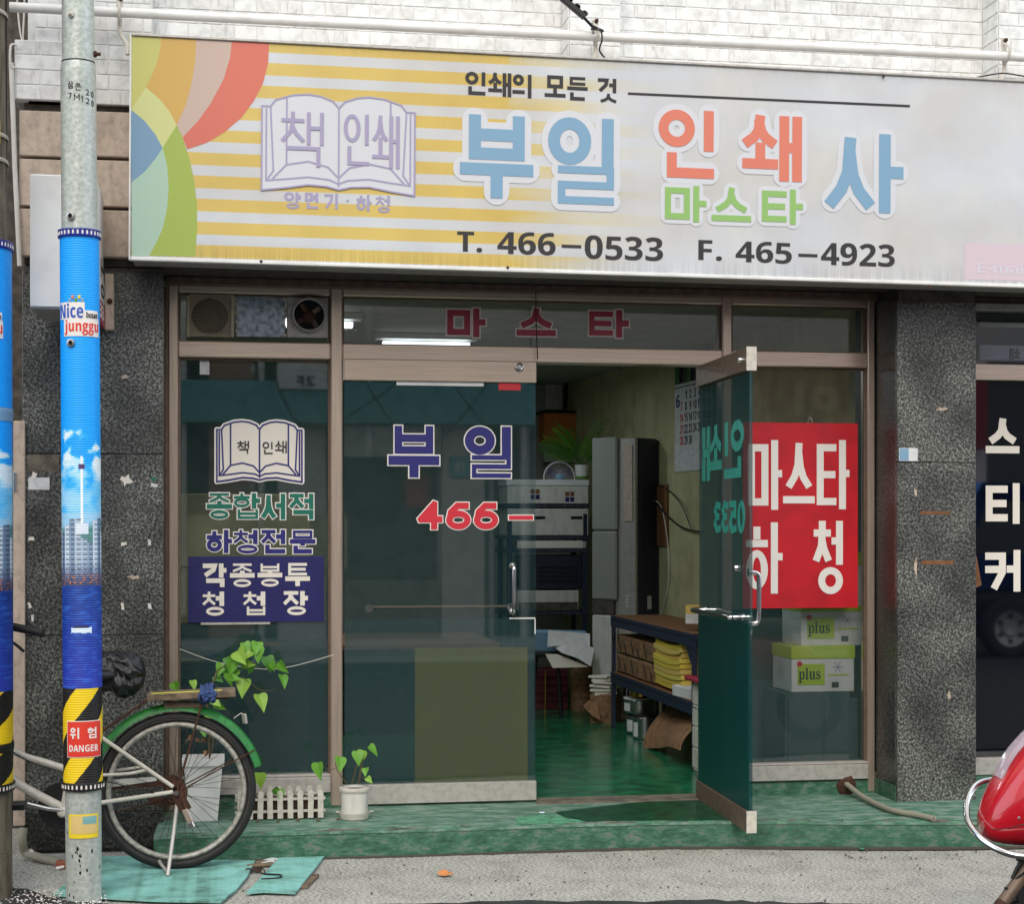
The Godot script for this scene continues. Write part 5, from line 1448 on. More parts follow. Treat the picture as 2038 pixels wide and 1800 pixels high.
	# cartons behind the right pane
	for k in 3:
		var q: Array = [[1594, 1216, 1716, 1286, -0.19], [1575, 1286, 1700, 1378, -0.16], [1600, 1100, 1719, 1212, -0.2]][k]
		var bx := thing("copy_paper_carton", ["white and lime paper carton right under the red panel", "lowest white and lime paper carton with its lid showing", "white and lime paper carton half hidden behind the red panel"][k], "carton", P(q[0], q[3], q[4]), "paper cartons behind the right pane")
		pbox(bx, "carton", M.white_plastic, q[0], q[1], q[2], q[3], q[4], 0.3, 0.004)
		if not M.has("lime"): mat("lime", rgb(176, 204, 32), 0.5)
		pbox(bx, "lid", M.lime, q[0] - 1, q[1] - (10 if k == 0 else 0), q[2] + 2, q[1] + (2 if k == 0 else 26), q[4] + 0.004, 0.308, 0.003)
		if k < 2:
			pbox(bx, "print_panel", M.lime, q[0] + 12, q[3] - 56, q[0] + 66, q[3] - 14, q[4] + 0.0022, 0.001, 0)
			var w0 := P(q[0] + 14, q[3] - 18, q[4] + 0.0024)
			latin(bx, "print_word", "plus", M.black_ink, 0.115, 0.075, at(w0), "Droid Serif", true, 0.0006)
			put(bx, "print_dot", lathe([Vector2(0.014, 0), Vector2(0.014, 0.001), Vector2(0, 0.001)], 16), M.vinyl_red, turn(P(q[0] + 16, q[3] - 56, q[4] + 0.0024), Vector3(PI / 2, 0, 0)))
			pbox(bx, "bar_code", M.black_ink, q[0] + 80, q[3] - 20, q[0] + 94, q[3] - 9, q[4] + 0.0022, 0.001, 0)
			for i in 6:
				put(bx, "print_star", cbox(Vector3(0.03, 0.004, 0.001), 0), M.letter_lilac, at(P(q[0] + 92, q[3] - 50, q[4] + 0.0022)) * Transform3D(Basis(Vector3.BACK, i * PI / 3), Vector3.ZERO) * at(Vector3(0.016, 0, 0)))
			pbox(bx, "print_line", M.lime, q[0] + 74, q[3] - 36, q[0] + 114, q[3] - 33, q[4] + 0.0022, 0.001, 0)
	var gp := thing("added_haze_board", "grey green board added behind the paper cartons to give the pane its hazy tone", "added_board", Vector3(2.85, y0, -0.6))  # board added so the right pane keeps the haze of its film
	box(gp, "board", mat("added_board", rgb(84, 108, 104), 0.7), Vector3(2.47, y0, -0.63), Vector3(3.14, 1.02, -0.6), 0.003)
	var lc := thing("low_cabinet", "low dark cabinet under the paper cartons behind the right pane", "cabinet", Vector3(2.9, y0, -0.33))
	box(lc, "body", mat("cabinet_dark", rgb(58, 76, 78), 0.6), Vector3(X(1560, -0.16), y0, -0.5), Vector3(3.12, Y(1640, 1379, -0.16), -0.15), 0.004)
	for i in 2: box(lc, "door", M.cabinet_dark, Vector3(X(1566, -0.16) + i * 0.19, y0 + 0.03, -0.149), Vector3(X(1566, -0.16) + 0.18 + i * 0.19, Y(1640, 1390, -0.16), -0.142), 0.003)
	# desk boards behind the film of door and left pane
	var yb := thing("yellow_board", "mustard yellow board standing behind the frosted foot of the closed door", "board", P(945, 1560, -0.1))
	pbox(yb, "board", mat("mustard", rgb(222, 206, 50), 0.7), 826, 1290, 1050, 1560, -0.1, 0.012, 0.002)
	var ds := thing("work_desk", "dark work desk standing behind the closed glass door", "desk", Vector3(0.7, y0, -0.9))
	box(ds, "top", M.board, Vector3(-0.2, 0.83, -1.4), Vector3(1.38, 0.86, -0.5), 0.004)
	for q in [[-0.18, -0.52], [1.33, -0.52], [-0.18, -1.38], [1.33, -1.38]]: box(ds, "leg", M.soffit, Vector3(q[0], y0, q[1] - 0.04), Vector3(q[0] + 0.04, 0.829, q[1]), 0.003)
	box(ds, "modesty_panel", M.soffit, Vector3(-0.14, 0.3, -1.37), Vector3(1.33, 0.829, -1.35), 0.002)
	var fc2 := thing("filing_cabinet", "olive filing cabinet standing behind the left window lettering", "cabinet", Vector3(0.1, y0, -0.6))
	box(fc2, "body", M.olive_wall, Vector3(-0.3, y0, -1.1), Vector3(0.42, 1.62, -0.65), 0.006)
	for k in 4: box(fc2, "drawer_front", M.olive_wall, Vector3(-0.28, 0.2 + k * 0.35, -0.649), Vector3(0.4, 0.52 + k * 0.35, -0.632), 0.006)

func ring_prof(r: float, t: float) -> Array:
	var out := []
	for i in 9:
		var a := TAU * i / 8.0
		out.append(Vector2(r + cos(a) * t, sin(a) * t))
	return out

# the printed sleeve: harbour town under a blue sky, hazard stripes at the foot; row 0 is the bottom
func sleeve_image(hm: float) -> ImageTexture:
	var w := 256
	var h := 1024
	var im := Image.create(w, h, false, Image.FORMAT_RGB8)
	var n := FastNoiseLite.new()
	n.seed = 21
	n.frequency = 0.012
	n.fractal_octaves = 4
	var n2 := FastNoiseLite.new()
	n2.seed = 22
	n2.frequency = 0.09
	var sky := Color(0.0, 0.64, 1.0)
	for y in h:
		var f := float(y) / h
		var vv := 1570.0 - f * 1115.0
		for x in w:
			var c := Color.BLACK
			var k := n.get_noise_2d(x, y * 1.3)
			if vv > 1372.0:
				var d := fposmod((f * hm * 0.82 - float(x) / w * 0.46 * 1.05) / 0.2, 1.0)
				c = Color(0.94, 0.8, 0.06) if d < 0.5 else Color(0.07, 0.06, 0.06)
			elif vv > 1165.0:
				var q := (vv - 1165.0) / 207.0
				c = Color(0.06, 0.24, 0.58).lerp(Color(0.13, 0.22, 0.68), q)
				var gl := n2.get_noise_2d(x * 0.25, y * 1.0)
				c = c.lerp(Color(0.25, 0.5, 0.9), clampf(gl * 0.9, 0.0, 0.6))
				if absf(vv - 1255.0) < 5.0 + 3.0 * n2.get_noise_1d(x) and fposmod(x + 20.0, 128.0) < 44.0: c = Color(0.86, 0.92, 0.98)
				if absf(vv - 1248.0) < 2.0 and fposmod(x + 14.0, 128.0) < 30.0: c = Color(0.1, 0.12, 0.3)
			elif vv > 1020.0:
				# the town: blocks of pale and dark buildings rising from the quay
				var cell := int(x / 13)
				var rise := 1030.0 + 70.0 * (0.5 + 0.5 * sin(cell * 4.7)) * (0.5 + 0.5 * sin(cell * 1.3 + 1.0))
				if vv > rise:
					var s := 0.5 + 0.5 * sin(cell * 9.1)
					c = Color(0.42, 0.52, 0.64).lerp(Color(0.86, 0.92, 0.98), s)
					if int(vv / 5.0) % 2 == 0 and x % 13 > 3: c = c.darkened(0.28)
					if vv > 1120.0: c = c.lerp(Color(0.2, 0.24, 0.4), clampf((vv - 1120.0) / 40.0 + n2.get_noise_2d(x * 2, y * 3) * 0.6, 0.0, 0.9))
					if vv > 1142.0 and n2.get_noise_2d(x * 1.5 + 90, y * 2) > 0.3: c = Color(0.85, 0.45, 0.2)
				else:
					c = Color(0.62, 0.82, 0.95).lerp(Color(0.25, 0.45, 0.4), clampf((vv - 1035.0) / 40.0 + k, 0.0, 0.8) if vv > 1030.0 else 0.0)
			else:
				c = sky
				var cl := clampf((vv - 895.0 + k * 110.0) / 26.0, 0.0, 1.0)
				c = c.lerp(Color(0.9, 0.96, 0.99), cl * clampf(0.75 + k, 0.0, 1.0))
				if vv > 955.0: c = c.lerp(Color(0.45, 0.78, 0.96), 0.5 + 0.5 * k)
			# the white tower
			var tx := absf(fposmod(x + 60.0, 128.0) - 64.0)
			if vv > 905.0 and vv < 1050.0 and tx < 2.2: c = Color(0.95, 0.97, 1.0)
			if vv > 922.0 and vv < 931.0 and tx < 7.0: c = Color(0.3, 0.22, 0.42)
			if vv > 1040.0 and vv < 1062.0 and tx < 14.0: c = Color(0.86, 0.9, 0.95)
			im.set_pixel(x, y, c)
	return ImageTexture.create_from_image(im)

func arc_patch(p: Node, nm: String, m: Material, r: float, y0: float, y1: float, a0: float, a1: float, base: Vector3) -> MeshInstance3D:
	return put(p, nm, lathe([Vector2(r, y0), Vector2(r + 0.0006, (y0 + y1) / 2), Vector2(r, y1)], 12, false, a0, a1), m, at(base))

func build_street_things() -> void:
	var sl := mat("sleeve", Color.WHITE, 0.55)
	sl.albedo_texture = sleeve_image(2.2)
	mat("band_blue", rgb(24, 40, 140), 0.4)
	mat("sticker_yellow", rgb(232, 206, 40), 0.5)
	mat("danger_red", rgb(220, 56, 40), 0.5)
	mat("slogan_blue", rgb(40, 84, 180), 0.5)
	for k in 2:
		var base: Vector3 = [Vector3(-0.542, 0.0, 1.3), Vector3(-0.978, 0.0, 1.2)][k]
		var R: float = [0.0705, 0.157][k]
		var p := thing("street_pole", ["galvanised steel pole in a blue harbour print sleeve with a red danger sticker", "thick concrete pole at the picture's edge in a blue printed sleeve"][k], "pole", base, "sleeved poles at the kerb")
		p.rotation.z = [0.0066, 0.003][k]
		LT = p.global_transform
		var pm: Material = [M.zinc, M.concrete_pole][k]
		var uc: float = [162.0, -60.0][k]
		var yy := func(v: float) -> float: return Y(uc, v, base.z + R)
		if k == 0:
			put(p, "lower_shaft", lathe([Vector2(R - 0.002, -0.05), Vector2(R - 0.003, yy.call(122.0) - 0.02), Vector2(R - 0.0065, yy.call(118.0))], 32), pm)
			put(p, "upper_shaft", lathe([Vector2(0.0615, yy.call(118.0) - 0.01), Vector2(0.0555, 5.6), Vector2(0.0, 5.6)], 32), pm)
			put(p, "seam", lathe([Vector2(0.064, yy.call(119.0)), Vector2(0.064, yy.call(115.0))], 32), M.dark)
		else:
			put(p, "shaft", lathe([Vector2(0.157, -0.05), Vector2(0.138, yy.call(0.0)), Vector2(0.13, 6.5), Vector2(0.0, 6.5)], 40), pm)
		var v0: float = [462.0, 478.0][k]
		var v1: float = [1568.0, 1578.0][k]
		var prof := []
		var ya: float = yy.call(v1)
		var yb: float = yy.call(v0)
		var nrib := 230
		for i in nrib * 2 + 1: prof.append(Vector2(R + 0.0034 + (0.0011 if i % 2 else 0.0), ya + (yb - ya) * i / (nrib * 2.0)))
		put(p, "printed_sleeve", lathe(prof, 40, false, -PI, PI), sl)
		for e in [[v0, M.band_blue, M.vinyl_white], [v1, M.black, M.vinyl_white]]:
			var yc: float = yy.call(e[0])
			var bnd := put(p, "sleeve_band", lathe([Vector2(R + 0.002, yc - 0.016), Vector2(R + 0.011, yc - 0.015), Vector2(R + 0.012, yc - 0.009), Vector2(R + 0.0085, yc - 0.008), Vector2(R + 0.0085, yc + 0.008), Vector2(R + 0.012, yc + 0.009), Vector2(R + 0.011, yc + 0.015), Vector2(R + 0.002, yc + 0.016)], 40), e[1])
			var nn: int = [28, 52][k]
			for i in nn:
				var an := TAU * i / nn
				put(bnd, "lacing", cbox(Vector3(0.007, 0.0155, 0.004), 0.001), e[2], at(Vector3(0, yc, 0)) * Transform3D(Basis(Vector3.UP, an), Vector3.ZERO) * at(Vector3(0, 0, R + 0.0085)))
		var rs := R + 0.0058
		# the district's slogan sticker, and hazard plate
		var yl: float = yy.call(640.0)
		var turnl: float = [0.0, 0.45][k]
		for w in [["Nice", M.slogan_blue, -0.082, 0.013, 0.1, 0.056], ["junggu", M.danger_red, -0.056, -0.052, 0.142, 0.058], ["busan", M.black_ink, 0.03, 0.014, 0.05, 0.024]]:
			arc_patch(p, "slogan_back", M.vinyl_white, rs, yl + w[3] - 0.005, yl + w[3] + w[5] + 0.005, (w[2] - 0.006) / rs + turnl, (w[2] + w[4] + 0.006) / rs + turnl, Vector3.ZERO)
			for q in [[0.0, w[1], 0.0008]]:
				var g: float = q[0]
				var tmp := latin(p, "slogan_word", w[0], q[1], w[4] + g * 2, w[5] + g * 2, Transform3D(), "Droid Sans", true, 0.0012)
				tmp.mesh = bend_round(shift(tmp.mesh, Vector3(w[2] - g, w[3] - g, q[2])), rs)
				LT = p.global_transform
				tmp.global_transform = LT * at(Vector3(0, yl, 0)) * Transform3D(Basis(Vector3.UP, turnl), Vector3.ZERO)
		for i in 5:
			arc_patch(p, "slogan_petal", [M.letter_blue, M.letter_red, M.leaf, M.sticker_yellow, M.letter_blue][i], rs + 0.001, 0.074 + 0.012 * (i % 2), 0.088 + 0.012 * (i % 2), turnl - 0.5 + i * 0.16, turnl - 0.37 + i * 0.16, Vector3(0, yl, 0))
		if k == 0:
			var d0: float = yy.call(1507.0)
			var d1: float = yy.call(1437.0)
			var dp := arc_patch(p, "danger_sticker", M.vinyl_white, rs, d0 - 0.003, d1 + 0.003, -0.78, 1.12, Vector3.ZERO)
			arc_patch(dp, "red_field", M.danger_red, rs + 0.0012, d0, d1, -0.74, 1.08, Vector3.ZERO)
			for g in [["위", -0.042, 0.07, 0.038, 0.042], ["험", 0.024, 0.07, 0.038, 0.042]]:
				put(dp, "letter", bend_round(shift(letter_mesh(g[0], g[3], g[4], 0.0062, M.vinyl_white, null, 0.0, 0.001), Vector3(g[1], g[2], 0.0018)), rs), null, at(Vector3(0, d0, 0)))
			var dw := latin(dp, "letters", "DANGER", M.vinyl_white, 0.114, 0.026, Transform3D(), "Droid Sans", true, 0.001)
			dw.mesh = bend_round(shift(dw.mesh, Vector3(-0.047, 0.02, 0.0018)), rs)
			dw.global_transform = LT * at(Vector3(0, d0, 0))
			var t0: float = yy.call(1670.0)
			var t1: float = yy.call(1622.0)
			var ys := arc_patch(p, "yellow_sticker", M.sticker_yellow, R + 0.001, t0, t1, -0.78, 0.95, Vector3.ZERO)
			arc_patch(ys, "sticker_picture", mat("sticker_sand", rgb(214, 186, 118), 0.6), R + 0.0022, t0 + 0.018, t1 - 0.006, -0.62, 0.85, Vector3.ZERO)
			arc_patch(ys, "sticker_sky", mat("sticker_sky", rgb(120, 170, 170), 0.6), R + 0.0032, t0 + 0.055, t1 - 0.008, 0.05, 0.8, Vector3.ZERO)
			# stencilled marks on the shaft
			var stamp := [["삼", -0.036, 176.0, 0.022, 0.028], ["은", -0.008, 180.0, 0.024, 0.028], ["2", 0.033, 188.0, 0.014, 0.024], ["0", 0.058, 190.0, 0.014, 0.024], ["7", -0.035, 197.0, 0.014, 0.024], ["M", -0.012, 199.0, 0.022, 0.024], ["1", 0.014, 202.0, 0.012, 0.024], ["2", 0.034, 205.0, 0.014, 0.024], ["0", 0.058, 208.0, 0.014, 0.024]]
			for g in stamp: put(p, "stencil_letter", bend_round(shift(letter_mesh(g[0], g[3], g[4], 0.0034, M.black_ink, null, 0.0, 0.0006), Vector3(g[1], 0, 0)), R - 0.0025), null, at(Vector3(0, yy.call(g[2]), 0)))
			# bolts and threaded sockets
			for q in [[28.0, -0.35], [98.0, 1.45]]:
				var bt := put(p, "bolt", lathe([Vector2(0.0, 0.0), Vector2(0.013, 0.0), Vector2(0.013, 0.014), Vector2(0.007, 0.014), Vector2(0.007, 0.03), Vector2(0, 0.03)], 6), [M.white_worn, M.rust][0 if q[0] < 50 else 1], at(Vector3(0, yy.call(q[0]), 0)) * Transform3D(Basis(Vector3.UP, q[1]), Vector3.ZERO) * turn(Vector3(0, 0, 0.056), Vector3(PI / 2, 0, 0)))
			for q in [[430.0, R], [683.0, R + 0.004]]:
				var sk := put(p, "threaded_socket", lathe([Vector2(0.017, 0.0), Vector2(0.016, 0.01), Vector2(0.009, 0.011), Vector2(0.009, 0.001), Vector2(0.0, 0.001)], 18), M.steel, at(Vector3(0, yy.call(q[0]), 0)) * Transform3D(Basis(Vector3.UP, -0.38), Vector3.ZERO) * turn(Vector3(0, 0, q[1] - 0.003), Vector3(PI / 2, 0, 0)))
				put(sk, "socket_bore", lathe([Vector2(0.0088, 0.002), Vector2(0.0, 0.003)], 14), M.dark, at(Vector3(0, yy.call(q[0]), 0)) * Transform3D(Basis(Vector3.UP, -0.38), Vector3.ZERO) * turn(Vector3(0, 0, q[1] - 0.001), Vector3(PI / 2, 0, 0)))
			for i in 16:
				var poly := PackedVector2Array()
				var r0 := rng.randf_range(0.002, 0.006)
				for j in 7:
					var an := TAU * j / 7.0
					poly.append(Vector2(cos(an) * r0 * rng.randf_range(0.4, 1.2), sin(an) * r0 * rng.randf_range(0.5, 2.6)))
				var sp := bend_round(polys_mesh([poly], 0.0006), R - 0.0025)
				put(p, "tar_spot", sp, M.dark, at(Vector3(0, rng.randf_range(0.03, 0.3), 0)) * Transform3D(Basis(Vector3.UP, rng.randf_range(-1.0, 1.2)), Vector3.ZERO))
		else:
			for v in [5.0, 255.0, 305.0]: put(p, "steel_strap", lathe([Vector2(0.149, yy.call(v) - 0.008), Vector2(0.1505, yy.call(v)), Vector2(0.147, yy.call(v) + 0.008)], 40), M.alu_dull)
			arc_patch(p, "yellow_tag", M.sticker_yellow, 0.151, yy.call(275.0), yy.call(232.0), -0.2, 1.02, Vector3.ZERO)
			put(p, "sleeve_strap", lathe([Vector2(R + 0.006, yy.call(835.0)), Vector2(R + 0.0075, yy.call(815.0)), Vector2(R + 0.006, yy.call(808.0))], 40), M.letter_blue)
			put(p, "black_strap", lathe([Vector2(R + 0.006, yy.call(1506.0)), Vector2(R + 0.008, yy.call(1494.0)), Vector2(R + 0.006, yy.call(1488.0))], 40), M.black)
		LT = Transform3D()
	# projecting signs behind the pole
	var wb := thing("white_projecting_sign", "tall blank white box sign projecting from the pillar behind the steel pole", "sign", P(126, 612, 0.85))
	var a := P(60, 612, 0.85)
	var b := P(191, 350, 0.85)
	box(wb, "case", M.white_paint, Vector3(a.x, a.y, 0.4), Vector3(b.x, b.y, 0.845), 0.004)
	box(wb, "face", M.white_plastic, Vector3(a.x + 0.004, a.y + 0.004, 0.846), Vector3(b.x - 0.004, b.y - 0.004, 0.851), 0.002)
	box(wb, "underside", M.alu_dull, Vector3(a.x + 0.006, a.y - 0.004, 0.41), Vector3(b.x - 0.006, a.y - 0.0005, 0.84), 0.001)
	var pj := thing("small_projecting_sign", "small white and red sign board with black letters beside the steel pole", "sign", P(215, 658, 0.4))
	var xs := X(209, 0.33)
	var ys0 := Y(209, 655, 0.33)
	var ys1 := Y(209, 540, 0.33)
	box(pj, "board", M.white_paint, Vector3(xs - 0.06, ys0 + 0.1, 0.34), Vector3(xs, ys1, 0.9), 0.003)
	box(pj, "red_foot", M.vinyl_crimson, Vector3(xs - 0.06, ys0, 0.34), Vector3(xs, ys0 + 0.098, 0.9), 0.003)
	pbox(pj, "mounting_plate", M.cladding, 209, 545, 227, 657, 0.335, 0.05, 0.004)
	put(pj, "bolt", lathe([Vector2(0, 0.012), Vector2(0.012, 0.008), Vector2(0.012, 0)], 12), M.rust, turn(P(219, 600, 0.336), Vector3(PI / 2, 0, 0)))
	var sl2 := Transform3D(Basis.from_euler(Vector3(0, PI / 2, 0)), Vector3(xs + 0.001, ys0 + 0.115, 0.62))
	put(pj, "letter", letter_mesh("ㅐ", 0.2, 0.08, 0.016, M.black_ink), null, sl2 * at(Vector3(0.04, 0.08, 0)))
	put(pj, "letter", letter_mesh("ㅇ", 0.2, 0.06, 0.016, M.black_ink), null, sl2 * at(Vector3(0.04, 0.0, 0)))
	latin(pj, "number", "33", M.vinyl_white, 0.22, 0.06, Transform3D(Basis.from_euler(Vector3(0, PI / 2, 0)), Vector3(xs + 0.001, ys0 + 0.02, 0.64)))
	# mats, wire, leaf, hose, pipe
	var m1 := thing("teal_rubber_mat", "large worn teal ribbed mat lying under the bicycle wheel", "mat", G(330, 1750))
	var q1 := [G(200, 1712, 0), G(260, 1711, 0), G(360, 1716, 0), G(508, 1720, 0), G(492, 1752, 0), G(470, 1778, 0), G(440, 1802, 0), G(300, 1799, 0), G(104, 1788, 0), G(150, 1752, 0)]
	put(m1, "mat", slab(q1, 0.014, 0.008), M.mat_teal)
	ribs(m1, q1, 0.0148)
	var m2 := thing("small_teal_mat", "smaller slanted piece of teal ribbed mat right of the bicycle", "mat", G(570, 1745))
	var q2 := [G(565, 1706, 0), G(649, 1708, 0), G(620, 1745, 0), G(588, 1785, 0), G(525, 1782, 0), G(491, 1785, 0)]
	put(m2, "mat", slab(q2, 0.016, 0.008), M.mat_teal)
	ribs(m2, q2, 0.0168)
	put(m2, "wood_strip", cbox(Vector3(0.03, 0.012, 0.25), 0.003), M.wood, turn(G(617, 1755, 0.006), Vector3(0, -0.25, 0)))
	for k in 3:
		var w := thing("wood_lath", ["grey wooden lath lying between the two teal mats", "short broken lath beside the wire loop", "dark lath poking from under the large mat"][k], "lath", G([520, 505, 530][k], [1728, 1738, 1722][k]))
		put(w, "lath", cbox(Vector3([0.12, 0.07, 0.09][k], 0.012, 0.025), 0.003), [M.wood, M.rust, M.wood][k], turn(w.position + Vector3(0, 0.012, 0), Vector3(0, [0.2, -0.1, 0.05][k], 0)))
	var wl := thing("cut_wire_loop", "short dark wire bent in a loop on the ground by the mats", "wire", G(530, 1740))
	tube(wl, "wire", M.black, curve([G(495, 1729, 0.045), G(512, 1736, 0.03), G(527, 1740, 0.022), G(558, 1742, 0.026), G(555, 1748, 0.02), G(520, 1750, 0.02)], 5), 0.0035, 6)
	tube(wl, "wire", M.black, curve([G(512, 1727, 0.025), G(525, 1731, 0.034), G(528, 1741, 0.02)], 5), 0.0025, 6)
	var lf := thing("dry_leaf", "curled orange dry leaf alone on the concrete", "leaf", G(886, 1745))
	var c := G(886, 1745, 0.0)
	put(lf, "blade", sheet([[c + Vector3(-0.03, 0.01, 0.0), c + Vector3(-0.01, 0.006, 0.02), c + Vector3(0.02, 0.012, 0.018), c + Vector3(0.032, 0.006, 0.006)], [c + Vector3(-0.028, 0.018, -0.006), c + Vector3(-0.006, 0.01, -0.002), c + Vector3(0.012, 0.008, -0.004), c + Vector3(0.03, 0.016, -0.008)], [c + Vector3(-0.02, 0.02, -0.02), c + Vector3(0.0, 0.024, -0.022), c + Vector3(0.012, 0.02, -0.02), c + Vector3(0.022, 0.012, -0.016)]], 0.0015), mat("dry_leaf", rgb(196, 128, 72), 0.8))
	var hs := thing("grey_hose", "grey hose coming out of the wall hole and lying over the step", "hose", P(1680, 1560, 0.0))
	tube(hs, "hose", M.hose, curve([P(1672, 1552, -0.03), P(1690, 1566, 0.06), G(1722, 1590, 0.145), G(1770, 1612, 0.142), G(1820, 1622, 0.141), G(1858, 1630, 0.141)], 6), 0.0135, 12)
	put(hs, "bore", lathe([Vector2(0.0, 0.0), Vector2(0.009, 0.0)], 12), M.dark, turn(G(1859, 1630.5, 0.141), Vector3(PI / 2, 1.2, 0)))
	var lump := []
	for i in 6:
		var row := []
		for j in 7:
			var an := TAU * j / 6.0
			var r := 0.055 * cos(i / 5.0 * PI / 2) * (1.0 + 0.25 * sin(j * 5.0 + i))
			row.append(P(1683, 1562, 0.0) + Vector3(cos(an) * r * 0.8, sin(an) * r, 0.035 * sin(i / 5.0 * PI / 2)))
		lump.append(row)
	put(hs, "clay_plug", sheet(lump, 0.002), M.rust)
	var gp := thing("grey_drain_pipe", "grey plastic pipe running along the ground from the beige post to a brick stub", "pipe", G(90, 1690))
	tube(gp, "pipe", M.hose, curve([P(47, 1650, 0.4), P(45, 1675, 0.42), G(52, 1698, 0.03), G(75, 1706, 0.022), G(120, 1718, 0.02)], 6), 0.019, 12)
	put(gp, "joint", cbox(Vector3(0.02, 0.05, 0.05), 0.01), M.white_dirty, turn(G(63, 1702, 0.024), Vector3(0, 0.4, 0)))
	var bk := thing("brick_stub", "broken reddish brick piece at the end of the grey pipe", "brick", G(122, 1722))
	put(bk, "brick", cbox(Vector3(0.04, 0.035, 0.05), 0.006), mat("brick", rgb(150, 88, 64), 0.85), turn(G(122, 1722, 0.018), Vector3(0, 0.3, 0)))
	put(bk, "white_chip", cbox(Vector3(0.035, 0.012, 0.03), 0.004), M.vinyl_white, turn(G(120, 1727, 0.012), Vector3(0, 0.1, 0.2)))
	var fl := thing("door_stop", "small bright metal catch fixed in the step before the doorway", "door stop", G(1078, 1620, 0.125))
	put(fl, "catch", cbox(Vector3(0.03, 0.012, 0.014), 0.003), M.chrome, at(G(1078, 1619, 0.13)))
	var pb := thing("plastic_scrap", "crumpled pale plastic scrap lying between step and mats", "litter", G(540, 1712))
	put(pb, "scrap", sheet([[G(525, 1712, 0.012), G(540, 1708, 0.022), G(556, 1709, 0.012)], [G(520, 1719, 0.012), G(538, 1716, 0.02), G(553, 1717, 0.012)]], 0.002), M.white_plastic)

func shift(mesh: Mesh, v: Vector3) -> ArrayMesh:
	var out := ArrayMesh.new()
	for s in mesh.get_surface_count():
		var arr := mesh.surface_get_arrays(s)
		var vs: PackedVector3Array = arr[Mesh.ARRAY_VERTEX]
		for i in vs.size(): vs[i] += v
		arr[Mesh.ARRAY_VERTEX] = vs
		out.add_surface_from_arrays(Mesh.PRIMITIVE_TRIANGLES, arr)
		out.surface_set_material(s, mesh.surface_get_material(s))
	return out
# fine raised ribs over a mat's outline
func ribs(p: Node, pts: Array, y: float) -> void:
	var poly := PackedVector2Array()
	for q in pts: poly.append(Vector2(q.x, q.z))
	var st := new_st()
	var dir := Vector2(0.8, 0.6)
	var nrm := Vector2(-0.6, 0.8)
	var k := -2.0
	while k < 2.5:
		for seg in Geometry2D.intersect_polyline_with_polygon(PackedVector2Array([nrm * k - dir * 4.0, nrm * k + dir * 4.0]), poly):
			var a := Vector3(seg[0].x, y, seg[0].y)
			var b := Vector3(seg[1].x, y, seg[1].y)
			add_box(st, Vector3(a.distance_to(b), 0.002, 0.003), 0.0006, Transform3D(Basis(Vector3.UP, -atan2(dir.y, dir.x)), (a + b) / 2))
		k += 0.0085
	kind(put(p, "rubber_ribs", st.commit(), M.mat_teal), "stuff")

# ---------------------------------------------------------------- the bicycle: local x to the right, y up, hub of the rear wheel at (0, R)
func wheel(p: Node, c: Vector3, R: float) -> Node3D:
	var w := Node3D.new()
	w.name = "wheel"
	p.add_child(w, true)
	var face := turn(c, Vector3(PI / 2, 0, 0))
	var tor := func(r: float, a: float, b: float) -> Array:
		var o := []
		for i in 13: o.append(Vector2(r + cos(TAU * i / 12) * a, sin(TAU * i / 12) * b))
		return o
	put(w, "tyre", lathe(tor.call(R - 0.02, 0.0205, 0.019), 72, true), M.rubber, face)
	put(w, "tyre_line", lathe([Vector2(R - 0.026, 0.0195), Vector2(R - 0.028, 0.0195)], 72), M.soffit, face)
	put(w, "rim", lathe(tor.call(R - 0.05, 0.012, 0.015), 72, true), M.steel_rim, face)
	put(w, "hub", lathe([Vector2(0.0, -0.05), Vector2(0.011, -0.05), Vector2(0.011, -0.035), Vector2(0.026, -0.034), Vector2(0.026, -0.03), Vector2(0.015, -0.028), Vector2(0.015, 0.028), Vector2(0.026, 0.03), Vector2(0.026, 0.034), Vector2(0.011, 0.035), Vector2(0.011, 0.05), Vector2(0, 0.05)], 20), M.rust, face)
	for k in 36:
		var an := TAU * k / 36
		var off := 0.55 * (1 if k % 4 < 2 else -1)
		var sz := 0.03 if k % 2 else -0.03
		tube(w, "spoke", M.spoke, [c + Vector3(cos(an + off) * 0.024, sin(an + off) * 0.024, sz), c + Vector3(cos(an) * (R - 0.058), sin(an) * (R - 0.058), 0)], 0.0011, 4)
	return w

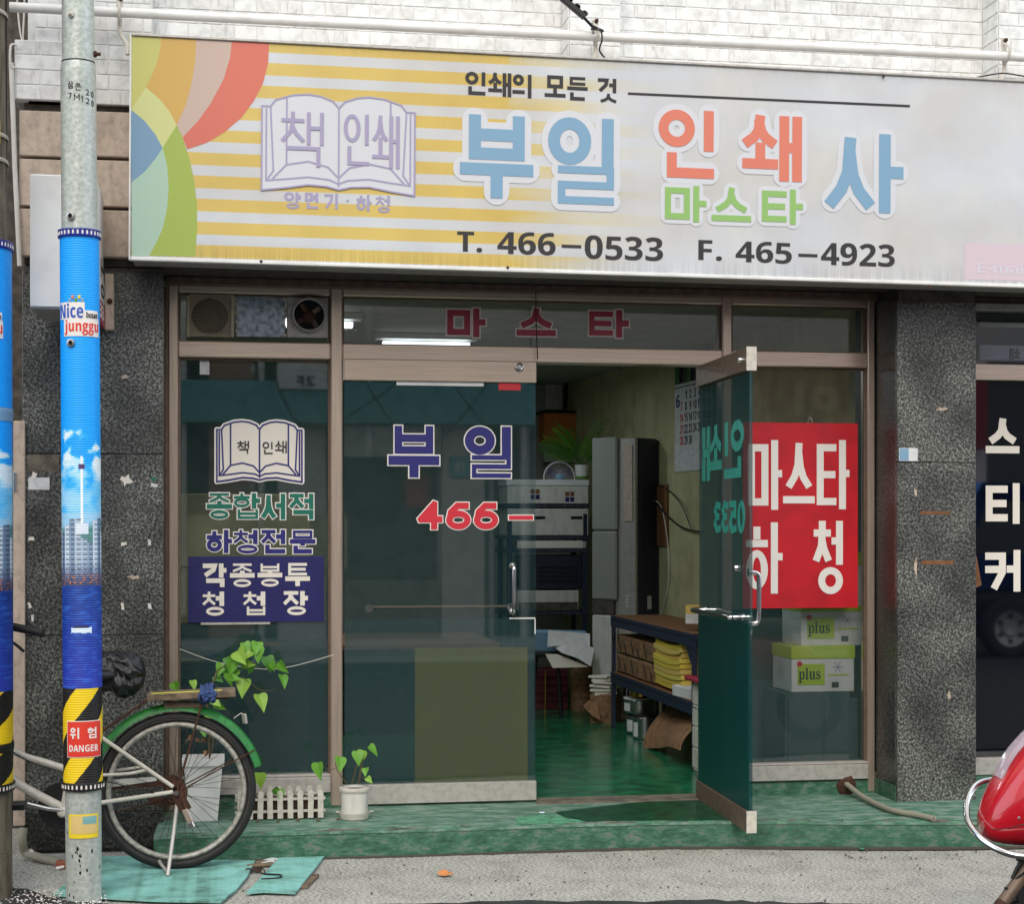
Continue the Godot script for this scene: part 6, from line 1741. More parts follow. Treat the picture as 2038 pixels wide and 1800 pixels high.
func build_bicycle() -> void:
	grain(mat("steel_rim", rgb(190, 186, 176), 0.5, 0.25), "cloud", Vector3(5, 5, 5))
	grain(mat("spoke", rgb(84, 68, 56), 0.6, 0.4), "soft", Vector3(5, 5, 5))
	grain(mat("mudguard", rgb(34, 132, 52), 0.4), "cloud", Vector3(4, 4, 4))
	var R := 0.33
	var z0 := 0.785
	var b := thing("bicycle", "old white step-through bicycle with green mudguard and a plank on its rack", "bicycle", Vector3(X(352, z0), 0.012, z0))
	LT = b.global_transform
	var inv := LT.affine_inverse()
	var Q := func(u: float, v: float, dz := 0.0) -> Vector3:
		var e := inv * P(u, v, z0 + dz)
		return e
	var hub := Vector3(0, R, 0)
	wheel(b, hub, R)
	wheel(b, hub + Vector3(-1.08, 0, 0), R)
	var wp: Material = M.white_worn
	var bb: Vector3 = Q.call(128, 1610)
	var st_top: Vector3 = Q.call(165, 1400)
	# frame
	tube(b, "seat_tube", wp, [bb, st_top], 0.016, 14)
	tube(b, "seat_post", M.chrome, [st_top, st_top + Vector3(0.03, 0.1, 0)], 0.0125, 12)
	tube(b, "seat_stay", wp, [Q.call(150, 1436, 0.03), Q.call(205, 1470, 0.05), Q.call(345, 1567, 0.06)], 0.0085, 10)
	tube(b, "seat_stay", wp, [Q.call(150, 1436, -0.03), Q.call(345, 1567, -0.06)], 0.0085, 10)
	tube(b, "chain_stay", wp, [Q.call(140, 1608, 0.035), Q.call(205, 1598, 0.05), Q.call(345, 1577, 0.06)], 0.0095, 10)
	tube(b, "chain_stay", wp, [Q.call(140, 1608, -0.035), Q.call(345, 1577, -0.06)], 0.0095, 10)
	var head0: Vector3 = Q.call(-105, 1372)
	var head1: Vector3 = Q.call(-118, 1450)
	tube(b, "down_tube", wp, curve([bb, Q.call(35, 1560), Q.call(-40, 1500), head1], 5), 0.019, 14)
	tube(b, "top_tube", wp, curve([Q.call(150, 1536), Q.call(90, 1518), Q.call(30, 1497), Q.call(-50, 1440), head0], 5), 0.0145, 14)
	tube(b, "twin_stay", wp, curve([Q.call(150, 1545, 0.03), Q.call(215, 1543, 0.045), Q.call(260, 1540, 0.05), Q.call(296, 1532, 0.055)], 4), 0.007, 8)
	tube(b, "twin_stay", wp, curve([Q.call(150, 1541, -0.03), Q.call(225, 1535, -0.045), Q.call(290, 1526, -0.055)], 4), 0.007, 8)
	tube(b, "head_tube", wp, [head0 + Vector3(0.008, 0.03, 0), head1 + Vector3(-0.01, -0.02, 0)], 0.019, 14)
	for s in [-1.0, 1.0]: tube(b, "fork_blade", wp, curve([head1 + Vector3(-0.01, -0.02, 0.02 * s), head1 + Vector3(-0.05, -0.12, 0.045 * s), hub + Vector3(-1.08, 0, 0.05 * s)], 5), 0.011, 10)
	# handlebar with grips and brake levers
	var stem: Vector3 = Q.call(-88, 1240)
	tube(b, "handlebar_stem", M.chrome, [head0, stem], 0.012, 12)
	for s in [1.0, -1.0]:
		var g0: Vector3 = Q.call(27, 1238)
		var g1: Vector3 = Q.call(101, 1252)
		g0.z = 0.26 * s
		g1.z = 0.29 * s
		if s < 0.0:
			g0.x -= 0.22
			g1.x -= 0.22
		tube(b, "handlebar", M.chrome, curve([stem, stem + Vector3(-0.03, 0.02, 0.1 * s), stem + Vector3(0.05, 0.03, 0.22 * s), g0], 5), 0.011, 12)
		put(b, "grip", tube_mesh([g0, g0.lerp(g1, 0.04), g0.lerp(g1, 0.9), g1], [0.0125, 0.0165, 0.0165, 0.0185], 14), M.rubber)
		tube(b, "brake_lever", M.black, curve([g0 + Vector3(-0.01, -0.01, 0.01), g0 + Vector3(0.0, -0.055, 0.02), g0 + Vector3(0.035, -0.07, 0.02), g0 + Vector3(0.075, -0.105, 0.015)], 4), 0.006, 8)
		put(b, "lever_clamp", cbox(Vector3(0.03, 0.035, 0.035), 0.006), M.black, at(g0 + Vector3(-0.012, -0.008, 0)))
	# drive
	put(b, "chainring", lathe([Vector2(0.0, 0.0), Vector2(0.098, 0.0), Vector2(0.1, 0.004), Vector2(0.098, 0.008), Vector2(0, 0.008)], 40), M.black, turn(Q.call(122, 1609) + Vector3(0, 0, -0.055), Vector3(PI / 2, 0, 0)))
	put(b, "chain_guard", polys_mesh([PackedVector2Array([v2(Q.call(200, 1562)), v2(Q.call(320, 1552)), v2(Q.call(345, 1545)), v2(Q.call(366, 1556)), v2(Q.call(372, 1590)), v2(Q.call(355, 1606)), v2(Q.call(300, 1606)), v2(Q.call(292, 1590)), v2(Q.call(330, 1585)), v2(Q.call(330, 1566)), v2(Q.call(150, 1582)), v2(Q.call(120, 1575))])], 0.014), M.rust, at(Vector3(0, 0, -0.052)))
	put(b, "chain_guard_plate", polys_mesh([PackedVector2Array([v2(Q.call(205, 1556)), v2(Q.call(310, 1549)), v2(Q.call(312, 1557)), v2(Q.call(205, 1572))])], 0.003), M.white_dirty, at(Vector3(0, 0, -0.035)))
	tube(b, "crank", M.steel, [Q.call(128, 1614, 0.07), Q.call(95, 1610, 0.075), Q.call(45, 1598, 0.08)], 0.009, 10)
	put(b, "bottom_bracket", lathe([Vector2(0, -0.06), Vector2(0.022, -0.06), Vector2(0.022, 0.07), Vector2(0.014, 0.078), Vector2(0, 0.08)], 20), M.white_worn, turn(Q.call(128, 1612), Vector3(PI / 2, 0, 0)))
	put(b, "pedal", cbox(Vector3(0.06, 0.028, 0.09), 0.006), M.black, at(Q.call(38, 1604, 0.13)))
	tube(b, "crank", M.steel, [Q.call(128, 1610, -0.07), Q.call(210, 1624, -0.08)], 0.009, 10)
	put(b, "pedal", cbox(Vector3(0.06, 0.028, 0.09), 0.006), M.black, at(Q.call(214, 1624, -0.13)))
	for s in [-1.0, 1.0]: tube(b, "chain_run", M.rust, [Q.call(122, 1609) + Vector3(0, 0.085 * s, -0.05), hub + Vector3(0, 0.034 * s, -0.05)], 0.004, 6)
	tube(b, "brake_cable", M.black, curve([Q.call(20, 1245, 0.25), Q.call(-30, 1300, 0.15), Q.call(-60, 1420, 0.03), Q.call(40, 1506, 0.03), Q.call(140, 1542, 0.03), Q.call(230, 1560, 0.06), Q.call(345, 1590, 0.06)], 6), 0.003, 6)
	put(b, "rear_brake_band", lathe([Vector2(0.02, -0.012), Vector2(0.045, -0.012), Vector2(0.047, 0.0), Vector2(0.045, 0.012), Vector2(0.02, 0.012)], 28), M.rust, turn(hub + Vector3(0, 0, 0.04), Vector3(PI / 2, 0, 0)))
	# mudguard, its stays and the lamp bracket
	var rows := []
	for i in 37:
		var an := deg_to_rad(lerpf(172.0, 16.0, i / 36.0))
		var row := []
		for j in 7:
			var t := (j - 3) / 3.0
			var r := R + 0.008 + 0.03 * (1.0 - pow(absf(t), 2.6))
			row.append(hub + Vector3(cos(an) * r, sin(an) * r, t * 0.028))
		rows.append(row)
	put(b, "mudguard", sheet(rows, 0.002), M.mudguard)
	for s in [-1.0, 1.0]:
		tube(b, "mudguard_stay", M.rust, [hub + Vector3(0, 0, 0.055 * s), hub + Vector3(0.325, 0.17, 0.032 * s)], 0.003, 6)
		tube(b, "rack_stay", M.rust, [hub + Vector3(0.005, 0.01, 0.062 * s), Q.call(402, 1402, 0.05 * s)], 0.0045, 8)
		tube(b, "rack_arm", M.rust, [Q.call(205, 1455, 0.03 * s), Q.call(296, 1393, 0.045 * s)], 0.0055, 8)
		tube(b, "kickstand_leg", M.alu_dull, [hub + Vector3(0.005, -0.03, 0.05 * s), hub + Vector3(-0.01, -0.16, 0.07 * s), Vector3(-0.032, 0.006, 0.1 * s + 0.06)], 0.0085, 10)
	tube(b, "kickstand_bar", M.alu_dull, curve([Vector3(-0.032, 0.008, 0.16), Vector3(-0.04, 0.015, 0.1), Vector3(-0.07, 0.04, 0.03), Vector3(-0.06, 0.03, -0.02)], 4), 0.007, 8)
	put(b, "rack_bracket", polys_mesh([PackedVector2Array([v2(Q.call(326, 1396)), v2(Q.call(402, 1398)), v2(Q.call(404, 1408)), v2(Q.call(370, 1407)), v2(Q.call(328, 1409))])], 0.05), M.alu_dark, at(Vector3(0, 0, -0.025)))
	box(b, "rack_platform", M.alu_dark, Q.call(300, 1393) + Vector3(0, 0, -0.06), Q.call(455, 1388) + Vector3(0, 0, 0.05), 0.002)
	put(b, "axle_plate", cbox(Vector3(0.05, 0.09, 0.006), 0.012), M.rust, turn(hub + Vector3(0.02, -0.035, 0.062), Vector3(0, 0, 0.5)))
	put(b, "axle_nut", lathe([Vector2(0.0, 0.02), Vector2(0.008, 0.02), Vector2(0.012, 0.01), Vector2(0.013, 0.0)], 6), M.steel, turn(hub + Vector3(0, 0, 0.066), Vector3(PI / 2, 0, 0)))
	put(b, "wheel_lock", cbox(Vector3(0.024, 0.085, 0.016), 0.003), M.alu, turn(Q.call(376, 1630, 0.075), Vector3(0, 0, 0.42)))
	put(b, "wheel_lock_tip", cbox(Vector3(0.026, 0.024, 0.018), 0.003), M.chrome, turn(Q.call(380, 1643, 0.076), Vector3(0, 0, 0.42)))
	tube(b, "lock_arm", M.rust, [hub + Vector3(0.025, -0.02, 0.066), Q.call(372, 1616, 0.072)], 0.008, 8)
	put(b, "reflector", cbox(Vector3(0.012, 0.042, 0.03), 0.003), M.alu_dull, turn(Q.call(487, 1431), Vector3(0, 0.5, 0.15)))
	tube(b, "reflector_arm", M.alu_dull, [Q.call(466, 1430), Q.call(480, 1420), Q.call(487, 1424)], 0.003, 6)
	put(b, "saddle", lathe([Vector2(0.0, 0.05), Vector2(0.09, 0.045), Vector2(0.11, 0.02), Vector2(0.09, 0.0), Vector2(0, 0.0)], 20, true), M.black, at(st_top + Vector3(0.06, 0.1, 0)))
	# plank tied onto the rack with rope
	LT = Transform3D()
	var pk := thing("wooden_plank", "weathered grey plank with yellow tape tied on the bicycle rack", "plank", P(382, 1388, z0))
	var ta := P(294, 1383, z0)
	var tb := P(469, 1374, z0)
	var ax := (tb - ta).normalized()
	var pt := Transform3D(Basis(Vector3.BACK, atan2(ax.y, ax.x)), (ta + tb) / 2)
	put(pk, "board", cbox(Vector3(ta.distance_to(tb), 0.03, 0.15), 0.004), M.wood, pt * at(Vector3(0, -0.008, 0)))
	put(pk, "yellow_tape", cbox(Vector3(0.29, 0.001, 0.03), 0), mat("tape_yellow", rgb(222, 220, 70), 0.5), pt * at(Vector3(-0.02, 0.0078, 0.045)))
	var rope := thing("blue_rope", "faded blue rope knotted round the plank and rack", "rope", P(412, 1380, z0))
	var rp := []
	for i in 60:
		var an := i * 0.9
		rp.append(P(400 + i * 0.42, 1382, z0) + Vector3(sin(i * 2.3) * 0.008, cos(an) * 0.034 + 0.002 + sin(i * 1.7) * 0.008, sin(an) * 0.088 + 0.004))
	tube(rope, "coil", mat("rope_blue", rgb(52, 72, 118), 0.95), curve(rp, 3), 0.0055, 6)
	for i in 7:
		var kc := P(403 + i * 4, 1378 + (i % 3) * 5, z0) + Vector3(0, 0, 0.085)
		put(rope, "knot", lathe(ring_prof(0.009, 0.007), 12, true), M.rope_blue, turn(kc, Vector3(rng.randf() * 3.0, rng.randf() * 3.0, 0)))
	# black bag over the saddle
	var bag := thing("black_plastic_bag", "crumpled black plastic bag pulled over the bicycle saddle", "plastic bag", P(240, 1350, z0))
	var n := FastNoiseLite.new()
	n.seed = 4
	n.frequency = 6.0
	n.fractal_octaves = 4
	var rws := []
	for i in 29:
		var t := i / 28.0
		var row := []
		var cx := lerpf(P(140, 1350, z0).x, P(292, 1350, z0).x, t)
		var cy := P(240, 1335.0 + 8.0 * t, z0).y + 0.02 * sin(t * 3.0)
		var rad := 0.068 * sqrt(maxf(0.0, 1.0 - pow(maxf(t * 2.0 - 1.0, 0.0), 5.0))) * (0.85 + 0.2 * t)
		for j in 41:
			var an := TAU * j / 40.0
			var d := Vector3(0, cos(an), sin(an))
			var rr := rad * (1.0 + 0.4 * n.get_noise_3d(cx * 1.2, d.y * 0.2, d.z * 0.2) + 0.16 * (1.0 - absf(n.get_noise_3d(cx * 3.0 + 9.0, d.y * 0.3, d.z * 0.3)) * 3.0))
			# the skirt hangs down
			if d.y < -0.5: rr *= 1.15 + 0.5 * clampf(n.get_noise_2d(cx * 1.4, 3.0) + 0.3, 0.0, 1.0)
			row.append(Vector3(cx, cy, z0) + d * rr)
		rws.append(row)
	put(bag, "bag", sheet(rws, 0.001), mat("bag_black", rgb(26, 26, 28), 0.36))

func v2(a: Vector3) -> Vector2:
	return Vector2(a.x, a.y)

# a heart-shaped leaf, its stalk notch at the origin, tip down, folded along the midrib
func heart(w: float, fold := 0.25) -> ArrayMesh:
	var st := new_st()
	var half := [[0.0, 0.0], [0.1, 0.16], [0.28, 0.24], [0.44, 0.17], [0.5, 0.0], [0.45, -0.22], [0.32, -0.48], [0.16, -0.76], [0.0, -1.05]]
	for s in [-1.0, 1.0]:
		for i in range(1, half.size() - 1):
			var p := func(q: Array) -> Vector3: return Vector3(q[0] * s, q[1], absf(q[0]) * fold - 0.12 * q[1] * q[1]) * w
			var mid := func(q: Array) -> Vector3: return Vector3(0, q[1] * 0.9 - 0.02, -0.12 * q[1] * q[1]) * w
			quad(st, mid.call(half[i]) if i > 1 else Vector3.ZERO, p.call(half[i]), p.call(half[i + 1]), mid.call(half[i + 1]), Vector3(0, 0, 1))
	return st.commit()

func leaves(p: Node, list: Array, z: float) -> void:
	for q in list:
		var c := P(q[0], q[1], z + rng.randf_range(-0.02, 0.03))
		var w: float = q[2] * 0.0026
		var e := Vector3(rng.randf_range(-0.7, 0.3), rng.randf_range(-0.75, 0.75), q[3] + rng.randf_range(-0.25, 0.25))
		put(p, "leaf", heart(w, rng.randf_range(0.15, 0.4)), [M.leaf, M.leaf_pale, M.leaf, M.leaf_dark][rng.randi() % 4], turn(c, e))

func build_plants() -> void:
	var z := 0.24
	# white square planter with the climbing vine
	var b0 := P(382, 1628, 0.36)
	var pl := thing("white_square_planter", "tall white plastic planter with a climbing vine behind the bicycle wheel", "planter", Vector3(b0.x + 0.06, 0.125, z))
	var y0 := 0.126
	var y1 := Y(405, 1512, 0.33)
	var prof := []
	var st := new_st()
	var cx := X(405, 0.3)
	var q0 := 0.06
	var q1 := 0.088
	var yb := [[q0, y0], [q0 + 0.003, y0 + 0.004], [q1 - 0.004, y1 - 0.035], [q1 + 0.004, y1 - 0.032], [q1 + 0.006, y1], [q1 - 0.004, y1], [q1 - 0.008, y1 - 0.03], [0.0, y1 - 0.03]]
	var ctr := Vector3(cx, 0, z)
	for i in yb.size() - 1:
		for s in 4:
			var an := PI / 2 * s
			var a := Vector3(cos(an), 0, sin(an))
			var t := Vector3(-sin(an), 0, cos(an))
			var f := func(k: int, sg: float) -> Vector3: return ctr + (a + t * sg) * float(yb[k][0]) + Vector3(0, yb[k][1], 0)
			var o := a if i < 4 else (Vector3.UP if i in [4, 6] else -a)
			quad(st, f.call(i, -1), f.call(i, 1), f.call(i + 1, 1), f.call(i + 1, -1), o)
	put(pl, "pot", st.commit(), M.white_paint)
	box(pl, "soil", M.soil, Vector3(cx - 0.08, y1 - 0.05, z - 0.08), Vector3(cx + 0.08, y1 - 0.022, z + 0.08), 0.006)
	tube(pl, "stem", M.stem, curve([P(418, 1515, z), P(416, 1480, z), P(421, 1440, z), P(412, 1400, z), P(424, 1360, z + 0.02), P(432, 1335, z)], 5), 0.004, 6)
	tube(pl, "stem", M.stem, curve([P(416, 1515, z), P(424, 1478, z), P(414, 1430, z)], 5), 0.003, 6)
	tube(pl, "stem", M.stem, curve([P(432, 1335, z), P(470, 1310, z), P(510, 1285, z), P(550, 1283, z)], 4), 0.0018, 5)
	tube(pl, "stem", M.leaf_dark, curve([P(432, 1350, z), P(450, 1345, z), P(490, 1330, z), P(560, 1322, z)], 4), 0.0016, 5)
	tube(pl, "stem", M.stem, curve([P(480, 1345, z), P(520, 1375, z), P(550, 1372, z)], 4), 0.0014, 5)
	leaves(pl, [[488, 1283, 20, 0.1], [512, 1282, 22, -0.1], [514, 1293, 24, 0.15], [475, 1300, 30, 0.9], [462, 1318, 26, 0.0], [486, 1318, 24, 1.2], [441, 1325, 20, -0.3], [447, 1333, 16, 0.4], [532, 1312, 24, 0.05], [558, 1322, 22, 0.7], [562, 1348, 22, -0.3], [456, 1345, 20, 0.2], [430, 1348, 16, 0.8], [486, 1358, 28, -0.15], [517, 1388, 28, -0.1], [384, 1358, 16, 0.1], [347, 1362, 18, 0.4], [426, 1395, 16, 0.9], [432, 1402, 18, 1.1], [405, 1448, 18, 0.3], [410, 1452, 14, -0.4], [518, 1544, 24, 0.1], [505, 1288, 16, 0.6], [470, 1335, 18, -0.5], [452, 1312, 16, 0.6], [498, 1300, 18, -0.6], [540, 1322, 16, 0.5], [500, 1328, 14, -0.2], [462, 1350, 16, 1.3], [395, 1440, 16, -0.8], [415, 1425, 14, 0.5]], z)
	for q in [[395, 1470], [408, 1470], [380, 1466], [412, 1497]]:
		put(pl, "dry_leaf", heart(0.026, 0.9), M.kraft, turn(P(q[0], q[1], z), Vector3(0.4, q[0], 0.5)))
	var tw := thing("twine", "pale twine strung across the left window between the frame posts", "twine", P(510, 1330, 0.05))
	tube(tw, "twine", M.vinyl_cream, curve([P(358, 1292, 0.03), P(432, 1318, 0.06), P(520, 1332, 0.06), P(580, 1327, 0.05), P(664, 1304, 0.02)], 6), 0.0014, 5)
	# picket fence planter
	var fz := 0.3
	var fp := thing("picket_planter", "long low planter box fronted with little white picket boards", "planter", P(555, 1618, fz))
	var x0 := X(468, fz)
	var x1 := X(648, fz)
	var ym := 0.127
	box(fp, "trough", M.soil, Vector3(x0 + 0.01, ym, fz - 0.13), Vector3(x1 - 0.01, ym + 0.085, fz - 0.02), 0.005)
	for r in [0, 1]:
		var zz := fz if r == 0 else fz - 0.14
		for h in [0.03, 0.085]: box(fp, "rail", M.white_worn, Vector3(x0, ym + h, zz - 0.008), Vector3(x1, ym + h + 0.012, zz - 0.002), 0.001)
		for k in 9:
			var px := x0 + 0.022 + (x1 - x0 - 0.044) * k / 8.0
			var poly := PackedVector2Array([Vector2(-0.0125, 0), Vector2(0.0125, 0), Vector2(0.0125, 0.115)])
			for i in range(1, 6): poly.append(Vector2(cos(PI * i / 6) * 0.0125, 0.115 + sin(PI * i / 6) * 0.012))
			poly.append(Vector2(-0.0125, 0.115))
			put(fp, "picket", polys_mesh([poly], 0.005), M.white_worn, turn(Vector3(px, ym + 0.004, zz), Vector3(0, 0, rng.randf_range(-0.03, 0.03))))
	for sx in [x0 + 0.003, x1 - 0.009]: box(fp, "end_rail", M.white_worn, Vector3(sx, ym + 0.085, fz - 0.14), Vector3(sx + 0.006, ym + 0.097, fz - 0.008), 0.001)
	for k in 26:
		var px := rng.randf_range(x0 + 0.02, x1 - 0.02)
		var pz := rng.randf_range(fz - 0.12, fz - 0.02)
		put(fp, "dry_stalk", tube_mesh(curve([Vector3(px, ym + 0.08, pz), Vector3(px + rng.randf_range(-0.03, 0.03), ym + 0.11, pz + 0.01), Vector3(px + rng.randf_range(-0.06, 0.06), ym + 0.1, pz + 0.02)], 3), 0.0012, 4), M.stem)
	leaves(fp, [[556, 1576, 20, 0.2], [548, 1572, 14, 0.8]], fz - 0.02)
	# round pot with sprouts
	var rz := 0.33
	var rc := P(706, 1624, rz)
	var rp := thing("round_flower_pot", "weathered cream flower pot with heart-leaved sprouts beside the closed door", "flower pot", Vector3(rc.x, 0.127, rz))
	var ph := 0.142
	put(rp, "pot", lathe([Vector2(0.0, 0.0), Vector2(0.055, 0.0), Vector2(0.06, 0.004), Vector2(0.062, ph - 0.02), Vector2(0.067, ph - 0.018), Vector2(0.068, ph), Vector2(0.062, ph + 0.002), Vector2(0.058, ph - 0.012), Vector2(0.0, ph - 0.012)], 36), M.white_dirty, at(rp.position))
	put(rp, "pot_rim", lathe([Vector2(0.066, ph - 0.016), Vector2(0.0705, ph - 0.012), Vector2(0.0705, ph - 0.001), Vector2(0.066, ph + 0.003)], 36), M.white_worn, at(rp.position))
	put(rp, "saucer", lathe([Vector2(0.0, 0.001), Vector2(0.062, 0.001), Vector2(0.071, 0.03), Vector2(0.067, 0.03), Vector2(0.06, 0.006)], 36), M.white_worn, at(rp.position))
	for s in [-1.0, 1.0]: tube(rp, "saucer_lug", M.white_worn, [rp.position + Vector3(0.068 * s, 0.028, 0.0), rp.position + Vector3(0.082 * s, 0.034, 0.01)], 0.005, 6)
	put(rp, "soil", lathe([Vector2(0.06, ph - 0.01), Vector2(0.0, ph - 0.004)], 24), M.soil, at(rp.position))
	for e in [[[700, 1562], [706, 1540], [712, 1512]], [[716, 1556], [720, 1530], [722, 1505]], [[712, 1560], [718, 1530], [716, 1508]], [[690, 1560], [672, 1535], [668, 1518]], [[722, 1552], [726, 1545], [727, 1538]]]:
		var pts := []
		for q in e: pts.append(P(q[0], q[1], rz))
		tube(rp, "stem", M.stem, curve(pts, 4), 0.0022, 6)
	leaves(rp, [[712, 1500, 22, 0.1], [722, 1498, 20, -0.3], [738, 1488, 20, 0.5], [677, 1512, 24, -0.2], [634, 1524, 26, 0.1], [728, 1532, 14, 0.3], [732, 1550, 12, 0.9]], rz)
	tube(rp, "stem", M.stem, curve([P(668, 1530, rz), P(655, 1532, rz), P(634, 1524, rz)], 4), 0.0014, 5)
	# withered cuttings on the step by the planter
	for k in 5:
		put(fp, "dead_leaf", cbox(Vector3(0.02, 0.006, 0.012), 0.002), M.stem, turn(Vector3(x0 + 0.1 + k * 0.09, 0.13, fz + 0.05 + 0.02 * (k % 2)), Vector3(0, k, 0.1)))

# ---------------------------------------------------------------- the red scooter's front end
func build_scooter() -> void:
	var z := 2.9
	var s := thing("red_scooter", "shiny red scooter front with chrome guard bar at the picture's edge", "scooter", Vector3(X(2060, z), 0, z))
	var rm := mat("scooter_red", rgb(184, 8, 30), 0.25)
	rm.clearcoat_enabled = true
	rm.clearcoat = 1.0
	rm.clearcoat_roughness = 0.04
	var Q := func(u: float, v: float, dz := 0.0) -> Vector3: return P(u, v, z) + Vector3(0, 0, dz)
	# nose shell: cross-sections from the tip to the shield
	var prof := [[1955, 1635, 1640, 0.01], [1958, 1612, 1662, 0.05], [1968, 1588, 1671, 0.075], [1985, 1557, 1675, 0.1], [2005, 1528, 1677, 0.118], [2030, 1497, 1678, 0.13], [2060, 1462, 1679, 0.14], [2100, 1420, 1680, 0.15], [2150, 1380, 1680, 0.155]]
	for part in 2:
		var rows := []
		for q in prof:
			var row := []
			var top: Vector3 = Q.call(q[0], q[1])
			var bot: Vector3 = Q.call(q[0], q[2])
			var c := (top + bot) / 2
			var hh := (top.y - bot.y) / 2
			for j in 17:
				var a0 := [-0.35, -1.57][part] as float
				var a1 := [PI / 2, -0.37][part] as float
				var an := lerpf(a0, a1, j / 16.0)
				var k := 1.0 if part == 0 else 1.03
				row.append(c + Vector3(0.0, sin(an) * hh * k, pow(maxf(cos(an), 0.0), 0.7) * float(q[3]) * k))
			rows.append(row)
		put(s, ["nose_shell", "nose_skirt"][part], sheet(rows, 0.004), rm)
		var rows2 := []
		for r in rows:
			var row := []
			for e: Vector3 in r: row.append(Vector3(e.x, e.y, z - (e.z - z)))
			rows2.append(row)
		put(s, ["nose_shell", "nose_skirt"][part], sheet(rows2, 0.004), rm)
	for e in [-0.36, 0.35]:
		var seam := []
		for q in prof:
			var top: Vector3 = Q.call(q[0], q[1])
			var bot: Vector3 = Q.call(q[0], q[2])
			seam.append((top + bot) / 2 + Vector3(0, sin(e) * (top.y - bot.y) / 2 * 1.01, pow(cos(e), 0.7) * float(q[3]) * (1.035 if e < 0 else 1.005) + 0.001))
		tube(s, "panel_seam", M.black if e < 0 else M.vinyl_crimson, seam, 0.0016, 6)
	for q in [[2012, 1640], [1990, 1615], [2032, 1655]]: put(s, "screw", lathe([Vector2(0, 0.003), Vector2(0.004, 0.002), Vector2(0.005, 0)], 10), M.steel, turn(Q.call(q[0], q[1], 0.135), Vector3(PI / 2, 0, 0)))
	tube(s, "brake_cable", M.black, curve([Q.call(1985, 1745, 0.1), Q.call(2010, 1715, 0.13), Q.call(2045, 1695, 0.12), Q.call(2090, 1640, 0.1)], 5), 0.004, 6)
	var lens := mat("clear_lens", Color(0.8, 0.8, 0.84, 0.3), 0.08)
	lens.transparency = BaseMaterial3D.TRANSPARENCY_ALPHA
	var lr := []
	for q in [[1990, 1552], [2003, 1524], [2020, 1498], [2045, 1470], [2080, 1438]]:
		lr.append([Q.call(q[0] + 2, q[1] + 2, -0.05), Q.call(q[0] - 8, q[1] - 8, -0.02), Q.call(q[0] - 1, q[1] - 1, 0.02)])
	put(s, "clear_lens", sheet(lr, 0.004), lens)
	put(s, "side_lamp", lathe([Vector2(0.0, 0.014), Vector2(0.02, 0.01), Vector2(0.026, 0.0)], 24, true), M.chrome, Transform3D(Basis.from_euler(Vector3(PI / 2, 0.1, 0)) * Basis.from_scale(Vector3(1.4, 1, 0.7)), Q.call(2041, 1617, 0.125)))
	# chrome guard loop round the nose
	var loop := [Q.call(2120, 1560, -0.2), Q.call(2050, 1568, -0.2), Q.call(2000, 1576, -0.19), Q.call(1968, 1598, -0.15), Q.call(1944, 1624, -0.08), Q.call(1931, 1645, 0.0), Q.call(1938, 1667, 0.08), Q.call(1962, 1682, 0.14), Q.call(2000, 1686, 0.17), Q.call(2080, 1685, 0.17), Q.call(2200, 1684, 0.16)]
	tube(s, "guard_bar", M.chrome, curve(loop, 6), 0.0105, 14)
	# fork leg, its bracket, the wheel
	tube(s, "fork_leg", M.alu_dark, [Q.call(2060, 1650, 0.1), Q.call(2030, 1698, 0.1), Q.call(1962, 1792, 0.1)], [0.022, 0.022, 0.02], 18)
	put(s, "fork_cap", lathe([Vector2(0.0, -0.01), Vector2(0.02, -0.006), Vector2(0.022, 0.006), Vector2(0.02, 0.02)], 18), M.rust, turn(Q.call(1962, 1792, 0.1), Vector3(0, 0, -0.65)))
	tube(s, "brake_hose_bracket", M.black, [Q.call(2008, 1700, 0.1), Q.call(1996, 1716, 0.1), Q.call(1986, 1738, 0.1)], 0.007, 8)
	put(s, "hose_clip", cbox(Vector3(0.02, 0.014, 0.02), 0.003), M.black, at(Q.call(2001, 1699, 0.1)))
	put(s, "hose_clip", cbox(Vector3(0.014, 0.012, 0.02), 0.003), M.black, at(Q.call(1976, 1757, 0.1)))
	var wc: Vector3 = Q.call(2150, 1830)
	wc.y = 0.24
	var prf := []
	for i in 13: prf.append(Vector2(0.19 + cos(TAU * i / 12) * 0.045, sin(TAU * i / 12) * 0.05))
	var wh := Node3D.new()
	wh.name = "wheel"
	s.add_child(wh, true)
	put(wh, "tyre", lathe(prf, 48, true), M.rubber, turn(wc, Vector3(PI / 2, 0, 0)))
	for k in 24: put(wh, "tread_block", cbox(Vector3(0.022, 0.006, 0.05), 0.002), M.black, at(wc) * Transform3D(Basis(Vector3.BACK, TAU * k / 24), Vector3.ZERO) * turn(Vector3(0, 0.236, 0), Vector3(0, 0.5, 0)))
	put(wh, "rim", lathe([Vector2(0.0, 0.02), Vector2(0.06, 0.03), Vector2(0.15, 0.02), Vector2(0.155, 0.03)], 36), M.steel, turn(wc, Vector3(PI / 2, 0, 0)))
	put(wh, "rim", lathe([Vector2(0.0, 0.02), Vector2(0.06, 0.03), Vector2(0.15, 0.02), Vector2(0.155, 0.03)], 36), M.steel, turn(wc, Vector3(-PI / 2, 0, 0)))
	# the rest of it, out of frame to the right
	var shield := []
	for i in 9:
		var t := i / 8.0
		var row := []
		for k in 11:
			var a := (k - 5) / 5.0
			row.append(Q.call(2150 + 40 * t, 1400 - 210 * t + 260 * (1.0 - t) * absf(a), 0.0) + Vector3(0.16 * a * a, 0, a * (0.2 - 0.06 * t)))
		shield.append(row)
	put(s, "leg_shield", sheet(shield, 0.012), rm)
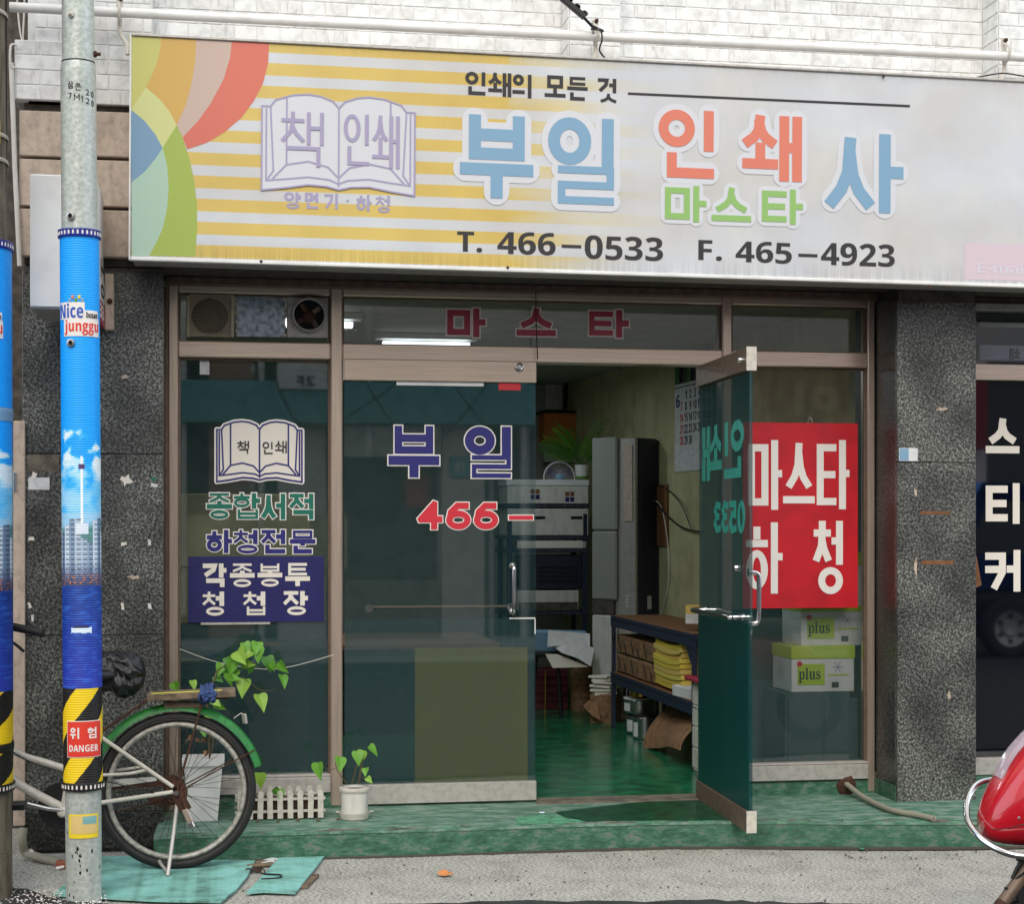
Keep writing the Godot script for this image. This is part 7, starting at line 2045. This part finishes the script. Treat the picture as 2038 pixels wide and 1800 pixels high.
	tube(s, "handlebar", M.black, curve([Q.call(2200, 1130, -0.33), Q.call(2190, 1150, -0.12), Q.call(2180, 1160, 0.0), Q.call(2190, 1150, 0.12), Q.call(2200, 1130, 0.33)], 5), 0.016, 10)
	put(s, "head_lamp", lathe([Vector2(0.0, 0.05), Vector2(0.06, 0.04), Vector2(0.085, 0.0), Vector2(0.06, -0.08), Vector2(0.0, -0.1)], 24, true), M.chrome, turn(Q.call(2160, 1170), Vector3(0, 0, PI / 2)))
	put(s, "footboard", cbox(Vector3(0.45, 0.03, 0.32), 0.012), M.black, at(Q.call(2300, 1705)))
	put(s, "rear_body", lathe([Vector2(0.0, -0.36), Vector2(0.08, -0.33), Vector2(0.15, -0.2), Vector2(0.17, 0.0), Vector2(0.14, 0.22), Vector2(0.07, 0.36), Vector2(0.0, 0.39)], 28, true), rm, turn(Q.call(2590, 1570), Vector3(0, 0, -PI / 2)))
	put(s, "seat", lathe([Vector2(0.0, -0.34), Vector2(0.08, -0.31), Vector2(0.11, -0.1), Vector2(0.12, 0.2), Vector2(0.06, 0.33), Vector2(0.0, 0.34)], 20, true), M.black, turn(Q.call(2570, 1450), Vector3(0, 0, -PI / 2)) * Transform3D(Basis.from_scale(Vector3(0.55, 1, 1.1)), Vector3.ZERO))
	var w2 := wc + Vector3(1.15, 0, 0)
	put(wh, "tyre", lathe(prf, 48, true), M.rubber, turn(w2, Vector3(PI / 2, 0, 0)))

# ---------------------------------------------------------------- across the street, seen only in the glass
func build_opposite() -> void:
	var z := 12.6
	kind(box(self, "far_pavement", M.concrete, Vector3(-30, -0.02, 11.2), Vector3(40, 0.09, 13.0), 0.01))
	var b := thing("opposite_building", "grey rendered building with a teal fascia across the street, mirrored in the glass", "building", Vector3(3, 0, z + 3))
	mat("render_grey", rgb(196, 186, 178), 0.9)
	mat("teal_board", rgb(98, 160, 166), 0.5)
	mat("brick_dark", rgb(160, 116, 96), 0.9)
	mat("shop_dark", rgb(30, 36, 38), 0.3)
	box(b, "wall", M.render_grey, Vector3(-12, 3.6, z), Vector3(22, 4.5, z + 6), 0)
	box(b, "back_wall", M.shop_dark, Vector3(-12, 0.05, z + 0.6), Vector3(22, 3.6, z + 0.7), 0)
	for q in [[-2.4, -1.5], [0.62, 1.2], [2.6, 3.13], [4.6, 5.2], [8.8, 9.7], [12.5, 13.4]]: box(b, "column", M.render_grey, Vector3(q[0], 0.05, z), Vector3(q[1], 3.599, z + 0.5), 0.01)
	var bc := box(b, "brick_column", M.joint, Vector3(-0.2, 0.05, z + 0.01), Vector3(0.34, 3.599, z + 0.5), 0)
	for r in 34:
		for c in 3:
			var xx := -0.2 + c * 0.2 + (0.0 if r % 2 else -0.1)
			var xa := maxf(xx, -0.2)
			var xb := minf(xx + 0.19, 0.34)
			if xb - xa > 0.03: box(bc, "brick", M.brick_dark, Vector3(xa, 0.12 + r * 0.1, z - 0.012), Vector3(xb, 0.21 + r * 0.1, z + 0.005), 0.003)
	box(b, "teal_fascia", M.teal_board, Vector3(-1.4, 2.7, z - 0.2), Vector3(4.5, 3.2, z - 0.05), 0.01)
	box(b, "white_board", M.white_paint, Vector3(0.6, 3.1, z - 0.25), Vector3(1.3, 3.4, z - 0.21), 0.01)
	latin(b, "board_lettering", "2F", M.black_ink, 0.22, 0.12, turn(Vector3(1.05, 3.14, z - 0.26), Vector3(0, PI, 0)))
	box(b, "number_plate", M.teal_board, Vector3(2.7, 2.06, z - 0.03), Vector3(2.95, 2.32, z - 0.001), 0.01)
	latin(b, "plate_number", "19", M.vinyl_white, 0.13, 0.13, turn(Vector3(2.89, 2.12, z - 0.035), Vector3(0, PI, 0)))
	box(b, "olive_stall", M.olive_wall, Vector3(-1.4, 0.95, z - 0.05), Vector3(1.45, 1.6, z + 0.1), 0.01)
	for q in [[0.42, 0.05, 3.6], [-0.5, 0.4, 4.4], [1.7, 2.3, 4.4], [3.6, 0.05, 3.6]]: tube(b, "downpipe", M.white_dirty, [Vector3(q[0], q[1], z - 0.08), Vector3(q[0], q[2], z - 0.08)], 0.04, 10)
	for k in 3: tube(b, "cable", M.black, curve([Vector3(0.5 + k, 3.4, z - 0.4), Vector3(1.0 + k * 1.3, 2.6 - 0.2 * k, z - 0.45), Vector3(2.2 + k, 3.3, z - 0.4)], 6), 0.012, 6)
	box(b, "shutter_box", M.alu_dull, Vector3(1.22, 2.3, z - 0.1), Vector3(2.58, 2.68, z + 0.4), 0.01)
	box(b, "stall_riser", M.concrete_old, Vector3(1.22, 0.09, z), Vector3(2.58, 0.8, z + 0.4), 0.01)
	for k in 4: box(b, "shop_door_bar", M.alu_dull, Vector3(3.2 + k * 0.45, 0.09, z + 0.1), Vector3(3.26 + k * 0.45, 2.7, z + 0.16), 0.01)
	box(b, "poster", M.panel_red, Vector3(2.2, 1.7, z + 0.39), Vector3(2.5, 2.1, z + 0.4), 0.004)
	var red := box(b, "red_fascia", mat("fascia_red", rgb(120, 26, 24), 0.6), Vector3(6.0, 2.45, z - 0.25), Vector3(9.6, 3.4, z - 0.05), 0.01)
	for k in 4: put(red, "letter", letter_mesh(["세", "공", "인", "쇄"][k] if k != 0 else "사", 0.62, 0.66, 0.12, M.brick_dark), null, turn(Vector3(9.4 - k * 0.9, 2.6, z - 0.26), Vector3(0, PI, 0)))
	# the blue truck parked on the far side
	var t := thing("blue_truck", "small blue flatbed truck parked across the street, mirrored in the right window", "truck", Vector3(9.5, 0, 10.3))
	var bl := mat("truck_blue", rgb(60, 140, 235), 0.3)
	bl.clearcoat_enabled = true
	bl.clearcoat = 0.8
	var x0 := 7.7
	var cab := PackedVector2Array([Vector2(0, 0.35), Vector2(1.55, 0.35), Vector2(1.55, 1.85), Vector2(0.55, 1.9), Vector2(0.12, 1.15)])
	put(t, "cab", polys_mesh([cab], 1.55), bl, at(Vector3(x0, 0.05, 9.6)))
	put(t, "cab_window", polys_mesh([PackedVector2Array([Vector2(0.36, 1.1), Vector2(1.3, 1.1), Vector2(1.3, 1.68), Vector2(0.62, 1.7)])], 0.012), M.shop_dark, at(Vector3(x0, 0.05, 9.592)))
	box(t, "load_bed", bl, Vector3(x0 + 1.6, 0.75, 9.55), Vector3(x0 + 4.6, 1.15, 11.2), 0.02)
	box(t, "chassis", M.black, Vector3(x0 + 0.3, 0.35, 9.8), Vector3(x0 + 4.5, 0.72, 11.0), 0.02)
	for q in [[0.85, 9.6], [3.7, 9.6], [0.85, 11.0], [3.7, 11.0]]:
		var wl := Node3D.new()
		wl.name = "wheel"
		t.add_child(wl, true)
		var c := Vector3(x0 + q[0], 0.33, q[1])
		put(wl, "tyre", lathe([Vector2(0.2, -0.1), Vector2(0.3, -0.1), Vector2(0.33, -0.06), Vector2(0.33, 0.06), Vector2(0.3, 0.1), Vector2(0.2, 0.1)], 32), M.rubber, turn(c, Vector3(PI / 2, 0, 0)))
		put(wl, "rim", lathe([Vector2(0.0, 0.07), Vector2(0.08, 0.08), Vector2(0.1, 0.05), Vector2(0.2, 0.09)], 24), M.alu_dull, turn(c, Vector3(-PI / 2, 0, 0)))
		for k in 6: put(wl, "rim_hole", cbox(Vector3(0.05, 0.06, 0.01), 0.004), M.black, at(c + Vector3(0, 0, -0.075)) * Transform3D(Basis(Vector3.BACK, TAU * k / 6), Vector3.ZERO) * at(Vector3(0, 0.145, 0)))
	# more of the street to either side of the shop opposite
	var nb := thing("brick_building", "brown brick building farther along the opposite side of the street", "building", Vector3(-20, 0, z + 3))
	box(nb, "wall", M.brick_dark, Vector3(-28, 0, z), Vector3(-12.2, 6, z + 6), 0)
	var nb2 := thing("end_building", "pale building at the far right of the opposite side", "building", Vector3(30, 0, z + 3))
	box(nb2, "wall", M.render_grey, Vector3(22.2, 0, z), Vector3(38, 5.5, z + 6), 0)
